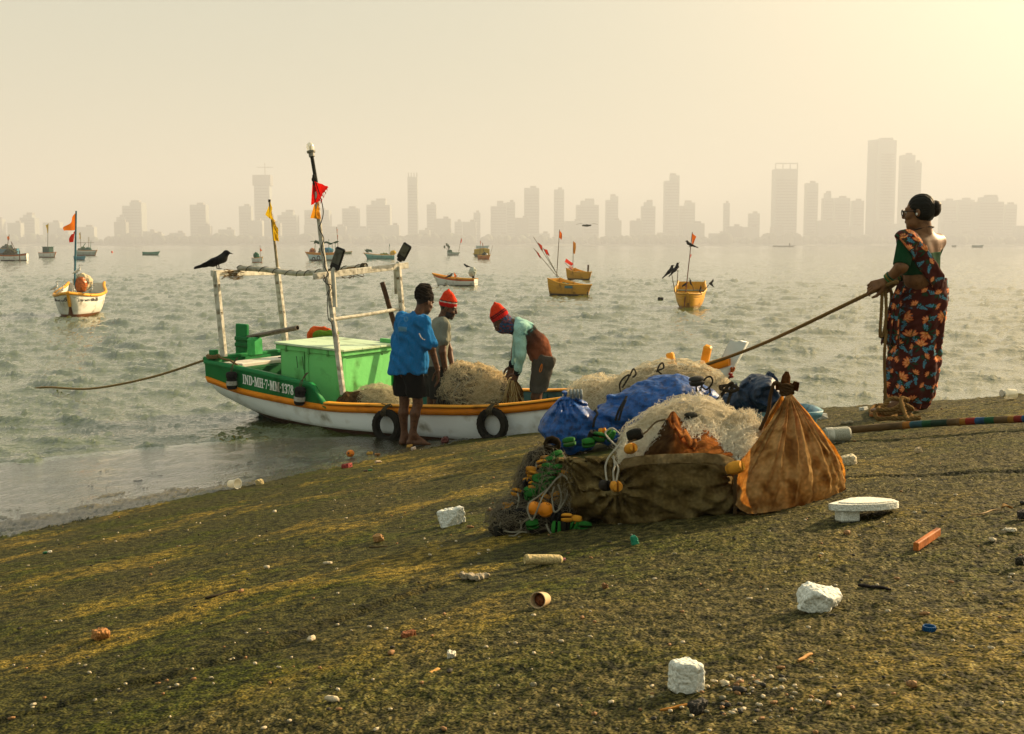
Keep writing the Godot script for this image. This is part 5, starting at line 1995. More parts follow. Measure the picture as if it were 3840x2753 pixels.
func sari_woman() -> void:
	var p := thing("person", "woman in dark floral sari pulling the boat's rope on the ramp", "person", Vector3(2.685, 0.9796, -8.075))
	var print_m := StandardMaterial3D.new()
	print_m.resource_name = "sari"
	print_m.albedo_texture = sari_print()
	print_m.uv1_triplanar = true
	print_m.uv1_triplanar_sharpness = 8.0
	print_m.uv1_scale = Vector3(1.55, 1.55, 1.55)
	print_m.uv1_offset = Vector3(0.31, 0.12, 0.2)
	print_m.roughness = 0.8
	print_m.metallic_specular = 0.15
	print_m.cull_mode = BaseMaterial3D.CULL_DISABLED
	print_m.rim_enabled = true
	print_m.rim = 0.06
	print_m.rim_tint = 0.7
	var skin := Color(0.21, 0.095, 0.038)
	var neck: Vector3 = Vector3(0.1255, 1.277, 0)
	var chest: Vector3 = Vector3(0.1196, 1.124, 0)
	var waist: Vector3 = Vector3(0.124, 0.9409, 0)
	var sh_l: Vector3 = Vector3(-0.0288, 1.178, 0.12)
	var sh_r: Vector3 = Vector3(0.2608, 1.19, -0.1)
	var el_l: Vector3 = Vector3(-0.0759, 1.022, 0.18)
	var wr_l: Vector3 = Vector3(-0.1526, 0.9211, 0.1)
	var el_r: Vector3 = Vector3(0.245, 1.005, -0.24)
	var wr_r: Vector3 = Vector3(-0.0557, 0.9207, -0.06)
	var f := Field.new(Vector3(-0.20, 0.62, -0.34), Vector3(0.34, 1.36, 0.30), 0.0095)
	f.bone(neck + Vector3(0, 0.06, 0), chest + Vector3(0, 0.08, 0), 0.046, 0.08, 0.05)
	f.bone(chest + Vector3(0.04, 0, -0.045), waist + Vector3(0.03, 0, -0.035), 0.094, 0.100, 0.05)
	f.bone(chest + Vector3(-0.04, 0, 0.045), waist + Vector3(-0.03, 0, 0.035), 0.094, 0.100, 0.05)
	f.bone(sh_l, sh_r, 0.05, 0.048, 0.06)
	f.bone(chest + Vector3(0.045, 0.05, -0.02), sh_r, 0.07, 0.045, 0.05)
	f.bone(sh_l, el_l, 0.050, 0.043)
	f.bone(el_l, wr_l, 0.043, 0.026)
	f.bone(sh_r, el_r, 0.048, 0.042)
	f.bone(el_r, wr_r, 0.040, 0.026)
	var hx := Transform3D(facing(Vector3(-0.86, -0.05, -0.50)), Vector3(0.093, 1.387, 0))
	hx.basis = hx.basis.scaled(Vector3.ONE * 0.98)
	var mb := MB.new(skin)
	f.mesh(mb)
	graft(mb, head(skin, Color(0.010, 0.007, 0.005), 0.062), hx)
	graft(mb, hand(skin, 0.95, true), wrist(wr_l, Vector3(-0.95, -0.35, -0.1), Vector3(0.0, -0.6, -0.8)))
	graft(mb, hand(skin, 0.95, false), wrist(wr_r, Vector3(-0.95, -0.3, 0.1), Vector3(0.0, -0.6, 0.8)))
	var ff := Field.new(Vector3(-0.25, -0.02, -0.30), Vector3(0.34, 0.98, 0.24), 0.0105)
	var an_l: Vector3 = Vector3(-0.0199, 0.075, 0.06)
	var an_r: Vector3 = Vector3(0.1793, 0.0692, -0.13)
	ff.bone(an_l + Vector3(0.06, 0.34, -0.05), an_l, 0.055, 0.036)
	ff.bone(an_r + Vector3(0.0, 0.34, 0.02), an_r, 0.055, 0.036)
	ff.bone(waist + Vector3(-0.02, -0.06, -0.01), an_l + Vector3(0.06, 0.34, -0.05), 0.07, 0.055)
	ff.bone(waist + Vector3(0.03, -0.06, -0.05), an_r + Vector3(0.0, 0.34, 0.02), 0.08, 0.055)
	ff.bone(waist + Vector3(0, 0, -0.02), waist + Vector3(0, -0.08, -0.02), 0.085, 0.085)
	foot(ff, an_l, Vector3(-0.96, 0, 0.10), 0.018)
	foot(ff, an_r, Vector3(-0.92, 0, -0.2), an_r.y - 0.055)
	mb.col = skin * 0.8
	ff.mesh(mb)
	part(p, "body", mb, M.skin)
	# sandals
	for e in [[an_l, Vector3(-0.96, 0, 0.10), -0.004], [an_r, Vector3(-0.92, 0, -0.2), an_r.y - 0.078]]:
		var s := MB.new(Color(0.34, 0.12, 0.035))
		var d: Vector3 = (e[1] as Vector3).normalized()
		var side := d.cross(Vector3.UP)
		var c := Vector3(e[0].x, e[2], e[0].z)
		var lows := []
		var tops := []
		for k in 14:
			var a := TAU * k / 14.0
			var q := c + d * (0.075 + cos(a) * 0.135) + side * (sin(a) * (0.044 + 0.006 * cos(a)))
			lows.append(q)
			tops.append(q + Vector3(0, 0.016, 0))
		s.loft([lows, tops])
		var so := part(p, "sandal", s, M.rubber)
		var st := MB.new(Color(0.28, 0.10, 0.03))
		st.tube(spline([c + d * 0.10 + side * 0.045 + Vector3(0, 0.015, 0), c + d * 0.12 + side * 0.02 + Vector3(0, 0.066, 0), c + d * 0.12 - side * 0.02 + Vector3(0, 0.064, 0), c + d * 0.10 - side * 0.045 + Vector3(0, 0.015, 0)], 5), 0.010, 6)
		part(so, "strap", st, M.rubber)
	# blouse
	f = Field.new(Vector3(-0.20, 0.85, -0.34), Vector3(0.34, 1.36, 0.30), 0.0095)
	f.bone(chest + Vector3(0.04, 0, -0.045), waist + Vector3(0.03, 0, -0.035), 0.101, 0.105, 0.05)
	f.bone(chest + Vector3(-0.04, 0, 0.045), waist + Vector3(-0.03, 0, 0.035), 0.101, 0.105, 0.05)
	f.bone(chest + Vector3(0.045, 0.05, -0.02), sh_r, 0.076, 0.05, 0.05)
	f.bone(chest + Vector3(-0.04, 0.04, 0.03), sh_l, 0.076, 0.058, 0.05)
	f.cut(Vector3(0.1161, 0.9683, 0), Vector3(0.05, -1, 0))
	f.cut(Vector3(0.1793, 1.119, 0), Vector3(-0.08, 1, 0))
	var bo := MB.new(Color(0.008, 0.055, 0.022))
	f.mesh(bo)
	f = Field.new(Vector3(-0.20, 0.85, -0.34), Vector3(0.34, 1.36, 0.30), 0.0095)
	f.bone(sh_l, sh_l.lerp(el_l, 0.93), 0.060, 0.057, 0.03)
	f.bone(sh_r, sh_r.lerp(el_r, 0.85), 0.056, 0.054, 0.03)
	f.cut(sh_l.lerp(el_l, 0.95), el_l - sh_l)
	f.mesh(bo)
	part(p, "blouse", bo, M.cloth)
	# skirt of the sari, wrapped and pleated
	var zy := [590.0, 640.0, 700.0, 760.0, 820.0, 900.0, 1000.0, 1080.0, 1150.0, 1220.0, 1280.0, 1320.0, 1345.0]
	var left := [452.0, 432.0, 420.0, 408.0, 398.0, 392.0, 378.0, 360.0, 354.0, 352.0, 358.0, 384.0, 440.0]
	var right := [684.0, 690.0, 695.0, 694.0, 688.0, 672.0, 664.0, 666.0, 660.0, 652.0, 636.0, 618.0, 590.0]
	var sk := MB.new(Color.WHITE)
	var rows := []
	for k in 61:
		var h := lerpf(590.0, 1345.0, k / 60.0)
		var a := smooth_at(zy, left, h)
		var b := smooth_at(zy, right, h)
		var ring := []
		for j in 72:
			var t := TAU * j / 72.0
			var half := (b - a) / 2.0 * 0.001168
			var deep := maxf(0.125, half * 0.92)
			var pleat := 0.010 * sin(t * 9.0 + h * 0.010) * smoothstep(620.0, 900.0, h) + 0.014 * fine.get_noise_3d(cos(t) * 1.5 + h * 0.004, h * 0.007, sin(t) * 1.5)
			var diag := 0.012 * fine.get_noise_2d(h * 0.028 - t * 2.2, 3.0) * smoothstep(600.0, 660.0, h)
			var x := ((a + b) / 2.0 - 430.0) * 0.001168 + cos(t) * (half + pleat + diag)
			ring.append(Vector3(x, (1392.0 - h) * 0.001168 + 0.006 * cos(t * 2.0), -0.02 + sin(t) * (deep + pleat + diag)))
		rows.append(ring)
	rows.reverse()
	for r: Array in rows:
		r.reverse()
	sk.loft(rows, true, false)
	part(p, "sari_skirt", sk, print_m)
	# the loose end hanging at her front
	var fall := MB.new(Color.WHITE)
	fall.slab(18, 34, func(u: float, v: float) -> Vector3:
		var l: Vector3 = Vector3(-0.0488, 0.9199, 0.06).lerp(Vector3(-0.1772, 0.4911, 0.1), v)
		var r: Vector3 = Vector3(-0.0488, 0.9111, 0.14).lerp(Vector3(-0.0555, 0.4882, 0.16), v)
		var q := l.lerp(r, u) + Vector3(-0.02 * sin(v * 3.1), 0, 0.0)
		return q + Vector3(0.006, 0, 0.022 * (0.4 + v)) * sin(u * 15.0 + v * 2.0) + Vector3(0, 0.012 * sin(u * 9.0), 0), 0.006)
	part(p, "sari_fall", fall, print_m)
	# the pallu: over the left shoulder, across the back to the right hip
	f = Field.new(Vector3(-0.24, 0.82, -0.34), Vector3(0.40, 1.38, 0.32), 0.0095)
	f.bone(chest + Vector3(0.04, 0, -0.045), waist + Vector3(0.05, 0, -0.02), 0.116, 0.134, 0.05)
	f.bone(chest + Vector3(-0.04, 0, 0.045), waist + Vector3(0.0, 0, 0.035), 0.116, 0.128, 0.05)
	f.bone(chest + Vector3(-0.04, 0.04, 0.03), sh_l + Vector3(0.01, 0.01, 0), 0.090, 0.080, 0.05)
	f.bone(sh_l, sh_l.lerp(el_l, 0.55) + Vector3(-0.015, 0, 0), 0.082, 0.074, 0.05)
	var u0: Vector3 = Vector3(0.0373, 1.253, 0.1)
	var u1: Vector3 = Vector3(0.2585, 0.9324, 0.1)
	var l0: Vector3 = Vector3(-0.0437, 1.147, 0.1)
	var l1: Vector3 = Vector3(0.1408, 0.8962, 0.1)
	f.cut(u0, Vector3(u1.y - u0.y, u0.x - u1.x, 0.0) * -1.0)
	f.cut(l0, Vector3(l1.y - l0.y, l0.x - l1.x, 0.0))
	folds(f, 0.010, Vector3(9.0, 9.0, 9.0), 50.0)
	garment(p, "sari_pallu", f, null, print_m)
	# hair bun, red pin, spectacles, ear piece, necklace, bangles
	f = Field.new(Vector3(-0.13, -0.11, -0.2), Vector3(0.13, 0.17, 0.13), 0.0065)
	f.egg(Vector3(0, 0.040, -0.018), Vector3(0.080, 0.092, 0.092), 0.02)
	f.egg(Vector3(0, -0.015, -0.035), Vector3(0.072, 0.06, 0.065), 0.03)
	f.cut(Vector3(0, 0.06, 0.066), Vector3(0, -0.35, 1))
	f.warp(func(q: Vector3) -> float: return 0.0022 * sin(atan2(q.x, q.y + 0.03) * 34.0 + 6.0 * fine.get_noise_3d(q.x * 9.0, q.y * 9.0, q.z * 9.0)))
	var hair := MB.new(Color(0.011, 0.008, 0.006))
	f.mesh(hair)
	var ho := grafted(p, "hair", hair, hx, M.feather)
	f = Field.new(Vector3(-0.09, -0.09, -0.09), Vector3(0.09, 0.09, 0.09), 0.006)
	f.egg(Vector3.ZERO, Vector3(0.054, 0.056, 0.050), 0.01)
	f.warp(func(q: Vector3) -> float: return 0.004 * sin(atan2(q.y, q.x) * 3.0 + q.length() * 150.0))
	hair = MB.new(Color(0.014, 0.009, 0.006))
	f.mesh(hair)
	grafted(ho, "hair_bun", hair, Transform3D(Basis(), Vector3(0.184, 1.416, 0.02)), M.feather)
	var pin := MB.new(Color(0.45, 0.01, 0.01))
	for q in [Vector3(0.2088, 1.412, 0.04), Vector3(0.214, 1.395, 0.04), Vector3(0.2066, 1.381, 0.04), Vector3(0.1953, 1.375, 0.05)]:
		pin.ball(q, Vector3.ONE * 0.006, 7, 5)
	part(ho, "hair_pin", pin, M.plastic)
	var gl := MB.new(Color(0.015, 0.013, 0.012))
	for s in [-1, 1]:
		var ringp := []
		for j in 17:
			var a := TAU * j / 16.0
			ringp.append(hx * Vector3(s * 0.034 + cos(a) * 0.026, 0.004 + sin(a) * 0.021, 0.106))
		gl.tube(ringp, 0.0035, 5)
		gl.tube([hx * Vector3(s * 0.06, 0.012, 0.104), hx * Vector3(s * 0.082, 0.012, 0.04), hx * Vector3(s * 0.084, 0.010, -0.012)], 0.003, 5)
	gl.tube([hx * Vector3(-0.009, 0.008, 0.108), hx * Vector3(0.009, 0.008, 0.108)], 0.003, 5)
	part(p, "spectacles", gl, M.plastic)
	var ear := MB.new(Color(0.75, 0.75, 0.72))
	for s in [-1, 1]:
		ear.ball(hx * Vector3(s * 0.090, -0.012, -0.002), Vector3(0.007, 0.010, 0.008), 8, 6)
	part(p, "ear_piece", ear, M.plastic)
	var nl := MB.new(Color(0.012, 0.010, 0.008))
	var loop := []
	for j in 25:
		var a := TAU * j / 24.0
		loop.append(neck + Vector3(cos(a) * 0.068, 0.0 + 0.016 * sin(a + 0.8), sin(a) * 0.066))
	nl.tube(loop, 0.0045, 5)
	part(p, "necklace", nl, M.plastic)
	for e in [[wr_l, el_l, 3], [wr_r, el_r, 3]]:
		for k in e[2]:
			var b := MB.new([Color(0.02, 0.16, 0.05), Color(0.30, 0.20, 0.03), Color(0.015, 0.09, 0.04)][k])
			var d: Vector3 = (e[1] - e[0]).normalized()
			var c: Vector3 = e[0] + d * (0.028 + 0.013 * k)
			var x := d.cross(Vector3.UP).normalized()
			var y := d.cross(x)
			var lp := []
			for j in 17:
				var a := TAU * j / 16.0
				lp.append(c + (x * cos(a) + y * sin(a)) * 0.036)
			b.tube(lp, 0.0055, 6)
			part(p, "bangle", b, M.plastic)
	hauling_rope()


func hauling_rope() -> void:
	var tan_c := Color(0.24, 0.145, 0.05)
	var mb := MB.new(tan_c)
	var held: Vector3 = Vector3(2.524, 1.863, -8.005)
	var bow := boat_xf * Vector3(6.0, 0.80, 0.0)
	rope(mb, spline([bow, bow.lerp(held, 0.5) + Vector3(0, -0.05, 0), held, Vector3(2.573, 1.853, -8.025)], 16), 0.0155, 5.0)
	# bights hanging from her hand, then down to the coil at her feet
	rope(mb, spline([Vector3(2.532, 1.866, -7.995), Vector3(2.513, 1.81, -7.975), Vector3(2.508, 1.697, -7.965), Vector3(2.501, 1.573, -7.955), Vector3(2.507, 1.527, -7.955), Vector3(2.526, 1.562, -7.945), Vector3(2.538, 1.675, -7.955), Vector3(2.539, 1.799, -7.975), Vector3(2.541, 1.855, -7.995), Vector3(2.567, 1.854, -8.005), Vector3(2.59, 1.825, -8.025), Vector3(2.609, 1.794, -8.075), Vector3(2.619, 1.711, -8.125), Vector3(2.522, 1.497, -7.905), Vector3(2.531, 1.335, -7.935), Vector3(2.548, 1.172, -7.955), Vector3(2.55, 1.069, -7.955), Vector3(2.553, 1.034, -7.935)], 8), 0.0125, 5.0)
	var o := single("hauling_rope", "long tan rope from the boat's bow through the woman's hands", "rope", mb, M.rope)
	mb = MB.new(tan_c)
	var pts := []
	for k in 20:
		var a := TAU * k / 8.5
		var r := 0.085 + 0.02 * sin(k * 1.7)
		var x: float = 2.429 + cos(a) * r * 1.15
		var z: float = -7.396 + sin(a) * r
		pts.append(on_ramp(x, z, 0.022 + 0.007 * k + (0.03 if k % 5 == 0 else 0.0)))
	for q in [Vector3(2.423, 1.044, -7.125), Vector3(2.451, 1.052, -7.087), Vector3(2.481, 1.059, -7.062)]:
		pts.append(q + Vector3(0, 0.045, 0))
	rope(mb, spline(pts, 6), 0.0155, 5.0)
	single("rope_heap", "loose heap of tan rope lying over the painted bamboo pole", "rope", mb, M.rope)
	mb = MB.new(tan_c)
	pts = []
	for q in [Vector3(2.679, 0.9522, -8.322), Vector3(2.727, 0.9323, -8.573), Vector3(2.688, 0.9212, -8.625), Vector3(2.567, 0.9361, -8.325), Vector3(2.519, 0.9554, -8.08), Vector3(2.694, 0.9429, -8.43), Vector3(2.67, 0.9711, -8.134), Vector3(2.594, 0.9939, -7.819), Vector3(2.502, 0.9986, -7.652)]:
		pts.append(q + Vector3(0, 0.03 + 0.012 * sin(pts.size() * 1.3), 0))
	rope(mb, spline(pts, 7), 0.0155, 5.0)
	single("rope_bight", "bight of tan rope lying across the woman's sandals", "rope", mb, M.rope)


# ---------------------------------------------------------------- nets, sacks and tarpaulins
# knotted netting over f(u, v): two families of diagonal twines
func net_sheet(mb: MB, f: Callable, nu: int, nv: int, r: float) -> void:
	for slant in [1, -1]:
		for i in range(-nv, nu + nv + 1):
			var line := []
			for j in nv + 1:
				var u := float(i + slant * j) / nu
				if u < -0.001 or u > 1.001:
					if line.size() > 1:
						mb.tube(line, r, 3, false)
					line = []
					continue
				line.append(f.call(clampf(u, 0.0, 1.0), float(j) / nv))
			if line.size() > 1:
				mb.tube(line, r, 3, false)


# loose twine over a heap: short random arcs on an ellipsoid
func fuzz(mb: MB, at: Vector3, size: Vector3, count: int, r: float, reach_out := 0.03) -> void:
	for k in count:
		var d := Vector3(rng.randfn(), absf(rng.randfn()) * 0.9 - 0.15, rng.randfn()).normalized()
		var side := d.cross(Vector3(rng.randfn(), rng.randfn(), rng.randfn())).normalized()
		var pts := []
		var lift := rng.randf() * reach_out
		var turn := rng.randf_range(0.15, 0.45)
		for j in 6:
			var t := (j - 2.5) / 2.5
			var e := (d + side * t * turn + d.cross(side) * 0.12 * sin(t * 4.0 + k)).normalized()
			pts.append(at + e * size * (1.0 + 0.05 * sin(k * 1.3 + t * 3.0)) + e * lift * (1.0 - t * t))
		mb.tube(pts, r, 3, false)


# netting wrapped over the upper half of an ellipsoid
func net_over(mb: MB, at: Vector3, size: Vector3, nu: int, nv: int, r: float, jitter: float, seed_value: float) -> void:
	net_sheet(mb, func(u: float, v: float) -> Vector3:
		var a := u * TAU
		var e := lerpf(1.45, -0.35, v)
		var d := Vector3(cos(a) * cos(e), sin(e), sin(a) * cos(e))
		var n := Vector3(fine.get_noise_3d(d.x * 4.0 + seed_value, d.y * 4.0, d.z * 4.0), fine.get_noise_3d(d.x * 4.0, d.y * 4.0 + seed_value, d.z * 4.0), fine.get_noise_3d(d.x * 4.0, d.y * 4.0, d.z * 4.0 + seed_value))
		return at + d * size + n * jitter + d * jitter * 0.7, nu, nv, r)


func weave_texture() -> ImageTexture:
	var n := 256
	var im := Image.create(n, n, false, Image.FORMAT_RGB8)
	var t := FastNoiseLite.new()
	t.seed = 21
	t.frequency = 0.03
	t.fractal_octaves = 4
	for y in n:
		for x in n:
			var warp := 0.5 + 0.5 * sin(x * TAU / 8.0)
			var weft := 0.5 + 0.5 * sin(y * TAU / 8.0)
			var over := ((x / 8) + (y / 8)) % 2 == 0
			var w := (warp if over else weft) * 0.3 + 0.7
			w *= 0.88 + 0.24 * t.get_noise_2d(x, y)
			w = clampf(w, 0.0, 1.0)
			im.set_pixel(x, y, Color(w, w, w))
	return ImageTexture.create_from_image(im)


func sack_materials() -> void:
	var weave := weave_texture()
	var stains := noise_tex(512, 0.011, FastNoiseLite.TYPE_SIMPLEX_SMOOTH, 5, 31, [Color(0.62, 0.58, 0.50), Color(0.86, 0.83, 0.77), Color.WHITE], [0.15, 0.42, 0.7])
	var creases := noise_tex(512, 0.014, FastNoiseLite.TYPE_SIMPLEX_SMOOTH, 5, 33)
	for e in [["burlap", 0.95], ["thin_sack", 0.9], ["tarp", 0.5]]:
		var m := surface(e[0], e[1], stains if e[0] != "tarp" else noise_tex(512, 0.02, FastNoiseLite.TYPE_SIMPLEX_SMOOTH, 5, 37, [Color(0.50, 0.52, 0.55), Color(0.85, 0.87, 0.9), Color.WHITE], [0.1, 0.4, 0.8]), 1.7, creases, 1.7, 0.9 if e[0] != "tarp" else 0.7)
		m.metallic_specular = 0.12 if e[0] != "tarp" else 0.4
		m.detail_enabled = true
		m.detail_blend_mode = BaseMaterial3D.BLEND_MODE_MUL
		m.detail_uv_layer = BaseMaterial3D.DETAIL_UV_2
		m.detail_albedo = weave
		m.uv2_triplanar = true
		m.uv2_scale = Vector3.ONE * (7.0 if e[0] != "tarp" else 11.0)
	M.thin_sack.albedo_texture = noise_tex(512, 0.011, FastNoiseLite.TYPE_SIMPLEX_SMOOTH, 6, 41, [Color(0.62, 0.54, 0.45), Color(0.84, 0.79, 0.72), Color.WHITE, Color.WHITE], [0.2, 0.42, 0.62, 1.0])
	M.thin_sack.backlight_enabled = true
	M.thin_sack.backlight = Color(1.0, 0.82, 0.50)
	var net := surface("net", 0.8, M.foam.albedo_texture, 5.0, M.rubber.heightmap_texture, 5.0, 1.2)
	net.backlight_enabled = true
	net.backlight = Color(0.8, 0.78, 0.7)
	surface("twine", 0.7, null, 1.0, null, 1.0, 0.0)


# a pair of half-round foam floats strung on a cord, size is the length of one
func float_pair(color: Color, size: float) -> MB:
	var mb := MB.new(color)
	for s in [-1, 1]:
		var rows := []
		for k in 7:
			var t := k / 6.0
			var x := (t - 0.5) * size
			var swell_k := 1.0 - 0.30 * pow(absf(t - 0.5) * 2.0, 3.0)
			var ring := []
			for j in 12:
				var a := PI * j / 11.0
				ring.append(Vector3(x, s * (0.004 + sin(a) * size * 0.34 * swell_k), cos(a) * size * 0.38 * swell_k))
			if s < 0:
				ring.reverse()
			rows.append(ring)
		mb.loft(rows)
	return mb


func net_bundle() -> void:
	sack_materials()
	front_sack()
	white_net()
	float_net()
	blue_bundle()
	tarp_roll()
	boat_nets()


const KO := Vector3(0.65, 1.0, -4.9)


func front_sack() -> void:
	var t := thing("canvas_sack", "big brown canvas sack stuffed with nets, lying in front", "sack", KO)
	var f := Field.new(Vector3(-0.55, -0.10, -0.36), Vector3(0.56, 0.50, 0.52), 0.0095)
	# three lobes pinched by two rope ties
	f.egg(Vector3(-0.3034, 0.0971, -0.03), Vector3(0.19, 0.165, 0.22), 0.08)
	f.egg(Vector3(-0.3539, 0.1527, -0.05), Vector3(0.12, 0.145, 0.15), 0.08)
	f.bone(Vector3(-0.3376, 0.1841, -0.08), Vector3(-0.4562, 0.276, -0.12), 0.085, 0.018, 0.08)
	f.egg(Vector3(-0.0913, 0.1249, 0.1), Vector3(0.22, 0.17, 0.26), 0.09)
	f.egg(Vector3(0.099, 0.1377, 0.16), Vector3(0.21, 0.17, 0.26), 0.09)
	f.egg(Vector3(0.0305, 0.1981, 0.14), Vector3(0.24, 0.12, 0.22), 0.06)
	f.egg(Vector3(0.3405, 0.1328, 0.22), Vector3(0.17, 0.125, 0.22), 0.05)
	f.egg(Vector3(0.5272, 0.119, 0.14), Vector3(0.15, 0.10, 0.17), 0.05)
	f.cut(Vector3(-0.0484, 0.3353, 0.3), Vector3(0.02, 1.0, -0.35))
	# slope of the ramp cuts the underside flat
	f.cut(on_ramp(0.65, -4.7, 0.0) - KO, Vector3(0.13, -1.0, 0.10))
	var ties := [Vector3(-0.234, 0.1176, 0.1), Vector3(0.2579, 0.1676, 0.2)]
	var knot: Vector3 = Vector3(-0.4569, 0.2794, -0.1)
	f.warp(func(p: Vector3) -> float:
		var pull := 0.0
		for q: Vector3 in [ties[1]]:
			pull += 0.045 * exp(-pow((p.x - q.x) / 0.035, 2.0)) * smoothstep(-0.1, 0.14, p.y + 0.04)
		var a := atan2(p.y - knot.y, p.x - knot.x)
		var star := 0.022 * sin(a * 22.0) * exp(-Vector2(p.x - knot.x, p.y - knot.y).length() * 5.5)
		var drag := 0.0
		for q: Vector3 in ties:
			var dq := Vector2(p.x - q.x, p.y - q.y - 0.06)
			drag += 0.018 * sin(atan2(dq.y, dq.x) * 13.0 + 6.0 * dq.length()) * exp(-dq.length() * 7.0) * smoothstep(0.0, 0.05, dq.length())
		return pull + star + drag + 0.034 * fine.get_noise_3d(p.x * 3.0, p.y * 8.0, p.z * 3.0) + 0.016 * fine.get_noise_3d(p.x * 6.0 + 4.0, p.y * 17.0 + p.x * 5.0, p.z * 6.0), 0.12)
	var mb := MB.new(Color(0.25, 0.185, 0.075))
	f.mesh(mb)
	var o := part(t, "cloth", mb, M.burlap)
	# hem along the open mouth
	mb = MB.new(Color(0.28, 0.205, 0.10))
	var hem0 := [Vector3(-0.2246, 0.2748, 0.28), Vector3(-0.2049, 0.3028, 0.3), Vector3(-0.148, 0.3232, 0.34), Vector3(-0.0708, 0.3327, 0.37), Vector3(0.0082, 0.3386, 0.38), Vector3(0.0936, 0.3418, 0.39), Vector3(0.1672, 0.3377, 0.39), Vector3(0.2182, 0.3157, 0.37)]
	var hem1 := [Vector3(-0.2253, 0.2562, 0.32), Vector3(-0.2021, 0.2721, 0.345), Vector3(-0.1453, 0.2938, 0.38), Vector3(-0.0748, 0.3026, 0.405), Vector3(0.0037, 0.3071, 0.415), Vector3(0.0885, 0.3077, 0.425), Vector3(0.1626, 0.2986, 0.42), Vector3(0.2164, 0.2807, 0.39)]
	mb.slab(40, 5, func(u: float, v: float) -> Vector3:
		var k := u * 6.999
		var i := int(k)
		var p: Vector3 = hem0[i].lerp(hem0[i + 1], k - i).lerp(hem1[i].lerp(hem1[i + 1], k - i), v)
		return p + Vector3(0, 0, 0.004 * sin(v * PI) + 0.008 * fine.get_noise_2d(u * 8.0, v * 1.5)), 0.004)
	part(o, "hem", mb, M.burlap)
	# ties
	mb = MB.new(Color(0.10, 0.065, 0.03))
	rope(mb, spline([Vector3(0.2518, 0.3132, 0.3), Vector3(0.2292, 0.2734, 0.38), Vector3(0.2135, 0.2281, 0.425), Vector3(0.2152, 0.1616, 0.43), Vector3(0.2136, 0.1131, 0.44)], 8), 0.008)
	part(t, "tie_rope", mb, M.rope)
	mb = MB.new(Color(0.05, 0.032, 0.016))
	for k in 5:
		var pts := []
		for j in 9:
			var a := TAU * j / 8.0
			pts.append(knot + Vector3(-0.02 + cos(a) * 0.03, sin(a) * 0.024 + 0.006 * k, -0.02 + 0.012 * k + 0.01 * sin(a * 2.0)))
		mb.tube(pts, 0.009, 6)
	rope(mb, spline([Vector3(-0.4569, 0.2779, -0.1), Vector3(-0.4931, 0.274, -0.08), Vector3(-0.5191, 0.2608, -0.07), Vector3(-0.5245, 0.2402, -0.06), Vector3(-0.5156, 0.2104, -0.06), Vector3(-0.5268, 0.2049, -0.05)], 6), 0.013)
	part(t, "neck_lashing", mb, M.rope)
	# the open flap of burlap standing up out of the mouth, lit through from behind
	mb = MB.new()
	var back := [Vector3(-0.1212, 0.3098, 0.18), Vector3(-0.0562, 0.3781, 0.1), Vector3(-0.0109, 0.4214, 0.06), Vector3(0.018, 0.4549, 0.04), Vector3(0.0604, 0.4195, 0.02), Vector3(0.1019, 0.407, 0.02), Vector3(0.1515, 0.4112, 0.02), Vector3(0.1832, 0.3918, 0.03), Vector3(0.2198, 0.355, 0.06), Vector3(0.2485, 0.3156, 0.12)]
	mb.slab(72, 20, func(u: float, v: float) -> Vector3:
		var k := u * 8.999
		var i := int(k)
		var top: Vector3 = (back[i] as Vector3).cubic_interpolate(back[i + 1], back[maxi(i - 1, 0)], back[mini(i + 2, 9)], k - i)
		var foot_p: Vector3 = Vector3(-0.1403, 0.3134, 0.3).lerp(Vector3(0.2097, 0.3246, 0.34), u)
		var p := top.lerp(foot_p, v)
		return p + Vector3(0.004, 0.003 * sin(u * 40.0) * (1.0 - v), 0.045 * sin(v * PI) + 0.014 * sin(u * 17.0 + v * 3.0) + 0.007 * fine.get_noise_2d(u * 5.0, v * 2.0)), 0.0,
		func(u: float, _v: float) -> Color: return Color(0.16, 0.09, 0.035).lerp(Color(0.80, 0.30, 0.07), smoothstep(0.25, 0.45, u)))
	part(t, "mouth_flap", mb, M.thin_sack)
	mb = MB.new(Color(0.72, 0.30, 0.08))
	var fold0 := [Vector3(0.0152, 0.4578, 0.06), Vector3(0.0013, 0.4345, 0.12), Vector3(0.0164, 0.4121, 0.16), Vector3(0.0497, 0.4031, 0.18), Vector3(0.0751, 0.378, 0.2), Vector3(0.0958, 0.3595, 0.21)]
	mb.slab(40, 10, func(u: float, v: float) -> Vector3:
		var k := u * 4.999
		var i := int(k)
		var top: Vector3 = fold0[i].lerp(fold0[i + 1], k - i)
		var foot_p: Vector3 = Vector3(-0.0215, 0.4375, 0.14).lerp(Vector3(0.0723, 0.3352, 0.3), u)
		return top.lerp(foot_p, v) + Vector3(0, 0.008 * sin(u * 21.0), 0.030 * sin(v * PI) + 0.012 * sin(u * 26.0)), 0.0)
	part(t, "folded_flap", mb, M.thin_sack)
	# the gathered right end, tied into a peak: thin cloth that glows against the sun
	var g := thing("tied_sack", "glowing orange-brown sack end gathered and tied into a peak", "sack", KO)
	var tie: Vector3 = Vector3(0.4778, 0.5602, 0.16)
	var base := [Vector3(0.2295, 0.254, 0.28), Vector3(0.2177, 0.1779, 0.38), Vector3(0.2213, 0.1379, 0.46), Vector3(0.2826, 0.129, 0.5), Vector3(0.3657, 0.1311, 0.48), Vector3(0.4567, 0.1345, 0.43), Vector3(0.5478, 0.1426, 0.36), Vector3(0.6246, 0.1523, 0.3), Vector3(0.6878, 0.1576, 0.22), Vector3(0.7168, 0.1735, 0.16)]
	mb = MB.new(Color(0.95, 0.62, 0.25))
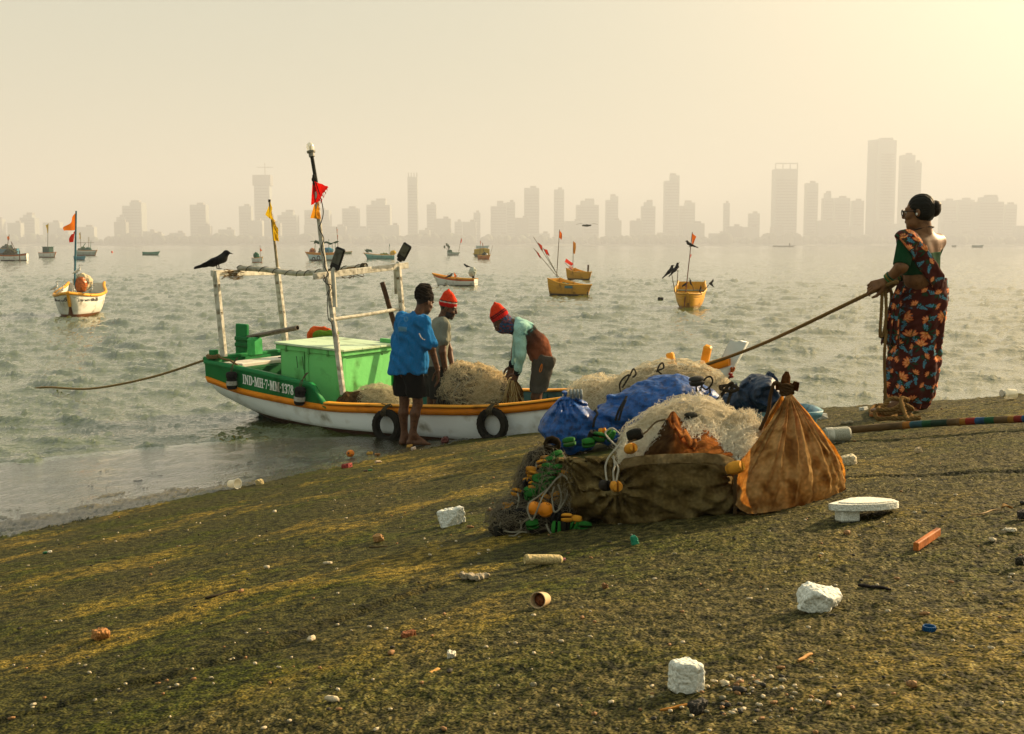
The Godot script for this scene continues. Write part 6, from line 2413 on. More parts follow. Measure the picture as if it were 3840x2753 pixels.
	mb.slab(120, 48, func(u: float, v: float) -> Vector3:
		var k := u * 8.999
		var i := int(k)
		var b: Vector3 = (base[i] as Vector3).cubic_interpolate(base[i + 1], base[maxi(i - 1, 0)], base[mini(i + 2, 9)], k - i)
		var p := tie.lerp(b, v)
		var bulge := sin(pow(v, 1.3) * PI)
		p += Vector3(0.05 * (u - 0.45), 0.0, 0.10) * bulge
		var pleat := sin(u * 52.0 + 5.0 * fine.get_noise_1d(u * 4.0)) + 0.6 * sin(u * 23.0 + 1.0)
		p += Vector3(0.35, 0.0, 1.0) * pleat * 0.017 * (1.0 - 0.75 * v) * smoothstep(0.02, 0.25, v)
		return p + Vector3(0.004, 0.010, 0.014) * fine.get_noise_2d(u * 8.0, v * 6.0) * v, 0.0)
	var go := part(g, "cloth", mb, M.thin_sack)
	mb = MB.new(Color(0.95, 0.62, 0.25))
	var seam := []
	for p: Vector3 in [Vector3(0.4924, 0.5259, 0.14), Vector3(0.5431, 0.4349, 0.1), Vector3(0.6078, 0.331, 0.08), Vector3(0.6618, 0.2479, 0.1), Vector3(0.7024, 0.1838, 0.14), Vector3(0.7061, 0.1563, 0.18)]:
		seam.append(p)
	mb.tube(spline(seam, 8), 0.010, 6)
	part(go, "seam", mb, M.thin_sack)
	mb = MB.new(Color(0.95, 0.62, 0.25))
	var tie2: Vector3 = Vector3(0.4742, 0.5453, 0.08)
	var base2 := [Vector3(0.3172, 0.2659, 0.04), Vector3(0.3577, 0.2845, -0.02), Vector3(0.4093, 0.3072, -0.06), Vector3(0.4578, 0.3038, -0.08), Vector3(0.5055, 0.2775, -0.06)]
	mb.slab(50, 24, func(u: float, v: float) -> Vector3:
		var k := u * 3.999
		var i := int(k)
		var b: Vector3 = base2[i].lerp(base2[i + 1], k - i)
		var p := tie2.lerp(b, v)
		return p + Vector3(0.3, 0.0, 1.0) * sin(u * 34.0) * 0.012 * smoothstep(0.02, 0.3, v) * (1.0 - 0.5 * v), 0.0)
	part(g, "back_cloth", mb, M.thin_sack)
	mb = MB.new(Color(0.09, 0.05, 0.02))
	for k in 5:
		var pts := []
		for j in 11:
			var a := TAU * j / 10.0
			pts.append(tie + Vector3(-0.008 + cos(a) * 0.026, 0.008 * k - 0.012 + 0.006 * sin(a * 2.0 + k), sin(a) * 0.024 - 0.006))
		mb.tube(pts, 0.0065, 6)
	mb.tube(spline([tie + Vector3(-0.03, 0.02, 0), tie + Vector3(-0.06, 0.03, 0), tie + Vector3(-0.075, -0.02, 0), tie + Vector3(-0.085, -0.09, 0.0), tie + Vector3(-0.12, -0.16, 0.02)], 6), 0.0075, 6)
	part(g, "lashing", mb, M.rope)
	# tufts of cloth above the lashing
	mb = MB.new(Color(0.26, 0.12, 0.035))
	for e in [[Vector3(-0.012, 0.02, -0.02), Vector3(-0.006, 0.075, -0.02), 0.020, 0.007], [Vector3(0.02, 0.0, 0.0), Vector3(0.030, 0.035, 0.0), 0.017, 0.012], [Vector3(-0.035, 0.0, -0.02), Vector3(-0.040, 0.030, -0.02), 0.016, 0.012]]:
		var pts := [tie + e[0], tie + (e[0] as Vector3).lerp(e[1], 0.6), tie + e[1]]
		mb.tube(pts, [e[2], e[2] * 0.9, e[3]], 7)
	part(g, "neck_tuft", mb, M.thin_sack)


func white_net() -> void:
	var t := thing("white_net", "heap of fine cream fishing net spilling from the brown sack", "net", KO)
	var f := Field.new(Vector3(-0.45, 0.0, -0.45), Vector3(0.55, 0.55, 0.30), 0.010)
	f.egg(Vector3(0.133, 0.3255, -0.12), Vector3(0.21, 0.145, 0.20), 0.06)
	f.egg(Vector3(0.0285, 0.303, -0.1), Vector3(0.18, 0.125, 0.18), 0.06)
	f.egg(Vector3(0.2284, 0.3149, -0.08), Vector3(0.15, 0.13, 0.16), 0.06)
	f.egg(Vector3(-0.0989, 0.2827, -0.02), Vector3(0.11, 0.10, 0.14), 0.06)
	f.egg(Vector3(0.3344, 0.3419, -0.02), Vector3(0.06, 0.09, 0.08), 0.05)
	f.bone(Vector3(0.2981, 0.3267, 0.04), Vector3(0.2624, 0.2965, 0.24), 0.06, 0.015, 0.05)
	f.warp(func(p: Vector3) -> float: return 0.020 * fine.get_noise_3d(p.x * 6.0, p.y * 6.0, p.z * 6.0) + 0.009 * fine.get_noise_3d(p.x * 18.0, p.y * 18.0, p.z * 18.0), 0.08)
	var mb := MB.new(Color(0.74, 0.63, 0.40))
	f.mesh(mb)
	part(t, "net_mass", mb, M.net)
	mb = MB.new(Color(0.78, 0.72, 0.55))
	# layers of netting lying over the heap
	var crest := [Vector3(-0.2057, 0.2625, 0.1), Vector3(-0.1718, 0.337, -0.05), Vector3(-0.1164, 0.363, -0.1), Vector3(-0.0419, 0.3882, -0.16), Vector3(-0.0032, 0.4345, -0.2), Vector3(0.0683, 0.4536, -0.22), Vector3(0.1288, 0.4645, -0.22), Vector3(0.1674, 0.4841, -0.22), Vector3(0.1981, 0.4623, -0.22), Vector3(0.2511, 0.4476, -0.2), Vector3(0.2876, 0.4142, -0.16), Vector3(0.3069, 0.3802, -0.1), Vector3(0.3613, 0.4258, -0.08), Vector3(0.3959, 0.3894, -0.04), Vector3(0.3639, 0.3351, 0.04)]
	for layer in 4:
		var jit := 9.0 * layer
		net_sheet(mb, func(u: float, v: float) -> Vector3:
			var k := u * 13.999
			var i := int(k)
			var top: Vector3 = crest[i].lerp(crest[i + 1], k - i)
			var low: Vector3 = Vector3(-0.2204, 0.2841, 0.26).lerp(Vector3(0.2604, 0.3038, 0.28), u)
			var p := top.lerp(low, v)
			var out := sin(v * PI) * 0.05
			var j := 0.014 * (1.0 + 1.4 * (1.0 - v))
			p += Vector3(fine.get_noise_2d(u * 30.0 + jit, v * 9.0), fine.get_noise_2d(u * 30.0, v * 9.0 + jit + 5.0), fine.get_noise_2d(u * 24.0 + jit, v * 7.0 + 40.0)) * j * 1.6
			p.y += 0.022 * absf(sin(u * 60.0 + layer)) * (1.0 - smoothstep(0.0, 0.16, v))
			return p + Vector3(0, out * 0.4, out + 0.01 * layer), 78, 26, 0.0006)
	part(t, "netting", mb, M.twine).set_meta("kind", "stuff")
	mb = MB.new(Color(0.75, 0.66, 0.46))
	fuzz(mb, Vector3(0.133, 0.3255, -0.12), Vector3(0.215, 0.15, 0.205), 90, 0.0005)
	net_over(mb, Vector3(0.133, 0.3255, -0.12), Vector3(0.215, 0.15, 0.205), 60, 26, 0.00055, 0.03, 3.0)
	net_over(mb, Vector3(0.0285, 0.303, -0.1), Vector3(0.185, 0.13, 0.185), 52, 22, 0.00055, 0.03, 9.0)
	net_over(mb, Vector3(0.3304, 0.3452, 0), Vector3(0.062, 0.092, 0.082), 26, 14, 0.00055, 0.03, 14.0)
	fuzz(mb, Vector3(-0.0989, 0.2827, -0.02), Vector3(0.115, 0.105, 0.145), 60, 0.0005)
	fuzz(mb, Vector3(0.3304, 0.3452, 0), Vector3(0.062, 0.092, 0.082), 60, 0.0005)
	part(t, "loose_twine", mb, M.twine).set_meta("kind", "stuff")
	# head lines of dark cord lying on the net
	mb = MB.new(Color(0.16, 0.11, 0.06))
	for line in [[Vector3(-0.0268, 0.4435, 0.18), Vector3(-0.0666, 0.4314, 0.18), Vector3(-0.1107, 0.3974, 0.22), Vector3(-0.1622, 0.3719, 0.26), Vector3(-0.1868, 0.3657, 0.27)], [Vector3(0.2165, 0.4656, -0.1), Vector3(0.2463, 0.4302, -0.05), Vector3(0.2592, 0.3986, 0.02), Vector3(0.2615, 0.3616, 0.1), Vector3(0.248, 0.3205, 0.24)]]:
		mb = MB.new(Color(0.16, 0.11, 0.06))
		rope(mb, spline(line, 8), 0.0045)
		part(t, "head_line", mb, M.rope)
	# floats on the net
	for e in [[Vector3(-0.1564, 0.3906, 0.24), Color(0.012, 0.012, 0.011), 0.062, 0.5, 0.9], [Vector3(-0.1789, 0.3451, 0.3), Color(0.62, 0.28, 0.03), 0.055, 1.4, 1.2], [Vector3(0.0977, 0.4329, 0.04), Color(0.03, 0.028, 0.02), 0.05, 0.05, 0.2], [Vector3(-0.2447, 0.2139, 0.4), Color(0.62, 0.27, 0.03), 0.058, 1.6, 1.5], [Vector3(-0.2837, 0.2108, 0.37), Color(0.02, 0.017, 0.012), 0.058, 1.5, 1.5], [Vector3(0.2061, 0.2985, 0.46), Color(0.66, 0.30, 0.035), 0.066, 0.95, 1.1]]:
		var o := part(t, "float", float_pair(e[1], e[2]), M.rubber)
		o.position = e[0]
		o.rotation = Vector3(e[4], 0.2, e[3])
	var cord_color := Color(0.52, 0.50, 0.42)
	for line in [[Vector3(-0.2152, 0.3674, 0.28), Vector3(-0.2382, 0.3505, 0.32), Vector3(-0.2714, 0.3166, 0.35), Vector3(-0.2843, 0.2812, 0.37), Vector3(-0.2806, 0.2364, 0.4)], [Vector3(-0.2513, 0.3226, 0.34), Vector3(-0.2478, 0.2929, 0.37), Vector3(-0.2551, 0.2695, 0.39), Vector3(-0.2537, 0.2326, 0.4)], [Vector3(-0.2543, 0.3169, 0.33), Vector3(-0.2342, 0.2812, 0.37), Vector3(-0.2396, 0.2539, 0.39), Vector3(-0.2441, 0.2326, 0.4)], [Vector3(-0.212, 0.3861, 0.2), Vector3(-0.2423, 0.4071, 0.18), Vector3(-0.2718, 0.3901, 0.2), Vector3(-0.2487, 0.364, 0.26), Vector3(-0.2247, 0.347, 0.3)], [Vector3(0.2253, 0.326, 0.38), Vector3(0.2235, 0.3197, 0.43), Vector3(0.2368, 0.3258, 0.4), Vector3(0.216, 0.3119, 0.45)]]:
		mb = MB.new(cord_color)
		rope(mb, spline(line, 8), 0.0042)
		part(t, "float_cord", mb, M.rope)


func float_net() -> void:
	var t := thing("float_net", "tangle of net, floats and orange balls at the sack's left end", "net", KO)
	var f := Field.new(Vector3(-0.85, -0.12, -0.32), Vector3(-0.18, 0.40, 0.36), 0.011)
	f.egg(Vector3(-0.5066, 0.0587, -0.12), Vector3(0.125, 0.21, 0.15), 0.06)
	f.egg(Vector3(-0.5399, -0.0262, -0.02), Vector3(0.20, 0.10, 0.16), 0.06)
	f.egg(Vector3(-0.4187, 0.0114, 0.02), Vector3(0.14, 0.12, 0.13), 0.06)
	f.warp(func(p: Vector3) -> float: return 0.03 * fine.get_noise_3d(p.x * 9.0, p.y * 9.0, p.z * 9.0) + 0.012 * fine.get_noise_3d(p.x * 25.0, p.y * 25.0, p.z * 25.0), 0.1)
	var mb := MB.new(Color(0.035, 0.026, 0.014))
	f.mesh(mb)
	part(t, "net_mass", mb, M.net)
	mb = MB.new(Color(0.16, 0.13, 0.075))
	fuzz(mb, Vector3(-0.5071, 0.063, -0.1), Vector3(0.125, 0.21, 0.15), 420, 0.0009, 0.035)
	fuzz(mb, Vector3(-0.5404, -0.0214, 0), Vector3(0.20, 0.10, 0.16), 420, 0.0009, 0.035)
	fuzz(mb, Vector3(-0.4502, 0.0625, 0.04), Vector3(0.12, 0.16, 0.12), 300, 0.0009, 0.03)
	part(t, "loose_twine", mb, M.twine).set_meta("kind", "stuff")
	var yellow := Color(0.56, 0.25, 0.022)
	var green := Color(0.022, 0.15, 0.022)
	var black := Color(0.011, 0.011, 0.010)
	var spots := [[Vector3(-0.5699, 0.1982, 0), 0], [Vector3(-0.5624, 0.1831, 0.01), 0], [Vector3(-0.4912, 0.2329, -0.03), 1], [Vector3(-0.4598, 0.2527, -0.05), 1], [Vector3(-0.4991, 0.2148, 0.03), 1], [Vector3(-0.4509, 0.2121, 0.04), 1], [Vector3(-0.495, 0.1849, 0.05), 1], [Vector3(-0.5372, 0.1721, 0.04), 1], [Vector3(-0.5389, 0.1557, 0.05), 1], [Vector3(-0.5101, 0.1603, 0.05), 1], [Vector3(-0.572, 0.1182, 0.04), 1], [Vector3(-0.5692, 0.104, 0.06), 1], [Vector3(-0.5284, 0.1316, 0.06), 1], [Vector3(-0.5806, 0.1501, 0), 0], [Vector3(-0.5823, 0.1372, 0.02), 2], [Vector3(-0.5599, 0.1413, 0.04), 0], [Vector3(-0.6294, 0.097, -0.03), 0], [Vector3(-0.6709, 0.0366, -0.02), 0], [Vector3(-0.6632, 0.0286, 0), 0], [Vector3(-0.6417, 0.0334, -0.02), 0], [Vector3(-0.6479, 0.0223, 0.08), 2], [Vector3(-0.6118, 0.027, 0.1), 2], [Vector3(-0.7036, -0.042, 0.1), 2], [Vector3(-0.6722, -0.0026, 0.04), 0], [Vector3(-0.4266, 0.0461, 0.22), 0], [Vector3(-0.3885, 0.0386, 0.22), 0], [Vector3(-0.4706, 0.0397, 0.18), 2], [Vector3(-0.4469, 0.0337, 0.18), 2], [Vector3(-0.5662, 0.0032, 0.16), 1], [Vector3(-0.469, 0.0043, 0.22), 1], [Vector3(-0.4338, 0.0072, 0.22), 2], [Vector3(-0.3956, 0.0102, 0.22), 1], [Vector3(-0.3558, 0.0151, 0.24), 1], [Vector3(-0.4679, 0.1095, 0.1), 0], [Vector3(-0.5123, 0.096, 0.08), 0], [Vector3(-0.4159, 0.1175, 0.08), 1], [Vector3(-0.4183, 0.0973, 0.1), 1], [Vector3(-0.4244, 0.1946, 0.06), 0], [Vector3(-0.5062, 0.2373, -0.04), 0], [Vector3(-0.5221, 0.2239, -0.02), 0], [Vector3(-0.3083, 0.3418, -0.02), 2], [Vector3(-0.2822, 0.342, 0), 1], [Vector3(-0.4061, 0.3119, -0.05), 1], [Vector3(-0.3278, 0.3173, 0), 1], [Vector3(-0.2655, 0.3542, -0.02), 0], [Vector3(-0.2366, 0.3512, 0), 1], [Vector3(-0.663, -0.0269, 0.08), 0]]
	for e in spots:
		var c: Color = [yellow, green, black][e[1]] * rng.randf_range(0.75, 1.2)
		var o := part(t, "float", float_pair(c, 0.044 if e[1] == 0 else 0.052), M.rubber)
		o.position = e[0]
		o.rotation = Vector3(rng.randf_range(-0.5, 0.6), rng.randf_range(-0.5, 0.5), rng.randf_range(-0.35, 0.35) + (1.4 if e[1] == 2 or rng.randf() < 0.18 else 0.0))
	for e in [[Vector3(-0.5581, 0.0696, 0.15), 0.029], [Vector3(-0.5123, 0.0681, 0.17), 0.032]]:
		mb = MB.new(Color(0.74, 0.25, 0.014))
		mb.ball(Vector3.ZERO, Vector3.ONE * e[1], 22, 16)
		var rim := []
		for j in 25:
			var a := TAU * j / 24.0
			rim.append(Vector3(cos(a), 0.0, sin(a)) * (e[1] + 0.0008))
		mb.tube(rim, 0.0014, 5, false)
		var o := part(t, "ball_float", mb, M.plastic)
		o.position = e[0]
		o.rotation = Vector3(0.5, 0.3, 0.35)
		mb = MB.new(Color(0.10, 0.035, 0.006))
		mb.lathe([Vector2(0.007, e[1] - 0.002), Vector2(0.006, e[1] * 1.0), Vector2(0.008, e[1] * 1.005)], 10, Transform3D(Basis(Vector3.BACK, -0.5), Vector3.ZERO))
		part(o, "bore", mb, M.rubber)
	var cord_color := Color(0.36, 0.34, 0.26)
	for line in [[Vector3(-0.4383, 0.2009, 0.1), Vector3(-0.4655, 0.1847, 0.11), Vector3(-0.496, 0.1524, 0.13), Vector3(-0.5205, 0.1256, 0.16), Vector3(-0.5391, 0.0953, 0.2), Vector3(-0.5538, 0.0564, 0.2), Vector3(-0.5697, 0.03, 0.19), Vector3(-0.5858, 0.0645, 0.17), Vector3(-0.5766, 0.0932, 0.15), Vector3(-0.5435, 0.113, 0.13), Vector3(-0.5043, 0.1422, 0.11)], [Vector3(-0.4517, 0.204, 0.1), Vector3(-0.4297, 0.1938, 0.11), Vector3(-0.4166, 0.1716, 0.12), Vector3(-0.4213, 0.1282, 0.13), Vector3(-0.4345, 0.1014, 0.16), Vector3(-0.4589, 0.0698, 0.18), Vector3(-0.4769, 0.0631, 0.19), Vector3(-0.4837, 0.0916, 0.17), Vector3(-0.4843, 0.1273, 0.14), Vector3(-0.4747, 0.1534, 0.12)], [Vector3(-0.4594, 0.1604, 0.11), Vector3(-0.4482, 0.1282, 0.13), Vector3(-0.4474, 0.1023, 0.15), Vector3(-0.4585, 0.0735, 0.17)], [Vector3(-0.6264, 0.1003, 0), Vector3(-0.6205, 0.082, 0.03), Vector3(-0.6266, 0.0555, 0.05), Vector3(-0.6328, 0.0408, 0.08)], [Vector3(-0.5864, 0.1616, -0.02), Vector3(-0.6139, 0.12, -0.04), Vector3(-0.6447, 0.0875, -0.06), Vector3(-0.654, 0.0424, -0.05)], [Vector3(-0.6753, 0.0068, 0.04), Vector3(-0.6963, -0.0078, 0.07), Vector3(-0.7036, -0.0251, 0.1)], [Vector3(-0.6839, -0.0325, 0.12), Vector3(-0.6539, -0.0336, 0.14), Vector3(-0.6271, -0.0281, 0.15), Vector3(-0.6122, -0.0129, 0.15), Vector3(-0.615, 0.0066, 0.13), Vector3(-0.6239, 0.0232, 0.11)], [Vector3(-0.6628, -0.0488, 0.14), Vector3(-0.639, -0.0438, 0.16), Vector3(-0.6152, -0.0286, 0.16), Vector3(-0.5886, -0.0261, 0.17)], [Vector3(-0.547, 0.2091, 0), Vector3(-0.5432, 0.2264, -0.04), Vector3(-0.5149, 0.2273, -0.06)], [Vector3(-0.5095, 0.0144, 0.2), Vector3(-0.5009, -0.0072, 0.21), Vector3(-0.4865, -0.0227, 0.22)], [Vector3(-0.6121, -0.0032, 0.14), Vector3(-0.5914, 0.0205, 0.15), Vector3(-0.5678, 0.032, 0.16)]]:
		mb = MB.new(cord_color)
		rope(mb, spline(line, 8), 0.0042)
		part(t, "float_cord", mb, M.rope)


func blue_bundle() -> void:
	var at := on_ramp(0.95, -8.7)
	var t := thing("blue_tarp_bundle", "nets bundled in bright blue tarpaulin behind the brown sack", "bundle", at)
	var f := Field.new(Vector3(-0.95, -0.08, -0.45), Vector3(0.85, 0.75, 0.45), 0.015)
	f.egg(Vector3(1.166, 0.8986, -8.75) - at, Vector3(0.34, 0.28, 0.33), 0.08)
	f.egg(Vector3(0.9802, 0.8539, -8.7) - at, Vector3(0.25, 0.22, 0.30), 0.08)
	f.egg(Vector3(1.399, 0.8725, -8.75) - at, Vector3(0.20, 0.22, 0.26), 0.08)
	f.egg(Vector3(0.732, 0.8355, -8.65) - at, Vector3(0.13, 0.17, 0.22), 0.05)
	f.bone(Vector3(0.7436, 0.9773, -8.65) - at, Vector3(0.7944, 1.003, -8.65) - at, 0.04, 0.03, 0.08)
	f.egg(Vector3(0.4358, 0.7917, -8.6) - at, Vector3(0.22, 0.22, 0.22), 0.05)
	f.bone(Vector3(0.41, 0.8688, -8.6) - at, Vector3(0.3863, 1.048, -8.6) - at, 0.12, 0.02, 0.06)
	f.bone(Vector3(0.3556, 0.7567, -8.5) - at, Vector3(0.2489, 0.6739, -8.5) - at, 0.10, 0.03, 0.06)
	f.cut(on_ramp(0.95, -8.7) - at, Vector3(0.13, -1.0, 0.10))
	var pull: Vector3 = Vector3(0.3862, 1.061, -8.6) - at
	f.warp(func(p: Vector3) -> float:
		var a := atan2(p.y - pull.y, p.x - pull.x)
		var star := 0.022 * sin(a * 18.0) * exp(-Vector2(p.x - pull.x, p.y - pull.y).length() * 3.5)
		return star + 0.040 * fine.get_noise_3d(p.x * 2.6, p.y * 5.0, p.z * 2.6) + 0.018 * fine.get_noise_3d(p.x * 7.0 + p.y * 6.0, p.y * 9.0, p.z * 7.0), 0.14)
	var mb := MB.new(Color(0.005, 0.15, 0.56))
	f.mesh(mb)
	part(t, "tarpaulin", mb, M.tarp)
	mb = MB.new(Color(0.05, 0.05, 0.05))
	for line in [[Vector3(0.5884, 0.8327, -8.42), Vector3(0.599, 0.8986, -8.4), Vector3(0.6188, 0.9333, -8.42), Vector3(0.6021, 0.9541, -8.45)], [Vector3(0.7498, 0.883, -8.42), Vector3(0.7721, 0.9612, -8.4), Vector3(0.8106, 1.021, -8.42), Vector3(0.8318, 1.055, -8.45)], [Vector3(0.7728, 0.886, -8.4), Vector3(0.791, 0.9626, -8.39), Vector3(0.8219, 1.035, -8.41)]]:
		var pts := []
		for p: Vector3 in line:
			pts.append(p - at)
		mb = MB.new(Color(0.05, 0.05, 0.05))
		rope(mb, spline(pts, 8), 0.010)
		part(t, "binding_rope", mb, M.rope)
	mb = MB.new(Color(0.30, 0.34, 0.36))
	for k in 4:
		var pts := []
		for j in 9:
			var a := TAU * j / 8.0
			pts.append(pull + Vector3(0.05 + 0.025 * k, -0.01 + sin(a) * 0.03, cos(a) * 0.03))
		mb.tube(pts, 0.010, 6)
	part(t, "neck_binding", mb, M.rope)
	# cream net thrown over the back of the bundle
	var at2 := on_ramp(1.1, -9.3)
	var n := thing("cream_net", "cream fishing net heaped on top of the blue tarpaulin bundle", "net", at2)
	f = Field.new(Vector3(-1.2, 0.0, -0.4), Vector3(0.75, 0.85, 0.40), 0.018)
	f.egg(Vector3(1.293, 0.9307, -9.3) - at2, Vector3(0.46, 0.27, 0.25), 0.08)
	f.egg(Vector3(1.005, 0.8892, -9.3) - at2, Vector3(0.30, 0.22, 0.25), 0.08)
	f.egg(Vector3(0.6895, 0.9169, -9.3) - at2, Vector3(0.24, 0.16, 0.2), 0.08)
	f.egg(Vector3(1.581, 0.8892, -9.3) - at2, Vector3(0.16, 0.20, 0.2), 0.08)
	f.warp(func(p: Vector3) -> float: return 0.04 * fine.get_noise_3d(p.x * 5.0, p.y * 5.0, p.z * 5.0) + 0.015 * fine.get_noise_3d(p.x * 14.0, p.y * 14.0, p.z * 14.0), 0.1)
	mb = MB.new(Color(0.58, 0.46, 0.26))
	f.mesh(mb)
	part(n, "net_mass", mb, M.net)
	mb = MB.new(Color(0.74, 0.64, 0.42))
	for e in [[1160, 300, 0.46, 0.27], [950, 330, 0.30, 0.22], [720, 310, 0.24, 0.16], [1370, 330, 0.16, 0.20]]:
		var c: Vector3 = {1160: Vector3(1.293, 0.9307, -9.3), 950: Vector3(1.005, 0.8892, -9.3), 720: Vector3(0.6895, 0.9169, -9.3), 1370: Vector3(1.581, 0.8892, -9.3)}[e[0]] - at2
		fuzz(mb, c, Vector3(e[2], e[3], 0.25), 130, 0.001, 0.05)
		net_over(mb, c, Vector3(e[2], e[3], 0.25), int(e[2] * 160.0) + 8, 22, 0.001, 0.05, e[0])
	var crest := [Vector3(0.5051, 1.039, -9.2), Vector3(0.5999, 1.046, -9.2), Vector3(0.7353, 1.06, -9.2), Vector3(0.8479, 1.095, -9.25), Vector3(0.9706, 1.075, -9.25), Vector3(1.065, 1.143, -9.25), Vector3(1.201, 1.17, -9.25), Vector3(1.31, 1.173, -9.25), Vector3(1.418, 1.177, -9.25), Vector3(1.506, 1.121, -9.2), Vector3(1.602, 1.053, -9.2), Vector3(1.644, 0.9848, -9.2)]
	for layer in 3:
		net_sheet(mb, func(u: float, v: float) -> Vector3:
			var k := u * 10.999
			var i := int(k)
			var top: Vector3 = crest[i].lerp(crest[i + 1], k - i) - at2
			var p := top + Vector3(0.0, -0.42 * v, 0.26 * sin(v * 1.5))
			return p + Vector3(fine.get_noise_2d(u * 24.0 + layer * 9.0, v * 8.0), fine.get_noise_2d(u * 24.0, v * 8.0 + layer * 9.0) + 0.5 * (1.0 - v), fine.get_noise_2d(u * 20.0 + 40.0, v * 8.0 + layer * 5.0)) * 0.035, 60, 16, 0.0018)
	part(n, "netting", mb, M.twine).set_meta("kind", "stuff")
	mb = MB.new(Color(0.06, 0.05, 0.035))
	for line in [[Vector3(0.8393, 1.01, -9), Vector3(0.832, 1.077, -9), Vector3(0.8646, 1.13, -9), Vector3(0.9041, 1.15, -9), Vector3(0.8847, 1.104, -9), Vector3(0.8521, 1.05, -9)], [Vector3(0.9108, 1.144, -9), Vector3(0.942, 1.192, -9.05), Vector3(0.957, 1.157, -9), Vector3(0.9308, 1.13, -9)], [Vector3(1.122, 1.165, -9.05), Vector3(1.141, 1.218, -9.05), Vector3(1.168, 1.238, -9.05), Vector3(1.175, 1.198, -9.05), Vector3(1.135, 1.178, -9.05), Vector3(1.162, 1.151, -9.05)], [Vector3(1.369, 1.086, -8.5), Vector3(1.405, 1.174, -8.5), Vector3(1.448, 1.193, -8.5), Vector3(1.462, 1.149, -8.5), Vector3(1.419, 1.099, -8.5), Vector3(1.381, 1.124, -8.5)], [Vector3(1.327, 1.155, -8.4), Vector3(1.334, 1.099, -8.4), Vector3(1.378, 1.061, -8.4), Vector3(1.427, 1.086, -8.4), Vector3(1.42, 1.13, -8.4)]]:
		var pts := []
		for p: Vector3 in line:
			pts.append(p - at2)
		mb = MB.new(Color(0.06, 0.05, 0.035))
		cord(mb, pts, 0.007)
		part(n, "wire_loop", mb, M.rope)
	var fo := part(n, "float", float_pair(Color(0.02, 0.02, 0.018), 0.10), M.foam)
	fo.position = Vector3(1.33, 1.172, -8.4) - at2
	fo.rotation = Vector3(0.0, 0.2, 0.1)


func tarp_roll() -> void:
	var at := on_ramp(1.55, -7.2)
	var b := thing("pale_blue_tub", "pale blue plastic tub under the folded dark blue tarpaulin", "tub", at)
	var mb := MB.new(Color(0.16, 0.34, 0.42))
	var rows := []
	for e in [[0.0, 0.0], [1.0, 0.0], [1.0, 0.18], [1.06, 0.20], [1.06, 0.23], [1.0, 0.23], [0.96, 0.21], [0.94, 0.02], [0.0, 0.02]]:
		var ring := []
		for k in 28:
			var a := TAU * k / 28.0
			var sq := pow(pow(absf(cos(a)), 5.0) + pow(absf(sin(a)), 5.0), -0.2)
			ring.append(Vector3(cos(a) * sq * 0.40, 0.0, -sin(a) * sq * 0.22) * (e[0] * (0.9 + 0.1 * e[1] / 0.2)) + Vector3(0, e[1] + 0.06 - 0.13 * 0.0, 0))
		rows.append(ring)
	rows.reverse()
	mb.loft(rows, true, false)
	part(b, "body", mb, M.plastic)
	b.position = Vector3(1.471, 1.077, -7.2) - Vector3(0, 0.22, 0)
	var t := thing("tarp_roll", "dark blue tarpaulin folded and heaped on the pale tub", "tarpaulin", Vector3(1.468, 1.206, -7.2))
	var o: Vector3 = t.position
	var f := Field.new(Vector3(-0.48, -0.22, -0.30), Vector3(0.42, 0.36, 0.32), 0.0105)
	f.bone(Vector3(1.331, 1.153, -7.2) - o, Vector3(1.542, 1.213, -7.15) - o, 0.09, 0.12, 0.03)
	f.bone(Vector3(1.436, 1.189, -7.25) - o, Vector3(1.583, 1.28, -7.3) - o, 0.11, 0.085, 0.03)
	f.bone(Vector3(1.478, 1.247, -7.05) - o, Vector3(1.53, 1.269, -7) - o, 0.11, 0.11, 0.02)
	f.bone(Vector3(1.289, 1.131, -7.2) - o, Vector3(1.363, 1.131, -7.2) - o, 0.03, 0.08, 0.04)
	var eye: Vector3 = Vector3(1.519, 1.269, -7) - o
	f.warp(func(p: Vector3) -> float:
		var r := Vector2(p.x - eye.x, p.y - eye.y).length()
		return 0.020 * sin(r * 75.0 + 3.0 * fine.get_noise_3d(p.x * 5.0, p.y * 5.0, p.z * 5.0)) * smoothstep(0.24, 0.06, r) + 0.028 * absf(fine.get_noise_3d(p.x * 5.0, p.y * 9.0, p.z * 6.0)) + 0.010 * fine.get_noise_3d(p.x * 16.0, p.y * 16.0, p.z * 16.0), 0.1)
	mb = MB.new(Color(0.012, 0.055, 0.13))
	f.mesh(mb)
	part(t, "tarpaulin", mb, M.tarp)
	mb = MB.new(Color(0.06, 0.045, 0.03))
	for line in [[Vector3(1.216, 1.18, -7), Vector3(1.262, 1.253, -7), Vector3(1.302, 1.31, -7), Vector3(1.322, 1.321, -7), Vector3(1.318, 1.274, -7), Vector3(1.29, 1.208, -6.95), Vector3(1.296, 1.135, -6.95), Vector3(1.307, 1.094, -6.95)], [Vector3(1.25, 1.305, -7), Vector3(1.258, 1.287, -6.98), Vector3(1.319, 1.276, -6.98), Vector3(1.355, 1.292, -6.98), Vector3(1.332, 1.304, -7.05), Vector3(1.28, 1.299, -7.05), Vector3(1.254, 1.3, -7.02)]]:
		var pts := []
		for p: Vector3 in line:
			pts.append(p - o)
		rope(mb, spline(pts, 8), 0.011)
	part(t, "rope", mb, M.rope)


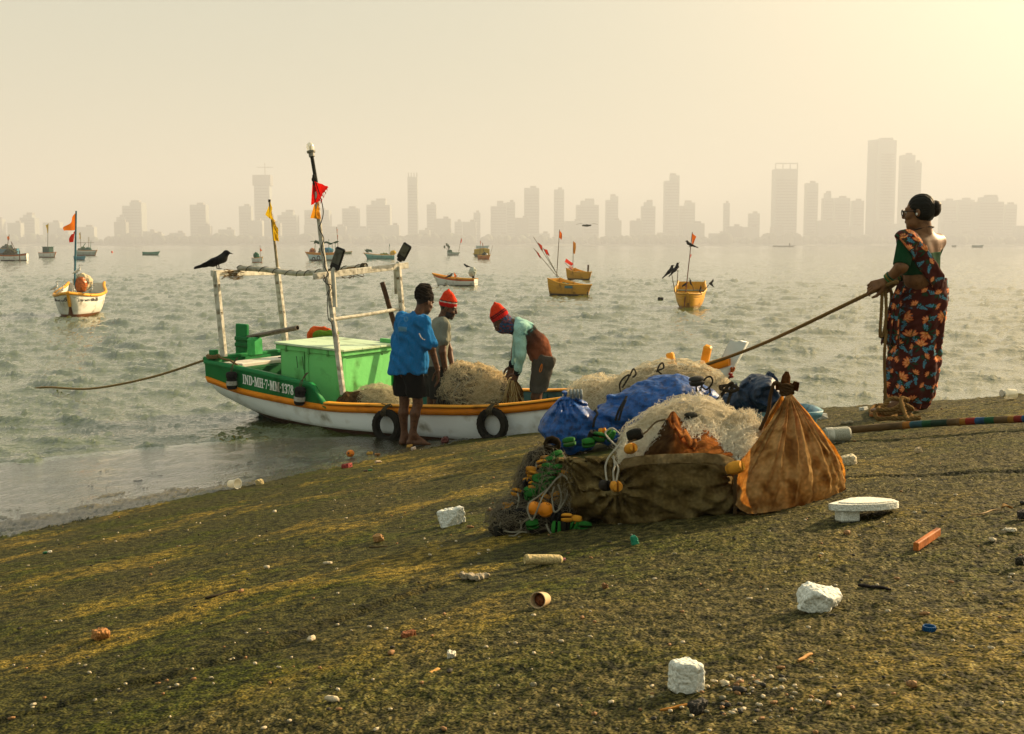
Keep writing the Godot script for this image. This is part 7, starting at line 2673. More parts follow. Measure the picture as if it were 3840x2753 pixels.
func boat_nets() -> void:
	# the large heap between the two people in the boat
	var at: Vector3 = Vector3(-0.3488, 0.3525, -13.2)
	var t := thing("net_heap", "large heap of cream net between the two people in the boat", "net", at)
	var f := Field.new(Vector3(-0.55, -0.40, -0.40), Vector3(0.55, 0.55, 0.42), 0.017)
	f.egg(Vector3(-0.4343, 0.4824, -13.2) - at, Vector3(0.34, 0.27, 0.30), 0.08)
	f.egg(Vector3(-0.577, 0.5689, -13.2) - at, Vector3(0.17, 0.22, 0.22), 0.08)
	f.egg(Vector3(-0.1768, 0.468, -13.2) - at, Vector3(0.22, 0.20, 0.25), 0.08)
	f.bone(Vector3(-0.4345, 0.4247, -13.2) - at, Vector3(-0.4356, 0.1065, -13.2) - at, 0.3, 0.33, 0.08)
	f.warp(func(p: Vector3) -> float: return 0.06 * fine.get_noise_3d(p.x * 5.0, p.y * 5.0, p.z * 5.0) + 0.022 * fine.get_noise_3d(p.x * 14.0, p.y * 14.0, p.z * 14.0), 0.14)
	var mb := MB.new()
	f.mesh(mb, func(p: Vector3, _n: Vector3) -> Color: return Color(0.66, 0.52, 0.28).lerp(Color(0.12, 0.09, 0.05), smoothstep(0.02, 0.3, fine.get_noise_3d(p.x * 3.0 + 2.0, p.y * 3.0, p.z * 3.0) + 0.12)))
	part(t, "net_mass", mb, M.net)
	mb = MB.new(Color(0.76, 0.62, 0.36))
	fuzz(mb, Vector3(-0.4343, 0.4824, -13.2) - at, Vector3(0.36, 0.28, 0.31), 300, 0.0011, 0.05)
	net_over(mb, Vector3(-0.4343, 0.4824, -13.2) - at, Vector3(0.34, 0.27, 0.30), 64, 26, 0.0012, 0.06, 2.0)
	net_over(mb, Vector3(-0.4343, 0.4824, -13.2) - at, Vector3(0.34, 0.27, 0.30), 64, 26, 0.0012, 0.08, 22.0)
	net_over(mb, Vector3(-0.1768, 0.468, -13.2) - at, Vector3(0.22, 0.20, 0.25), 50, 20, 0.0012, 0.06, 5.0)
	net_over(mb, Vector3(-0.577, 0.5689, -13.2) - at, Vector3(0.17, 0.22, 0.22), 44, 20, 0.0012, 0.06, 8.0)
	fuzz(mb, Vector3(-0.1768, 0.468, -13.2) - at, Vector3(0.23, 0.21, 0.26), 180, 0.0011, 0.05)
	fuzz(mb, Vector3(-0.577, 0.5689, -13.2) - at, Vector3(0.18, 0.23, 0.23), 140, 0.0011, 0.05)
	part(t, "loose_twine", mb, M.twine).set_meta("kind", "stuff")
	mb = MB.new(Color(0.52, 0.46, 0.33))
	for line in [[Vector3(-0.2149, 0.2804, 0.3), Vector3(-0.2712, 0.2101, 0.3), Vector3(-0.2996, 0.1255, 0.3), Vector3(-0.2719, 0.055, 0.3), Vector3(-0.216, 0.0409, 0.3), Vector3(-0.2157, 0.1114, 0.3), Vector3(-0.2574, 0.1678, 0.3), Vector3(-0.2993, 0.1819, 0.3)], [Vector3(-0.1727, 0.3648, 0.3), Vector3(-0.1171, 0.3085, 0.3), Vector3(-0.1872, 0.2382, 0.3), Vector3(-0.1455, 0.1819, 0.3), Vector3(-0.1736, 0.1396, 0.3)], [Vector3(-0.036, 0.3537, 0.2), Vector3(-0.0147, 0.4244, 0.2), Vector3(0.0132, 0.3537, 0.2), Vector3(-0.0221, 0.3112, 0.2)]]:
		cord(mb, line, 0.008)
	part(t, "cord", mb, M.rope)
	# the net drawn up to the hands of the two men
	for e in [["net_hank", "dark net hank held up by the bearded person", "net", [Vector3(-0.7311, 0.6466, -13.15), Vector3(-0.7132, 0.3444, -13.05)], 0.035, 0.13, Color(0.04, 0.03, 0.018), 0], ["net_hank", "tan net drawn up into the bending person's hands", "net", [Vector3(0.002, 0.6694, -12.95), Vector3(0.0161, 0.3653, -12.95)], 0.03, 0.12, Color(0.46, 0.26, 0.07), 0]]:
		var a: Vector3 = e[3][0]
		var b: Vector3 = e[3][1]
		var h := thing(e[0], e[1], e[2], b, "net hanks held over the heap")
		mb = MB.new(e[6])
		mb.slab(36, 20, func(u: float, v: float) -> Vector3:
			var th := u * TAU
			var r: float = lerpf(e[4], e[5], v) * (1.0 + 0.22 * sin(th * 9.0 + 4.0 * v))
			return (a - b) * (1.0 - v) + Vector3(cos(th) * r + 0.03 * sin(v * 4.0), 0.0, sin(th) * r * 0.8), 0.0)
		part(h, "net_folds", mb, M.thin_sack)
		mb = MB.new(Color(0.5, 0.36, 0.14) if e[6].r > 0.1 else Color(0.10, 0.09, 0.05))
		for k in 60:
			var th := rng.randf() * TAU
			var r0: float = e[4]
			var r1: float = e[5] * 1.12
			var w := rng.randf_range(-0.5, 0.5)
			mb.tube([(a - b) + Vector3(cos(th) * r0, 0, sin(th) * r0), (a - b) * 0.5 + Vector3(cos(th + w) * (r0 + r1) * 0.55, 0, sin(th + w) * (r0 + r1) * 0.5), Vector3(cos(th) * r1, 0.02, sin(th) * r1)], 0.0022, 3, false)
		part(h, "twine", mb, M.twine).set_meta("kind", "stuff")
	# the small heap and a brown sack in front of the cabin
	at = Vector3(-1.599, 0.2788, -13.85)
	t = thing("small_net_heap", "low heap of pale net lying in front of the cabin", "net", at)
	f = Field.new(Vector3(-0.45, -0.35, -0.35), Vector3(0.50, 0.32, 0.35), 0.017)
	f.egg(Vector3(0.0, 0.02, 0.0), Vector3(0.28, 0.15, 0.26), 0.08)
	f.egg(Vector3(0.12, -0.16, 0.0), Vector3(0.36, 0.24, 0.3), 0.08)
	f.warp(func(p: Vector3) -> float: return 0.05 * fine.get_noise_3d(p.x * 6.0, p.y * 6.0, p.z * 6.0) + 0.02 * fine.get_noise_3d(p.x * 15.0, p.y * 15.0, p.z * 15.0), 0.12)
	mb = MB.new(Color(0.44, 0.40, 0.22))
	f.mesh(mb)
	part(t, "net_mass", mb, M.net)
	mb = MB.new(Color(0.60, 0.54, 0.33))
	fuzz(mb, Vector3(0.0, 0.02, 0.0), Vector3(0.29, 0.16, 0.27), 200, 0.0012, 0.05)
	net_over(mb, Vector3(0.0, 0.02, 0.0), Vector3(0.29, 0.16, 0.27), 60, 24, 0.0012, 0.05, 4.0)
	net_over(mb, Vector3(0.1, -0.08, 0.0), Vector3(0.32, 0.18, 0.28), 60, 24, 0.0012, 0.06, 14.0)
	fuzz(mb, Vector3(0.12, -0.14, 0.0), Vector3(0.30, 0.22, 0.27), 120, 0.0012, 0.04)
	part(t, "loose_twine", mb, M.twine).set_meta("kind", "stuff")
	at = Vector3(-1.859, 0.3213, -13.75)
	f = Field.new(Vector3(-0.30, -0.35, -0.25), Vector3(0.35, 0.28, 0.28), 0.014)
	f.egg(Vector3(-0.04, -0.02, 0.0), Vector3(0.17, 0.11, 0.16), 0.06)
	f.bone(Vector3(0.02, 0.02, 0.02), Vector3(0.16, -0.04, 0.04), 0.08, 0.03, 0.05)
	f.bone(Vector3(-0.02, -0.1, 0.0), Vector3(0.0, -0.25, 0.0), 0.16, 0.18, 0.06)
	f.warp(func(p: Vector3) -> float: return 0.03 * sin(p.x * 40.0 + p.y * 22.0) * 0.4 + 0.03 * fine.get_noise_3d(p.x * 9.0, p.y * 9.0, p.z * 9.0), 0.1)
	mb = MB.new(Color(0.16, 0.10, 0.042))
	f.mesh(mb)
	single("brown_sack", "small crumpled brown sack in the boat below the cabin post", "sack", mb, M.burlap, at)


# ---------------------------------------------------------------- boats at anchor in the bay
# bow towards +x. c: rim, upper strake, side, bottom, inside
func bay_hull(o: Node3D, length: float, beam: float, depth: float, bow: float, stern: float, c: Array, stern_wide := 0.72) -> void:
	var n := 26
	var half := func(t: float) -> float: return beam * 0.5 * minf(lerpf(stern_wide, 1.0, smoothstep(0.0, 0.42, t)), pow(maxf(1.0 - pow(t, 3.4), 0.0), 0.72) + 0.012)
	var top := func(t: float) -> float: return depth * (1.0 + bow * pow(t, 2.6) + stern * pow(1.0 - t, 2.0))
	var low := func(t: float) -> float: return -0.75 * depth + (top.call(t) + 0.4 * depth) * pow(t, 30.0)
	var at := func(t: float, k: float, out: float) -> Vector3:
		# k 0 at the rim, 1 at the keel
		var h: float = half.call(t)
		var y: float = lerpf(top.call(t), low.call(t), k)
		var lean := 0.10 * length * (1.0 - k) * pow(t, 5.0)
		return Vector3((t - 0.5) * length * 0.92 + lean, y, (h * pow(1.0 - pow(k, 2.4), 0.7) * (1.0 - 0.12 * k) + out))
	for s in [1, -1]:
		for b in [["upper_strake", 0.0, 0.15, 0.006, c[1]], ["hull_side", 0.15, 0.49, 0.0, c[2]], ["hull_bottom", 0.49, 0.97, -0.002, c[3]]]:
			var mb := MB.new(b[4])
			var rows := []
			for i in n + 1:
				var t := float(i) / n
				var ring := []
				# the boot line runs level, a little above the water
				var boot: float = clampf((top.call(t) - 0.20 * depth) / (top.call(t) - low.call(t)), 0.2, 0.96)
				var k0: float = boot if b[1] == 0.49 else b[1]
				var k1: float = boot if b[2] == 0.49 else b[2]
				for j in 6:
					var p: Vector3 = at.call(t, lerpf(k0, k1, j / 5.0), b[3])
					ring.append(Vector3(p.x, p.y, s * p.z))
				for j in 6:
					var p: Vector3 = at.call(t, lerpf(k1, k0, j / 5.0), b[3])
					ring.append(Vector3(p.x, p.y, s * maxf(p.z - 0.025, 0.0)))
				if s > 0:
					ring.reverse()
				rows.append(ring)
			mb.loft(rows)
			part(o, b[0], mb, M.paint)
		var rim := MB.new(c[0])
		var rr := []
		for i in n + 1:
			var p: Vector3 = at.call(float(i) / n, 0.0, 0.01)
			rr.append(Vector3(p.x, p.y + 0.01, s * p.z))
		rim.tube(rr, beam * 0.032, 6)
		part(o, "rim", rim, M.paint)
	var tr := MB.new(c[2])
	var ring0 := []
	for j in 8:
		var p: Vector3 = at.call(0.0, j / 8.0, 0.0)
		ring0.append(p)
	for j in range(7, -1, -1):
		var p: Vector3 = at.call(0.0, j / 8.0, 0.0)
		ring0.append(Vector3(p.x, p.y, -p.z))
	var ring1 := []
	for p: Vector3 in ring0:
		ring1.append(p + Vector3(0.04, 0, 0))
	tr.loft([ring1, ring0])
	part(o, "transom", tr, M.paint)
	var fl := MB.new(c[4])
	var fr := []
	for i in n - 3:
		var t := float(i) / n
		var p: Vector3 = at.call(t, 0.36, -0.02)
		fr.append([Vector3(p.x, p.y + 0.01, maxf(p.z, 0.0)), Vector3(p.x, p.y + 0.01, -maxf(p.z, 0.0)), Vector3(p.x, p.y - 0.01, -maxf(p.z, 0.0)), Vector3(p.x, p.y - 0.01, maxf(p.z, 0.0))])
	fl.loft(fr)
	part(o, "floor", fl, M.paint)
	for t in [0.25, 0.6]:
		var th := MB.new(c[4] * 1.3)
		var p: Vector3 = at.call(t, 0.10, -0.02)
		th.bar(Vector3(p.x, p.y, -p.z), Vector3(p.x, p.y, p.z), 0.03, length * 0.05, Vector3.UP, 0.004)
		part(o, "thwart", th, M.paint)
	var st := MB.new(c[0])
	var a: Vector3 = at.call(1.0, 0.0, 0.0)
	var b2: Vector3 = at.call(0.985, 0.75, 0.0)
	st.bar(Vector3(b2.x, b2.y, 0), Vector3(a.x, a.y + depth * 0.10, 0), beam * 0.05, beam * 0.05, Vector3.BACK, 0.004)
	part(o, "stem", st, M.paint)


func bay_boat(called: String, label: String, at: Vector3, bow_way: Vector2, length: float, beam: float, depth: float, bow: float, stern: float, c: Array, stern_wide := 0.72) -> Node3D:
	var o := thing(called, label, "boat", Vector3(at.x, SEA, at.z), "boats anchored in the bay")
	o.rotation.y = atan2(-bow_way.y, bow_way.x)
	bay_hull(o, length, beam, depth, bow, stern, c, stern_wide)
	return o


# in the world's axes: from the boat's middle, as parts of the boat
func staff(o: Node3D, a: Vector3, b: Vector3, r: float, color: Color, cloth: Array, seed_value: int) -> void:
	var inv := o.transform.affine_inverse()
	var mb := MB.new(color)
	mb.tube([inv * a, inv * a.lerp(b, 0.5), inv * b], [r, r * 0.9, r * 0.7], 6)
	var so := part(o, "staff", mb, M.wood)
	for e in cloth:
		var q := []
		for p: Vector3 in e[0]:
			q.append(inv * p)
		var f := MB.new(e[1])
		var size: float = (q[0] as Vector3).distance_to(q[2])
		f.slab(8, 8, func(u: float, v: float) -> Vector3:
			var p: Vector3 = q[0].lerp(q[1], u).lerp(q[3].lerp(q[2], u), v)
			return p + Vector3(0.05, 0.03, 0.12) * size * sin(u * 5.0 + v * 3.0 + seed_value) * u, 0.0)
		part(so, "flag", f, M.thin_cloth)


func lump(o: Node3D, called: String, at: Vector3, size: Vector3, color: Color, seed_value: float, m: Material, rough := 0.25) -> MeshInstance3D:
	var big := maxf(size.x, maxf(size.y, size.z))
	var f := Field.new(-size * 1.4 - Vector3.ONE * big * 0.2, size * 1.4 + Vector3.ONE * big * 0.2, big / 11.0)
	f.egg(Vector3.ZERO, size, big * 0.2)
	f.egg(Vector3(size.x * 0.4, -size.y * 0.3, 0), size * 0.7, big * 0.2)
	var q := 1.6 / big
	f.warp(func(p: Vector3) -> float: return rough * big * fine.get_noise_3d(p.x * q + seed_value, p.y * q, p.z * q), big)
	var mb := MB.new(color)
	f.mesh(mb)
	var e := part(o, called, mb, m)
	e.position = at
	return e


var crow_body: MB
var egret_body: MB


func crow(label: String, at: Vector3, way: Vector3, size := 1.0, group := "crows perched on the boats") -> void:
	if crow_body == null:
		var f := Field.new(Vector3(-0.32, -0.03, -0.1), Vector3(0.22, 0.24, 0.1), 0.009)
		f.bone(Vector3(-0.06, 0.07, 0), Vector3(0.06, 0.115, 0), 0.046, 0.050, 0.03)
		f.bone(Vector3(-0.06, 0.07, 0), Vector3(-0.17, 0.035, 0), 0.040, 0.020, 0.03)
		f.bone(Vector3(-0.15, 0.040, 0), Vector3(-0.29, 0.005, 0), 0.020, 0.013, 0.02)
		f.bone(Vector3(-0.15, 0.045, 0.02), Vector3(-0.27, 0.018, 0.01), 0.014, 0.008, 0.02)
		f.bone(Vector3(0.06, 0.12, 0), Vector3(0.098, 0.165, 0), 0.040, 0.032, 0.03)
		f.egg(Vector3(0.108, 0.178, 0), Vector3(0.036, 0.031, 0.028), 0.02)
		f.bone(Vector3(0.135, 0.178, 0), Vector3(0.190, 0.166, 0), 0.014, 0.004, 0.008)
		f.bone(Vector3(-0.02, 0.10, 0.046), Vector3(-0.18, 0.05, 0.025), 0.024, 0.008, 0.015)
		f.bone(Vector3(-0.02, 0.10, -0.046), Vector3(-0.18, 0.05, -0.025), 0.024, 0.008, 0.015)
		crow_body = MB.new()
		f.mesh(crow_body, func(p: Vector3, _n: Vector3) -> Color: return Color(0.022, 0.021, 0.020) if p.x > 0.03 and p.x < 0.12 and p.y < 0.17 else Color(0.007, 0.007, 0.008))
	var o := thing("crow", label, "crow", at, group)
	o.basis = facing(way).rotated(Vector3.UP, 0.0) * Basis(Vector3.UP, -PI / 2)
	o.scale = Vector3.ONE * size
	part(o, "body", crow_body, M.feather)
	for s in [-1, 1]:
		var l := MB.new(Color(0.008, 0.008, 0.008))
		l.tube([Vector3(-0.005, 0.06, s * 0.022), Vector3(0.0, 0.02, s * 0.024), Vector3(0.0, 0.0, s * 0.024)], 0.006, 5)
		for k in 3:
			l.tube([Vector3(0, 0.003, s * 0.024), Vector3(0.03, 0.002, s * 0.024 + (k - 1) * 0.014)], 0.004, 4)
		part(o, "leg", l, M.feather)


func egret(label: String, at: Vector3, way: Vector3, size := 1.0) -> void:
	if egret_body == null:
		var f := Field.new(Vector3(-0.26, 0.10, -0.09), Vector3(0.30, 0.56, 0.09), 0.009)
		f.bone(Vector3(-0.10, 0.22, 0), Vector3(0.06, 0.31, 0), 0.045, 0.055, 0.03)
		f.bone(Vector3(-0.10, 0.22, 0), Vector3(-0.22, 0.15, 0), 0.038, 0.010, 0.03)
		f.bone(Vector3(0.07, 0.33, 0), Vector3(0.11, 0.39, 0), 0.034, 0.020, 0.03)
		f.bone(Vector3(0.11, 0.39, 0), Vector3(0.07, 0.44, 0), 0.019, 0.017, 0.02)
		f.bone(Vector3(0.07, 0.44, 0), Vector3(0.10, 0.485, 0), 0.017, 0.019, 0.02)
		f.bone(Vector3(0.10, 0.485, 0), Vector3(0.15, 0.485, 0), 0.022, 0.014, 0.015)
		f.bone(Vector3(0.15, 0.484, 0), Vector3(0.27, 0.455, 0), 0.011, 0.004, 0.006)
		egret_body = MB.new()
		f.mesh(egret_body, func(p: Vector3, _n: Vector3) -> Color: return Color(0.03, 0.028, 0.02) if p.x > 0.165 else Color(0.72, 0.73, 0.70))
	var o := thing("egret", label, "egret", at, "egrets on the left boat")
	o.basis = facing(way) * Basis(Vector3.UP, -PI / 2)
	o.scale = Vector3.ONE * size
	part(o, "body", egret_body, M.feather)
	for s in [-1, 1]:
		var l := MB.new(Color(0.02, 0.02, 0.016))
		l.tube([Vector3(-0.01, 0.22, s * 0.02), Vector3(-0.02 * s, 0.11, s * 0.022), Vector3(0.012 * s, 0.0, s * 0.022)], 0.007, 5)
		l.tube([Vector3(0.012 * s, 0.004, s * 0.022), Vector3(0.05 + 0.012 * s, 0.003, s * 0.03)], 0.005, 4)
		part(o, "leg", l, M.feather)


func bay_boats() -> void:
	var rim := Color(0.72, 0.34, 0.03)
	var white := Color(0.66, 0.66, 0.60)
	var teal := Color(0.05, 0.18, 0.18)
	var brown := Color(0.12, 0.045, 0.015)
	var dark := Color(0.04, 0.025, 0.015)
	var red := Color(0.75, 0.05, 0.015)
	var flame := Color(0.80, 0.17, 0.015)
	var gold := Color(0.72, 0.50, 0.02)
	var black := Color(0.012, 0.012, 0.012)
	var ochre := Color(0.68, 0.34, 0.03)
	var wood := Color(0.10, 0.06, 0.03)
	# white boat with the egrets, bow towards the ramp
	var p: Vector3 = Vector3(-13.61, -0.06, -36.89)
	var b := bay_boat("white_boat", "white boat with yellow rim and draped engine, egrets standing on it", p, Vector2(0.16, 0.98), 2.9, 1.52, 0.50, 0.50, 0.95, [rim, white, white, brown, teal])
	staff(b, Vector3(-13.84, 0.7504, -37.2), Vector3(-13.7, 3.206, -37.2), 0.035, Color(0.04, 0.16, 0.22), [[[Vector3(-13.7, 3.157, -37.2), Vector3(-14.06, 2.772, -37.3), Vector3(-14.09, 2.57, -37.3), Vector3(-13.75, 2.612, -37.2)], Color(0.80, 0.20, 0.015)], [[Vector3(-13.76, 2.569, -37.2), Vector3(-13.88, 2.483, -37.2), Vector3(-13.92, 2.195, -37.2), Vector3(-13.82, 2.253, -37.2)], Color(0.55, 0.03, 0.01)]], 1)
	lump(b, "engine", Vector3(-0.45, 0.95, 0.0), Vector3(0.20, 0.26, 0.2), Color(0.45, 0.12, 0.02), 2.0, M.plastic, 0.1)
	lump(b, "draped_cloth", Vector3(-0.62, 1.02, -0.02), Vector3(0.24, 0.28, 0.30), Color(0.62, 0.52, 0.34), 6.0, M.cloth, 0.18)
	for s in [1, -1]:
		lettering(b, "hull_number", "IND-MH-7-MM-3205", 0.13, Color(0.03, 0.03, 0.03), func(x: float, y: float, z: float) -> Vector3:
			# read along the side towards the stern on one flank and towards the bow on the other
			var u: float = (1.18 - x) if s < 0 else (0.52 + x)
			var t := (u / (2.9 * 0.92) + 0.5)
			var half := 0.76 * minf(1.0, pow(maxf(1.0 - pow(t, 3.4), 0.0), 0.72) + 0.012)
			return Vector3(u + 0.29 * 0.7 * pow(t, 5.0), 0.46 + y + 0.10 * t, s * (half * 0.985 + 0.012 + z)), 0.50, "Droid Sans")
	var inv := b.transform
	egret("egret standing tall on the draped engine of the white boat", Vector3(-13.62, 1.107, -36.9), Vector3(1, 0, 0.2), 0.85)
	egret("egret on the left rim of the white boat, seen against water", Vector3(-14, 0.6214, -36), Vector3(1, 0, 0.2), 0.85)
	egret("egret at the left inner rim of the white boat", Vector3(-13.7, 0.5421, -35.7), Vector3(1, 0, 0.3), 0.8)
	egret("egret crouching in the middle of the white boat", Vector3(-13.39, 0.5611, -35.9), Vector3(0.5, 0, 1), 0.7)
	egret("egret by the right rim of the white boat, head low", Vector3(-12.84, 0.5935, -35.8), Vector3(1, 0, 0.4), 0.7)
	# outboard boat with its motor wrapped in white cloth
	p = Vector3(-2.974, -0.06, -62.77)
	b = bay_boat("outboard_boat", "white and orange boat with a cloth-wrapped outboard motor", p, Vector2(-0.96, -0.28), 2.42, 0.95, 0.36, 0.85, 0.10, [rim, Color(0.62, 0.13, 0.02), white, dark, Color(0.09, 0.10, 0.06)])
	var mo := lump(b, "outboard_motor", Vector3(-0.92, 0.78, 0.0), Vector3(0.20, 0.26, 0.18), Color(0.58, 0.60, 0.52), 3.0, M.cloth, 0.14)
	var leg := MB.new(black)
	leg.bar(Vector3(-0.03, -0.15, 0), Vector3(-0.06, -0.75, 0), 0.12, 0.09, Vector3.RIGHT, 0.01)
	part(mo, "motor_leg", leg, M.plastic)
	staff(b, Vector3(-3.4, 0.4233, -62), Vector3(-3.368, 0.6164, -62), 0.012, wood, [[[Vector3(-3.058, 0.709, -62), Vector3(-2.873, 0.4774, -62), Vector3(-2.997, 0.4465, -62), Vector3(-3.044, 0.4619, -62)], flame], [[Vector3(-3.368, 0.6009, -62), Vector3(-3.338, 0.4465, -62), Vector3(-3.4, 0.4001, -62), Vector3(-3.399, 0.5392, -62)], red]], 2)
	crow("crow on top of the cloth-wrapped outboard motor", Vector3(-2.372, 0.9578, -61.5), Vector3(-1, 0, 0.4), 1.0)
	crow("crow on the rim of the outboard boat", Vector3(-3.224, 0.4352, -61.3), Vector3(0.7, 0, -0.6), 1.15)
	# two ochre boats with flags
	p = Vector3(2.54, -0.06, -51.16)
	b = bay_boat("ochre_boat", "ochre boat with leaning flag poles and a tall red flag", p, Vector2(0.70, 0.72), 2.2, 0.90, 0.42, 0.15, 0.75, [ochre, ochre, ochre * 0.85, dark, teal], 0.85)
	for e in [[[Vector3(2, 0.7297, -51), Vector3(0.9334, 1.997, -51)], [Vector3(0.9589, 1.978, -51), Vector3(1.201, 1.744, -51), Vector3(1.233, 1.535, -51), Vector3(1.137, 1.681, -51)], Color(0.42, 0.05, 0.02)], [[Vector3(2.031, 0.7614, -51), Vector3(0.9262, 2.483, -51)], [Vector3(1.104, 2.25, -51), Vector3(1.327, 2.092, -51), Vector3(1.315, 1.839, -51), Vector3(1.188, 2.029, -51)], Color(0.45, 0.05, 0.02)], [[Vector3(1.984, 0.8038, -50.6), Vector3(1.317, 2.03, -50.6)], [Vector3(1.349, 1.98, -50.6), Vector3(1.538, 1.917, -50.6), Vector3(1.602, 1.653, -50.6), Vector3(1.444, 1.779, -50.6)], Color(0.55, 0.04, 0.02)]]:
		staff(b, e[0][0], e[0][1], 0.016, Color(0.20, 0.19, 0.15), [[e[1], e[2]]], 3)
	staff(b, Vector3(1.947, 0.7533, -51.3), Vector3(2.067, 2.802, -51.3), 0.018, Color(0.14, 0.09, 0.05), [[[Vector3(2.06, 2.777, -51.3), Vector3(2.176, 2.631, -51.3), Vector3(2.139, 2.358, -51.3), Vector3(2.042, 2.473, -51.3)], flame]], 4)
	lump(b, "green_crate", Vector3(-0.42, 0.42, 0.0), Vector3(0.16, 0.14, 0.16), Color(0.04, 0.14, 0.08), 4.0, M.cloth)
	# blue name board on the side
	var nb := MB.new(Color(0.07, 0.17, 0.17))
	nb.box(Transform3D(Basis(), Vector3(0.30, 0.39, 0.44)), Vector3(0.46, 0.10, 0.016), 0.003)
	part(b, "name_board", nb, M.paint)
	p = Vector3(4.282, -0.06, -74.36)
	b = bay_boat("ochre_boat", "smaller ochre boat with red rags, moored behind its twin", p, Vector2(0.62, 0.78), 1.95, 0.88, 0.40, 0.25, 0.8, [ochre, ochre, ochre * 0.9, dark, teal], 0.85)
	staff(b, Vector3(3.909, 0.6582, -75.5), Vector3(3.919, 2.382, -75.5), 0.022, Color(0.14, 0.10, 0.06), [[[Vector3(3.919, 2.363, -75.5), Vector3(4.051, 2.27, -75.5), Vector3(4.036, 1.549, -75.5), Vector3(3.923, 1.596, -75.5)], Color(0.70, 0.28, 0.02)]], 5)
	staff(b, Vector3(3.849, 0.4926, -74.5), Vector3(3.335, 1.03, -74.5), 0.018, wood, [[[Vector3(3.427, 1.28, -74.5), Vector3(3.847, 0.9744, -74.5), Vector3(3.801, 0.7706, -74.5), Vector3(3.335, 1.067, -74.5)], Color(0.80, 0.06, 0.03)], [[Vector3(3.615, 0.8169, -74.5), Vector3(3.848, 0.7521, -74.5), Vector3(3.784, 0.4741, -74.5), Vector3(3.635, 0.5853, -74.5)], Color(0.62, 0.30, 0.22)]], 6)
	var sp := MB.new(wood)
	sp.bar(Vector3(0.75, 0.2, 0), Vector3(0.80, 0.95, 0), 0.10, 0.08, Vector3.RIGHT, 0.01)
	part(b, "bow_post", sp, M.wood)
	# the ochre boat with black flags
	p = Vector3(6.288, -0.06, -41.54)
	b = bay_boat("ochre_boat", "ochre boat with black flags and crows, bow towards the shore", p, Vector2(-0.20, 0.97), 2.3, 1.10, 0.44, 0.20, 1.0, [ochre, ochre * 1.1, ochre, Color(0.30, 0.14, 0.02), teal], 0.85)
	staff(b, Vector3(5.924, -0.0097, -40.4), Vector3(6.197, 2.576, -40.6), 0.020, Color(0.20, 0.06, 0.03), [[[Vector3(6.197, 2.566, -40.6), Vector3(6.3, 2.415, -40.6), Vector3(6.275, 2.104, -40.6), Vector3(6.188, 2.154, -40.6)], flame], [[Vector3(6.148, 1.827, -40.6), Vector3(6.179, 1.802, -40.6), Vector3(6.16, 1.691, -40.6), Vector3(6.14, 1.701, -40.6)], red]], 7)
	for e in [[Vector3(5.658, 0.5048, -40.8), Vector3(5.537, 1.141, -40.8)], [Vector3(5.709, 0.4895, -40.8), Vector3(5.75, 1.232, -40.8)]]:
		staff(b, e[0], e[1], 0.016, wood, [], 8)
	for e in [[[Vector3(6.013, 0.6831, -40.8), Vector3(6.102, 0.8612, -40.8)], [Vector3(6.091, 0.8561, -40.8), Vector3(6.012, 0.7085, -40.8), Vector3(5.86, 0.6831, -40.8), Vector3(6.01, 0.8256, -40.8)]], [[Vector3(6.32, 0.5812, -40.8), Vector3(6.15, 1.009, -40.8)], [Vector3(6.161, 0.9883, -40.8), Vector3(6.245, 0.8357, -40.8), Vector3(6.242, 0.7085, -40.8), Vector3(6.153, 0.8612, -40.8)]], [[Vector3(6.628, 0.5048, -40.8), Vector3(6.987, 0.968, -40.8)], [Vector3(6.987, 0.9578, -40.8), Vector3(6.979, 0.8357, -40.8), Vector3(6.982, 0.6831, -40.8), Vector3(6.826, 0.8103, -40.8)]], [[Vector3(6.526, 0.4538, -40.8), Vector3(6.552, 0.7594, -40.8)], [Vector3(6.552, 0.7543, -40.8), Vector3(6.585, 0.5812, -40.8), Vector3(6.552, 0.4283, -40.8), Vector3(6.494, 0.5557, -40.8)]]]:
		staff(b, e[0][0], e[0][1], 0.014, wood, [[e[1], black]], 9)
	crow("crow perched halfway up the red-flag mast", Vector3(6.084, 2.069, -40.4), Vector3(-1, 0.1, 0.2), 1.05)
	crow("left of two crows on the pole tops of the black-flag boat", Vector3(5.518, 1.153, -40.7), Vector3(0.8, 0.45, 0.3), 1.25)
	crow("right of two crows on the pole tops of the black-flag boat", Vector3(5.72, 1.234, -40.7), Vector3(0.8, 0.5, -0.2), 1.25)
	# boats farther out
	p = Vector3(-67.63, -0.06, -160)
	b = bay_boat("wooden_boat", "dark wooden boat with gear piled aboard, at the picture's left edge", p, Vector2(-1.0, 0.1), 3.9, 1.3, 0.75, 0.2, 0.35, [wood, Color(0.45, 0.13, 0.03), white, dark, wood])
	lump(b, "gear_pile", Vector3(0.4, 1.1, 0), Vector3(0.9, 0.5, 0.4), Color(0.10, 0.10, 0.06), 7.0, M.cloth, 0.3)
	lump(b, "blue_drum", Vector3(0.1, 0.75, 0.5), Vector3(0.3, 0.4, 0.25), Color(0.10, 0.20, 0.28), 8.0, M.plastic, 0.05)
	staff(b, Vector3(-69.01, 1.099, -161), Vector3(-68.55, 3.529, -161), 0.05, wood, [[[Vector3(-68.54, 3.367, -161), Vector3(-68.84, 3.193, -161), Vector3(-68.81, 2.72, -161), Vector3(-68.51, 2.869, -161)], Color(0.75, 0.20, 0.05)]], 3)
	staff(b, Vector3(-67.59, 1.106, -160), Vector3(-67.9, 2.593, -160), 0.04, wood, [], 3)
	staff(b, Vector3(-67.1, 0.858, -160), Vector3(-67.84, 2.469, -160), 0.04, wood, [], 3)
	staff(b, Vector3(-65.99, 0.0163, -158), Vector3(-65.97, 1.364, -158), 0.08, wood, [], 3)
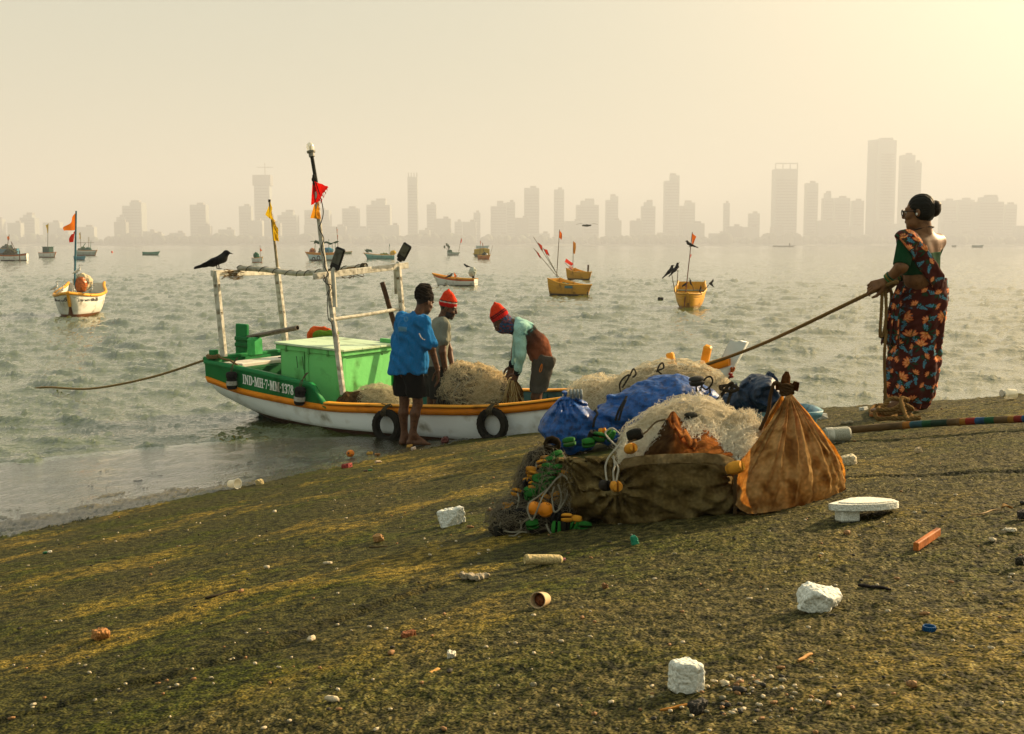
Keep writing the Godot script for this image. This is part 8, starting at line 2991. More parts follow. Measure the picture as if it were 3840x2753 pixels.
	p = Vector3(-119.6, -0.06, -279)
	b = bay_boat("blue_boat", "blue boat half hidden behind the dark wooden boat", p, Vector2(-1.0, 0.0), 6.0, 1.8, 1.1, 0.3, 0.2, [Color(0.30, 0.20, 0.08), Color(0.05, 0.18, 0.26), Color(0.05, 0.18, 0.26), dark, wood])
	lump(b, "gear_pile", Vector3(-0.3, 1.5, 0), Vector3(1.4, 0.7, 0.6), Color(0.07, 0.10, 0.07), 9.0, M.cloth, 0.3)
	p = Vector3(-80.09, -0.06, -203.4)
	b = bay_boat("cabin_boat", "white boat with dark green cabin and tall yellow flag", p, Vector2(0.86, 0.50), 3.9, 1.5, 0.72, 0.25, 0.15, [Color(0.60, 0.16, 0.04), white, white, brown, teal])
	var cb := MB.new(Color(0.03, 0.08, 0.06))
	cb.box(Transform3D(Basis(), Vector3(0.1, 1.25, 0)), Vector3(1.7, 1.1, 1.0), 0.06)
	part(b, "cabin", cb, M.paint)
	cb = MB.new(Color(0.05, 0.15, 0.12))
	cb.box(Transform3D(Basis(), Vector3(0.1, 1.83, 0)), Vector3(1.95, 0.08, 1.2), 0.02)
	part(b, "cabin_roof", cb, M.paint)
	staff(b, Vector3(-77.94, 1.472, -198), Vector3(-77.71, 5.679, -198), 0.05, Color(0.10, 0.12, 0.10), [[[Vector3(-77.61, 5.725, -198), Vector3(-78.06, 5.267, -198), Vector3(-77.99, 4.106, -198), Vector3(-77.73, 4.228, -198)], gold]], 4)
	p = Vector3(-85.55, -0.06, -237.2)
	b = bay_boat("trawler", "white and green boat with cross yard and yellow flags", p, Vector2(0.92, 0.40), 4.9, 1.7, 0.95, 0.15, 0.2, [Color(0.45, 0.20, 0.05), white, Color(0.30, 0.36, 0.32), brown, teal])
	lump(b, "gear_pile", Vector3(-1.0, 1.2, 0), Vector3(1.0, 0.5, 0.5), Color(0.08, 0.14, 0.08), 10.0, M.cloth, 0.3)
	lump(b, "green_tarp", Vector3(0.4, 1.2, 0), Vector3(0.9, 0.45, 0.5), Color(0.03, 0.12, 0.09), 11.0, M.cloth, 0.2)
	staff(b, Vector3(-87.72, 1.142, -240), Vector3(-87.68, 4.669, -240), 0.05, wood, [[[Vector3(-87.77, 4.669, -240), Vector3(-88.01, 4.298, -240), Vector3(-87.92, 3.278, -240), Vector3(-87.73, 3.371, -240)], gold]], 5)
	staff(b, Vector3(-86.1, 1.328, -240), Vector3(-86.02, 3.704, -240), 0.05, wood, [[[Vector3(-85.98, 3.667, -240), Vector3(-86.1, 3.371, -240), Vector3(-86.09, 2.721, -240), Vector3(-85.97, 2.814, -240)], Color(0.45, 0.36, 0.03)]], 6)
	staff(b, Vector3(-88.41, 2.517, -240), Vector3(-85.01, 2.572, -240), 0.04, wood, [], 6)
	staff(b, Vector3(-87.52, 1.402, -240), Vector3(-86.73, 2.442, -240), 0.09, Color(0.05, 0.20, 0.12), [], 6)
	staff(b, Vector3(-85.75, 1.402, -240), Vector3(-85.59, 2.999, -240), 0.05, Color(0.05, 0.20, 0.12), [], 6)
	p = Vector3(-61.43, -0.06, -167.5)
	b = bay_boat("dinghy", "small blue dinghy in front of the cross-yard boat", p, Vector2(0.9, 0.42), 2.0, 0.75, 0.45, 0.4, 0.3, [Color(0.10, 0.24, 0.30), Color(0.06, 0.24, 0.34), Color(0.06, 0.24, 0.34), dark, teal])
	p = Vector3(-76.53, -0.06, -249.7)
	b = bay_boat("rowing_boat", "plain green rowing boat alone left of the main boat's crow", p, Vector2(1.0, -0.08), 3.6, 1.0, 0.55, 0.45, 0.25, [Color(0.20, 0.36, 0.28), Color(0.05, 0.22, 0.16), Color(0.05, 0.22, 0.16), dark, teal])
	p = Vector3(-31.33, -0.06, -145.2)
	b = bay_boat("flag_boat", "small white boat with orange flag beyond the main boat's frame", p, Vector2(0.75, 0.66), 1.85, 0.85, 0.5, 0.4, 0.2, [rim, white, white, Color(0.35, 0.12, 0.04), teal])
	lump(b, "green_pile", Vector3(-0.3, 0.85, 0), Vector3(0.42, 0.42, 0.3), Color(0.02, 0.13, 0.06), 12.0, M.cloth, 0.25)
	staff(b, Vector3(-31.39, 0.4846, -147), Vector3(-31.39, 2.075, -147), 0.03, wood, [[[Vector3(-31.38, 1.782, -147), Vector3(-31.16, 1.384, -147), Vector3(-31.34, 1.28, -147), Vector3(-31.42, 1.246, -147)], flame]], 7)
	p = Vector3(-25.93, -0.06, -162.4)
	b = bay_boat("canopy_boat", "pale blue boat with green awning and tyres, beyond the mast", p, Vector2(-0.97, 0.2), 4.5, 1.5, 0.95, 0.25, 0.2, [Color(0.66, 0.26, 0.02), Color(0.66, 0.26, 0.02), Color(0.45, 0.60, 0.62), dark, teal])
	lump(b, "blue_tarp", Vector3(-0.6, 1.35, 0), Vector3(0.75, 0.45, 0.5), Color(0.03, 0.20, 0.34), 13.0, M.cloth, 0.2)
	lump(b, "net_pile", Vector3(0.2, 1.35, 0), Vector3(0.5, 0.5, 0.45), Color(0.10, 0.16, 0.08), 14.0, M.cloth, 0.3)
	lump(b, "orange_pile", Vector3(1.5, 1.35, 0), Vector3(0.4, 0.4, 0.4), Color(0.42, 0.14, 0.04), 15.0, M.cloth, 0.3)
	for e in [[Vector3(-26.76, 1.181, -160), Vector3(-26.65, 2.592, -160)], [Vector3(-25.9, 1.181, -160), Vector3(-25.87, 2.656, -160)], [Vector3(-24.86, 0.9238, -160), Vector3(-24.82, 2.913, -160)], [Vector3(-24.4, 1.181, -160), Vector3(-24.38, 2.464, -160)], [Vector3(-23.96, 1.309, -160), Vector3(-23.97, 2.464, -160)], [Vector3(-27.32, 2.567, -160), Vector3(-25.77, 2.695, -160)]]:
		staff(b, e[0], e[1], 0.045, Color(0.12, 0.22, 0.16), [], 3)
	staff(b, Vector3(-23.57, 1.309, -160), Vector3(-23.74, 4.513, -160), 0.04, wood, [[[Vector3(-23.73, 4.321, -160), Vector3(-23.61, 4.129, -160), Vector3(-23.64, 3.745, -160), Vector3(-23.71, 3.771, -160)], flame], [[Vector3(-23.64, 3.489, -160), Vector3(-23.57, 3.361, -160), Vector3(-23.59, 2.913, -160), Vector3(-23.64, 2.977, -160)], flame]], 8)
	var aw := MB.new(Color(0.015, 0.14, 0.07))
	var wi := b.transform.affine_inverse()
	for q in [[Vector3(-26.63, 2.615, -159), Vector3(-25.58, 2.717, -159), Vector3(-25.66, 2.439, -160.5), Vector3(-26.96, 2.208, -160.5)], [Vector3(-25.42, 2.462, -159), Vector3(-23.3, 2.526, -159), Vector3(-24.02, 2.233, -160.5), Vector3(-25.53, 2.272, -160.5)]]:
		aw.slab(10, 5, func(u: float, v: float) -> Vector3: return wi * (q[0].lerp(q[1], u).lerp(q[3].lerp(q[2], u), v) + Vector3(0, 0.12 * sin(u * 9.0), 0)), 0.03)
	part(b, "awning", aw, M.cloth)
	for e in [Vector3(-26.75, 0.1917, -158.9), Vector3(-26.09, 0.3705, -158.9)]:
		var ty := MB.new(black)
		var lp := []
		for j in 17:
			lp.append(wi * (e + Vector3(cos(TAU * j / 16.0) * 0.19, sin(TAU * j / 16.0) * 0.26, 0)))
		ty.tube(lp, 0.07, 6)
		part(b, "tyre_fender", ty, M.rubber)
	p = Vector3(-38.99, -0.06, -279.6)
	b = bay_boat("small_boat", "tiny yellow-green boat right of the awning boat", p, Vector2(1.0, 0.1), 2.1, 0.8, 0.5, 0.3, 0.2, [rim, Color(0.28, 0.22, 0.04), Color(0.16, 0.22, 0.08), dark, teal])
	p = Vector3(-20.03, -0.06, -179.3)
	b = bay_boat("turquoise_boat", "long turquoise and white boat with small dark flags at one end", p, Vector2(-0.98, 0.15), 4.6, 1.2, 0.62, 0.55, 0.1, [rim, Color(0.50, 0.62, 0.55), Color(0.08, 0.32, 0.28), Color(0.03, 0.16, 0.13), teal])
	for e in [[Vector3(-21.98, 0.6982, -180), Vector3(-22.55, 1.421, -180)], [Vector3(-21.91, 0.6982, -180), Vector3(-22.26, 1.522, -180)], [Vector3(-21.83, 0.6982, -180), Vector3(-21.93, 1.464, -180)]]:
		staff(b, e[0], e[1], 0.03, wood, [[[e[1], e[1] + Vector3(0.5, -0.1, 0), e[1] + Vector3(0.6, -0.5, 0), e[1] + Vector3(0.25, -0.4, 0)], Color(0.02, 0.09, 0.06)]], 4)
	staff(b, Vector3(-18.77, 0.6259, -180), Vector3(-18.69, 2.33, -180), 0.035, Color(0.06, 0.14, 0.13), [[[Vector3(-18.7, 2.301, -180), Vector3(-18.64, 2.143, -180), Vector3(-18.67, 1.782, -180), Vector3(-18.73, 1.854, -180)], Color(0.03, 0.14, 0.13)]], 5)
	lump(b, "yellow_motor", Vector3(-1.95, 1.0, 0), Vector3(0.45, 0.35, 0.3), Color(0.66, 0.40, 0.03), 16.0, M.cloth, 0.2)
	lump(b, "net_pile", Vector3(-0.7, 0.7, 0), Vector3(0.7, 0.25, 0.35), Color(0.20, 0.24, 0.08), 17.0, M.cloth, 0.3)
	p = Vector3(-12.34, -0.06, -246.9)
	b = bay_boat("pole_boat", "small green boat with a fan of poles and a red flag", p, Vector2(1.0, 0.2), 2.6, 0.9, 0.5, 0.2, 0.5, [Color(0.30, 0.34, 0.20), Color(0.10, 0.26, 0.20), Color(0.40, 0.46, 0.40), dark, teal])
	lump(b, "gear_pile", Vector3(-0.7, 0.8, 0), Vector3(0.5, 0.35, 0.35), Color(0.04, 0.12, 0.09), 18.0, M.cloth, 0.3)
	for e in [[Vector3(-13.43, 0.7808, -250), Vector3(-14.51, 1.927, -250)], [Vector3(-13.37, 0.7808, -250), Vector3(-14.04, 2.423, -250)], [Vector3(-13.27, 0.7808, -250), Vector3(-13.73, 2.175, -250)], [Vector3(-13.18, 0.7808, -250), Vector3(-13.52, 1.865, -250)]]:
		staff(b, e[0], e[1], 0.045, wood, [[[e[1], e[1] + Vector3(0.4, 0.05, 0), e[1] + Vector3(0.3, -0.6, 0), e[1] + Vector3(0.05, -0.5, 0)], Color(0.05, 0.10, 0.06)]], 6)
	staff(b, Vector3(-11.31, 0.6258, -250), Vector3(-10.74, 3.599, -250), 0.045, wood, [[[Vector3(-10.74, 3.537, -250), Vector3(-10.58, 3.166, -250), Vector3(-10.77, 2.485, -250), Vector3(-10.93, 2.547, -250)], red]], 7)
	p = Vector3(-5.544, -0.06, -216.8)
	b = bay_boat("tent_boat", "boat under a yellow tarpaulin tent, behind the orange boat", p, Vector2(-1.0, 0.1), 3.0, 1.0, 0.5, 0.2, 0.2, [gold, Color(0.25, 0.22, 0.05), Color(0.12, 0.14, 0.06), dark, teal])
	var te := MB.new(Color(0.62, 0.42, 0.02))
	te.slab(12, 8, func(u: float, v: float) -> Vector3: return Vector3(lerpf(-1.4, 1.4, u), 0.45 + 1.1 * sin(v * PI) * (1.0 - 0.3 * absf(u - 0.4)), lerpf(-0.55, 0.55, v)), 0.03)
	part(b, "tarpaulin", te, M.thin_cloth)
	p = Vector3(-4.238, -0.06, -177.9)
	b = bay_boat("orange_boat", "small orange boat with bare masts before the yellow tent", p, Vector2(0.88, 0.47), 2.0, 0.95, 0.5, 0.35, 0.3, [rim, Color(0.50, 0.20, 0.03), Color(0.52, 0.17, 0.03), Color(0.30, 0.08, 0.02), teal])
	staff(b, Vector3(-4.861, 0.5127, -178), Vector3(-4.766, 2.785, -178), 0.035, wood, [[[Vector3(-4.766, 2.763, -178), Vector3(-4.678, 2.653, -178), Vector3(-4.723, 2.212, -178), Vector3(-4.79, 2.256, -178)], flame]], 8)
	staff(b, Vector3(-4.151, 0.5127, -178), Vector3(-4.501, 2.476, -178), 0.035, wood, [[[Vector3(-4.501, 2.432, -178), Vector3(-4.368, 2.278, -178), Vector3(-4.325, 1.903, -178), Vector3(-4.413, 1.947, -178)], Color(0.4, 0.12, 0.03)]], 8)
	staff(b, Vector3(-3.308, 0.5127, -178), Vector3(-2.906, 2.058, -178), 0.03, wood, [], 8)
	lump(b, "white_drum", Vector3(0.55, 0.72, 0.1), Vector3(0.16, 0.2, 0.16), white, 19.0, M.plastic, 0.05)
	lump(b, "dark_pile", Vector3(0.15, 0.75, 0), Vector3(0.4, 0.3, 0.3), Color(0.05, 0.07, 0.04), 20.0, M.cloth, 0.3)
	p = Vector3(-17.91, -0.06, -708)
	b = bay_boat("skiff", "distant turquoise skiff above the yellow tent", p, Vector2(1.0, 0.1), 8.0, 2.0, 1.2, 0.4, 0.3, [teal, Color(0.06, 0.26, 0.24), Color(0.06, 0.26, 0.24), dark, teal])
	p = Vector3(352.4, -0.06, -893.4)
	b = bay_boat("skiff", "distant dark skiff right of the woman, the larger of two", p, Vector2(1.0, 0.1), 8.5, 2.0, 1.4, 0.4, 0.3, [teal, Color(0.05, 0.14, 0.12), Color(0.05, 0.14, 0.12), dark, teal])
	p = Vector3(395.5, -0.06, -1055.8)
	b = bay_boat("skiff", "distant tiny skiff just right of the woman", p, Vector2(1.0, 0.1), 4.2, 1.6, 1.3, 0.4, 0.3, [teal, Color(0.08, 0.12, 0.10), Color(0.08, 0.12, 0.10), dark, teal])
	p = Vector3(267.1, -0.06, -1161.5)
	b = bay_boat("skiff", "distant low skiff with a rower under the framed tower", p, Vector2(1.0, 0.1), 22.0, 2.4, 1.0, 0.4, 0.3, [teal, Color(0.10, 0.12, 0.10), Color(0.10, 0.12, 0.10), dark, teal])
	lump(b, "rower", Vector3(6.0, 2.2, 0), Vector3(0.7, 1.6, 0.6), Color(0.08, 0.08, 0.07), 21.0, M.cloth, 0.1)
	# buoys
	var by := MB.new(Color(0.80, 0.10, 0.015))
	by.lathe([Vector2(0.01, -0.25), Vector2(0.22, -0.15), Vector2(0.30, 0.1), Vector2(0.26, 0.32), Vector2(0.12, 0.45), Vector2(0.06, 0.47), Vector2(0.05, 0.6), Vector2(0.001, 0.61)], 12, Transform3D(), true)
	single("buoy", "small red buoy floating between the anchored boats", "buoy", by, M.plastic, Vector3(-109.4, -0.06, -322.5))
	by = MB.new(black)
	by.lathe([Vector2(0.0, -0.12), Vector2(0.085, -0.10), Vector2(0.09, -0.02), Vector2(0.08, 0.0), Vector2(0.09, 0.02), Vector2(0.085, 0.10), Vector2(0.0, 0.12)], 12, Transform3D(Basis(Vector3.BACK, 1.5), Vector3(0, 0.03, 0)))
	single("drum_float", "black drum float drifting left of the black-flag boat", "float", by, M.rubber, Vector3(5.943, -0.06, -46.99))
	crow("large black crow perched on the corner of the boat's frame", boat_xf * Vector3(0.02 + 0.02, 1.837 + 0.012, 0.60), Vector3(0.97, 0.0, 0.25), 1.12, "")
	# a gull gliding before the skyline
	var gu := MB.new(Color(0.10, 0.10, 0.09))
	gu.tube([Vector3(-0.5, 0, 0), Vector3(0, 0.02, 0), Vector3(0.45, 0.03, 0)], [0.05, 0.13, 0.04], 8)
	for s in [-1, 1]:
		gu.slab(8, 2, func(u: float, v: float) -> Vector3: return Vector3(s * (0.1 + 1.0 * u) * 1.0, 0.18 * sin(u * 2.6) + 0.02, (v - 0.5) * 0.35 * (1.0 - 0.75 * u)), 0.02)
	single("gull", "small dark bird gliding above the middle boats", "bird", gu, M.feather, Vector3(7.608, 4.064, -120))


# ---------------------------------------------------------------- what lies about on the ramp
func chunk(half: Vector3, seed_value: int, cuts: int, rough: float, round_k := 0.25) -> MB:
	var r := RandomNumberGenerator.new()
	r.seed = seed_value
	var big := maxf(half.x, maxf(half.y, half.z))
	var f := Field.new(-half * 1.25 - Vector3.ONE * big * 0.15, half * 1.25 + Vector3.ONE * big * 0.15, big / 13.0)
	f.block(Vector3.ZERO, half, minf(half.x, minf(half.y, half.z)) * round_k, big * 0.1)
	for k in cuts:
		var n := Vector3(r.randfn(), r.randfn() * 0.8 + 0.3, r.randfn()).normalized()
		f.cut(n * Vector3(half.x * absf(n.x), half.y * absf(n.y), half.z * absf(n.z)).length() * r.randf_range(0.72, 0.95), n)
	var q := 2.0 / big
	f.warp(func(p: Vector3) -> float: return rough * big * (fine.get_noise_3d(p.x * q + seed_value, p.y * q, p.z * q) + 0.5 * fine.get_noise_3d(p.x * q * 3.0, p.y * q * 3.0 + seed_value, p.z * q * 3.0)), big)
	var mb := MB.new()
	f.mesh(mb)
	return mb


func lying(called: String, label: String, category: String, mb: MB, m: Material, at: Vector3, turn: Vector3, color: Color, lift: float, group := "") -> MeshInstance3D:
	mb.c.fill(color)
	var o := single(called, label, category, mb, m, at + Vector3(0, lift, 0), group)
	# rest on the slope
	o.basis = Basis(Quaternion(Vector3.UP, Vector3(-0.13, 1.0, -0.10).normalized())) * Basis.from_euler(turn)
	return o


func stick(called: String, label: String, a: Vector3, b: Vector3, r: float, color: Color, flat := false) -> void:
	var mb := MB.new(color)
	var m := a.lerp(b, 0.5)
	if flat:
		mb.bar(a - m, b - m, r * 2.0, r * 1.2, Vector3.ZERO, r * 0.2)
	else:
		var pts := []
		for k in 6:
			pts.append(a.lerp(b, k / 5.0) - m + Vector3(0, 0.3 * r * sin(k * 2.0), 0.6 * r * sin(k * 1.7)))
		mb.tube(pts, [r * 0.8, r, r * 0.9, r * 1.05, r * 0.9, r * 0.6], 6)
	single(called, label, "stick" if not flat else "wood", mb, M.wood, m + Vector3(0, r * 0.8, 0))


func litter() -> void:
	var snow := Color(0.78, 0.80, 0.74)
	lying("foam_chunk", "white foam lump on the open ramp left of the nets", "foam", chunk(Vector3(0.062, 0.040, 0.045), 3, 5, 0.10), M.foam, Vector3(-0.2907, 0.836, -5.451), Vector3(0.1, 0.4, 0.1), snow, 0.034, "foam pieces on the ramp")
	lying("foam_chunk", "rough white foam boulder low on the ramp's right side", "foam", chunk(Vector3(0.050, 0.034, 0.040), 8, 5, 0.10), M.foam, Vector3(0.7407, 1.27, -2.764), Vector3(0.2, -0.3, 0.25), snow, 0.030, "foam pieces on the ramp")
	lying("foam_chunk", "cube-like white foam piece nearest the viewer", "foam", chunk(Vector3(0.030, 0.032, 0.028), 12, 2, 0.07, 0.4), M.foam, Vector3(0.3455, 1.269, -2.248), Vector3(0.15, 0.5, -0.12), snow, 0.030, "foam pieces on the ramp")
	lying("foam_chunk", "tiny white foam bit on the far ramp above the tied sack", "foam", chunk(Vector3(0.030, 0.022, 0.025), 14, 3, 0.12), M.foam, Vector3(2.293, 0.8711, -8.568), Vector3(0, 0.3, 0), snow, 0.018, "foam pieces on the ramp")
	lying("foam_chunk", "tiny white foam bit left of the woman's sandals", "foam", chunk(Vector3(0.032, 0.016, 0.022), 15, 3, 0.12), M.foam, Vector3(2.66, 0.8987, -8.799), Vector3(0, 0.8, 0), snow, 0.014, "foam pieces on the ramp")
	# broken foam lid lying on its foot
	var t := thing("foam_slab", "broken white foam lid lying right of the tied sack", "foam", Vector3(1.239, 1.212, -3.971))
	t.basis = Basis(Quaternion(Vector3.UP, Vector3(-0.13, 1.0, -0.10).normalized())) * Basis(Vector3.BACK, -0.13)
	var lo: Vector3 = Vector3(1.239, 1.212, -3.971)
	var outline := [Vector3(-0.1218, 0.0397, 0.0406), Vector3(0.0077, 0.061, -0.1394), Vector3(0.0702, 0.0513, -0.1494), Vector3(0.1439, 0.0378, -0.0794), Vector3(0.1404, 0.0294, -0.0194), Vector3(0.1262, 0.0232, 0.0006), Vector3(0.0456, 0.0222, 0.0606), Vector3(-0.0588, 0.0353, 0.0806), Vector3(-0.1073, 0.0392, 0.0606)]
	var mb := MB.new(snow)
	var tops := []
	var lows := []
	var mid := Vector3.ZERO
	for p: Vector3 in outline:
		mid += p / outline.size()
	for p: Vector3 in outline:
		var q := t.basis.inverse() * (p - mid)
		tops.append(Vector3(q.x, 0.062, q.z))
		lows.append(Vector3(q.x, 0.040, q.z))
	mb.loft([lows, tops])
	part(t, "plate", mb, M.foam)
	mb = MB.new(snow)
	mb.box(Transform3D(Basis(Vector3.UP, 0.25), Vector3(-0.082, 0.020, 0.05)), Vector3(0.072, 0.040, 0.05), 0.005)
	part(t, "foot", mb, M.foam)
	var panel := MB.new(Color(0.84, 0.82, 0.74))
	var inner0 := []
	var inner1 := []
	for p: Vector3 in tops:
		inner0.append(Vector3(p.x * 0.80 + 0.008, 0.0625, p.z * 0.80))
		inner1.append(Vector3(p.x * 0.80 + 0.008, 0.0665, p.z * 0.80))
	panel.loft([inner0, inner1])
	part(t, "raised_panel", panel, M.foam)
	t.position += Vector3(0.0, -0.016, -0.05)
	stick("wood_offcut", "orange-brown square wood offcut on the right of the ramp", Vector3(1.166, 1.271, -3.318), Vector3(1.298, 1.27, -3.502), 0.013, Color(0.42, 0.13, 0.025), true)
	# cup with a rusty crust inside, lying with its mouth to the viewer
	t = thing("plastic_cup", "dirty white plastic cup lying with its mouth forward", "cup", Vector3(0.0797, 1.124, -3.252) + Vector3(0, 0.021, 0))
	t.basis = Basis(Vector3.UP, -0.35) * Basis(Vector3.RIGHT, 1.35)
	mb = MB.new(Color(0.66, 0.48, 0.28))
	mb.lathe([Vector2(0.0, -0.052), Vector2(0.016, -0.052), Vector2(0.019, -0.04), Vector2(0.020, -0.02), Vector2(0.0215, -0.018), Vector2(0.0215, 0.0), Vector2(0.0225, 0.002), Vector2(0.0235, 0.022), Vector2(0.0215, 0.022), Vector2(0.020, 0.0), Vector2(0.017, -0.035), Vector2(0.0, -0.036)], 24)
	part(t, "wall", mb, M.plastic)
	mb = MB.new(Color(0.20, 0.055, 0.015))
	mb.ball(Vector3(0, -0.015, 0), Vector3(0.0195, 0.022, 0.0195), 14, 8)
	part(t, "rusty_crust", mb, M.foam)
	# half a pale plastic tube
	t = thing("plastic_tube", "mottled pale yellow plastic tube below the float net", "tube", Vector3(0.1107, 1.052, -3.96) + Vector3(0, 0.017, 0))
	t.basis = Basis(Vector3.UP, 0.28) * Basis(Vector3.BACK, PI / 2 - 0.08)
	mb = MB.new(Color(0.56, 0.44, 0.20))
	mb.lathe([Vector2(0.0, -0.066), Vector2(0.010, -0.066), Vector2(0.0165, -0.058), Vector2(0.018, -0.03), Vector2(0.0175, 0.05), Vector2(0.019, 0.062), Vector2(0.015, 0.070), Vector2(0.0, 0.058)], 20)
	part(t, "body", mb, M.foam)
	mb = MB.new(Color(0.50, 0.20, 0.22))
	mb.tube([Vector3(0, -0.064, 0), Vector3(0.002, -0.078, 0)], 0.005, 8)
	part(t, "nipple", mb, M.plastic)
	lying("glass_shard", "mottled teal-green glass shard below the brown sack", "shard", chunk(Vector3(0.013, 0.020, 0.011), 21, 3, 0.1, 0.7), M.plastic, Vector3(0.437, 1.083, -4.104), Vector3(0, 0.3, 0.1), Color(0.02, 0.24, 0.14), 0.017)
	# blue bottle cap
	t = thing("bottle_cap", "blue bottle cap lying open side up near the lower right", "cap", Vector3(0.8919, 1.326, -2.437))
	mb = MB.new(Color(0.015, 0.09, 0.24))
	mb.lathe([Vector2(0.0, 0.0), Vector2(0.013, 0.0), Vector2(0.0135, 0.014), Vector2(0.0115, 0.014), Vector2(0.011, 0.003), Vector2(0.0, 0.003)], 20)
	part(t, "shell", mb, M.plastic)
	for k in 20:
		var a := TAU * k / 20.0
		mb = MB.new(Color(0.013, 0.08, 0.22))
		mb.bar(Vector3(cos(a) * 0.0137, 0.001, sin(a) * 0.0137), Vector3(cos(a) * 0.014, 0.012, sin(a) * 0.014), 0.0012, 0.0012, Vector3.ZERO, 0.0)
		part(t, "ridge", mb, M.plastic)
	stick("match_stick", "pale little stick leaning on the blue bottle cap", Vector3(0.883, 1.326, -2.426), Vector3(0.9179, 1.331, -2.43), 0.0022, Color(0.5, 0.33, 0.12))
	# painted bamboo pole lying across the ramp
	t = thing("bamboo_pole", "bamboo pole with painted colour bands lying across the ramp", "pole", Vector3(2.222, 1.059, -6.713))
	var pa: Vector3 = Vector3(1.879, 0.97, -7.089) - t.position + Vector3(0, 0.035, 0)
	var pb: Vector3 = Vector3(2.694, 1.191, -6.11) - t.position + Vector3(0, 0.045, 0)
	pb = pa + (pb - pa) * 1.7
	var bare := Color(0.20, 0.12, 0.05)
	var bands := [[0.0, 0.02, Color(0.03, 0.20, 0.24)], [0.02, 0.10, bare * 0.7], [0.10, 0.26, bare], [0.26, 0.285, Color(0.50, 0.20, 0.03)], [0.285, 0.32, Color(0.05, 0.16, 0.22)], [0.32, 0.345, Color(0.02, 0.13, 0.05)], [0.345, 0.39, Color(0.03, 0.07, 0.04)], [0.39, 0.42, bare], [0.42, 0.44, Color(0.45, 0.20, 0.03)], [0.44, 0.465, Color(0.36, 0.03, 0.015)], [0.465, 0.49, Color(0.03, 0.12, 0.28)], [0.49, 0.515, Color(0.02, 0.14, 0.06)], [0.515, 0.55, bare], [0.55, 0.565, Color(0.45, 0.22, 0.03)], [0.565, 0.585, Color(0.30, 0.03, 0.015)], [0.585, 0.60, Color(0.03, 0.12, 0.28)], [0.60, 0.66, Color(0.02, 0.13, 0.06)], [0.66, 0.75, bare], [0.75, 0.80, Color(0.4, 0.04, 0.02)], [0.80, 1.0, bare]]
	for e in bands:
		mb = MB.new(e[2] * 0.6)
		var r: float = 0.021 - 0.003 * e[0]
		var n := 4
		var pts := []
		for k in n + 1:
			var s := lerpf(e[0], e[1], float(k) / n)
			pts.append(pa.lerp(pb, s) + Vector3(0, 0.012 * sin(s * 5.0), 0))
		mb.tube(pts, r, 14)
		part(t, "painted_band" if e[2] != bare else "bare_cane", mb, M.wood)
	for s in [0.10, 0.26, 0.42, 0.60]:
		mb = MB.new(bare * 0.8)
		mb.tube([pa.lerp(pb, s - 0.004) + Vector3(0, 0.012 * sin(s * 5.0), 0), pa.lerp(pb, s + 0.004) + Vector3(0, 0.012 * sin(s * 5.0), 0)], 0.023, 14)
		part(t, "node_ring", mb, M.wood)
	# mouldy white container beside the pole
	t = thing("white_canister", "mouldy white plastic canister lying against the bamboo pole", "canister", Vector3(1.878, 1.008, -6.736) + Vector3(0, 0.045, 0))
	t.basis = Basis(Vector3.UP, 0.1) * Basis(Vector3.BACK, PI / 2 + 0.05)
	mb = MB.new(Color(0.42, 0.42, 0.34))
	mb.lathe([Vector2(0.0, -0.085), Vector2(0.036, -0.085), Vector2(0.044, -0.072), Vector2(0.044, 0.055), Vector2(0.036, 0.068), Vector2(0.0, 0.07)], 18)
	part(t, "body", mb, M.foam)
	mb = MB.new(Color(0.66, 0.66, 0.58))
	mb.lathe([Vector2(0.0448, 0.018), Vector2(0.0448, 0.060)], 18)
	part(t, "label_band", mb, M.plastic)
	mb = MB.new(Color(0.46, 0.46, 0.38))
	mb.tube(spline([Vector3(-0.03, -0.045, 0), Vector3(-0.075, -0.035, 0), Vector3(-0.090, -0.01, 0), Vector3(-0.075, 0.012, 0), Vector3(-0.035, 0.012, 0)], 5), 0.014, 8)
	part(t, "handle", mb, M.foam)
	# things lying in the wet at the water's edge
	t = thing("clear_cup", "clear plastic cup lying in the shallow water on the left", "cup", Vector3(-2.383, 0.0724, -9.896) + Vector3(0, 0.04, 0))
	t.basis = Basis(Vector3.UP, 0.9) * Basis(Vector3.RIGHT, 1.45)
	mb = MB.new()
	mb.lathe([Vector2(0.0, -0.05), Vector2(0.032, -0.05), Vector2(0.036, 0.0), Vector2(0.042, 0.05), Vector2(0.044, 0.052)], 20)
	part(t, "wall", mb, M.clear)
	mb = MB.new(Color(0.7, 0.7, 0.6))
	var lip := []
	for j in 21:
		lip.append(Vector3(cos(TAU * j / 20.0) * 0.043, 0.051, sin(TAU * j / 20.0) * 0.043))
	mb.tube(lip, 0.0025, 5)
	part(t, "lip", mb, M.plastic)
	t = thing("clear_jar", "clear plastic jar on the ramp's edge at the far right", "jar", Vector3(3.436, 1.089, -8.057) + Vector3(0, 0.035, 0))
	t.basis = Basis(Vector3.UP, 0.2) * Basis(Vector3.BACK, 1.5)
	mb = MB.new()
	mb.lathe([Vector2(0.0, -0.05), Vector2(0.034, -0.05), Vector2(0.036, 0.02), Vector2(0.024, 0.035), Vector2(0.024, 0.045)], 18)
	part(t, "wall", mb, M.clear)
	mb = MB.new(Color(0.72, 0.70, 0.6))
	mb.lathe([Vector2(0.0, 0.04), Vector2(0.026, 0.04), Vector2(0.026, 0.056), Vector2(0.0, 0.056)], 18)
	part(t, "lid", mb, M.plastic)
	t = thing("orange", "bruised orange lying in the shallow water", "fruit", Vector3(-1.633, 0.0181, -11.7) + Vector3(0, 0.034, 0))
	mb = MB.new(Color(0.75, 0.22, 0.015))
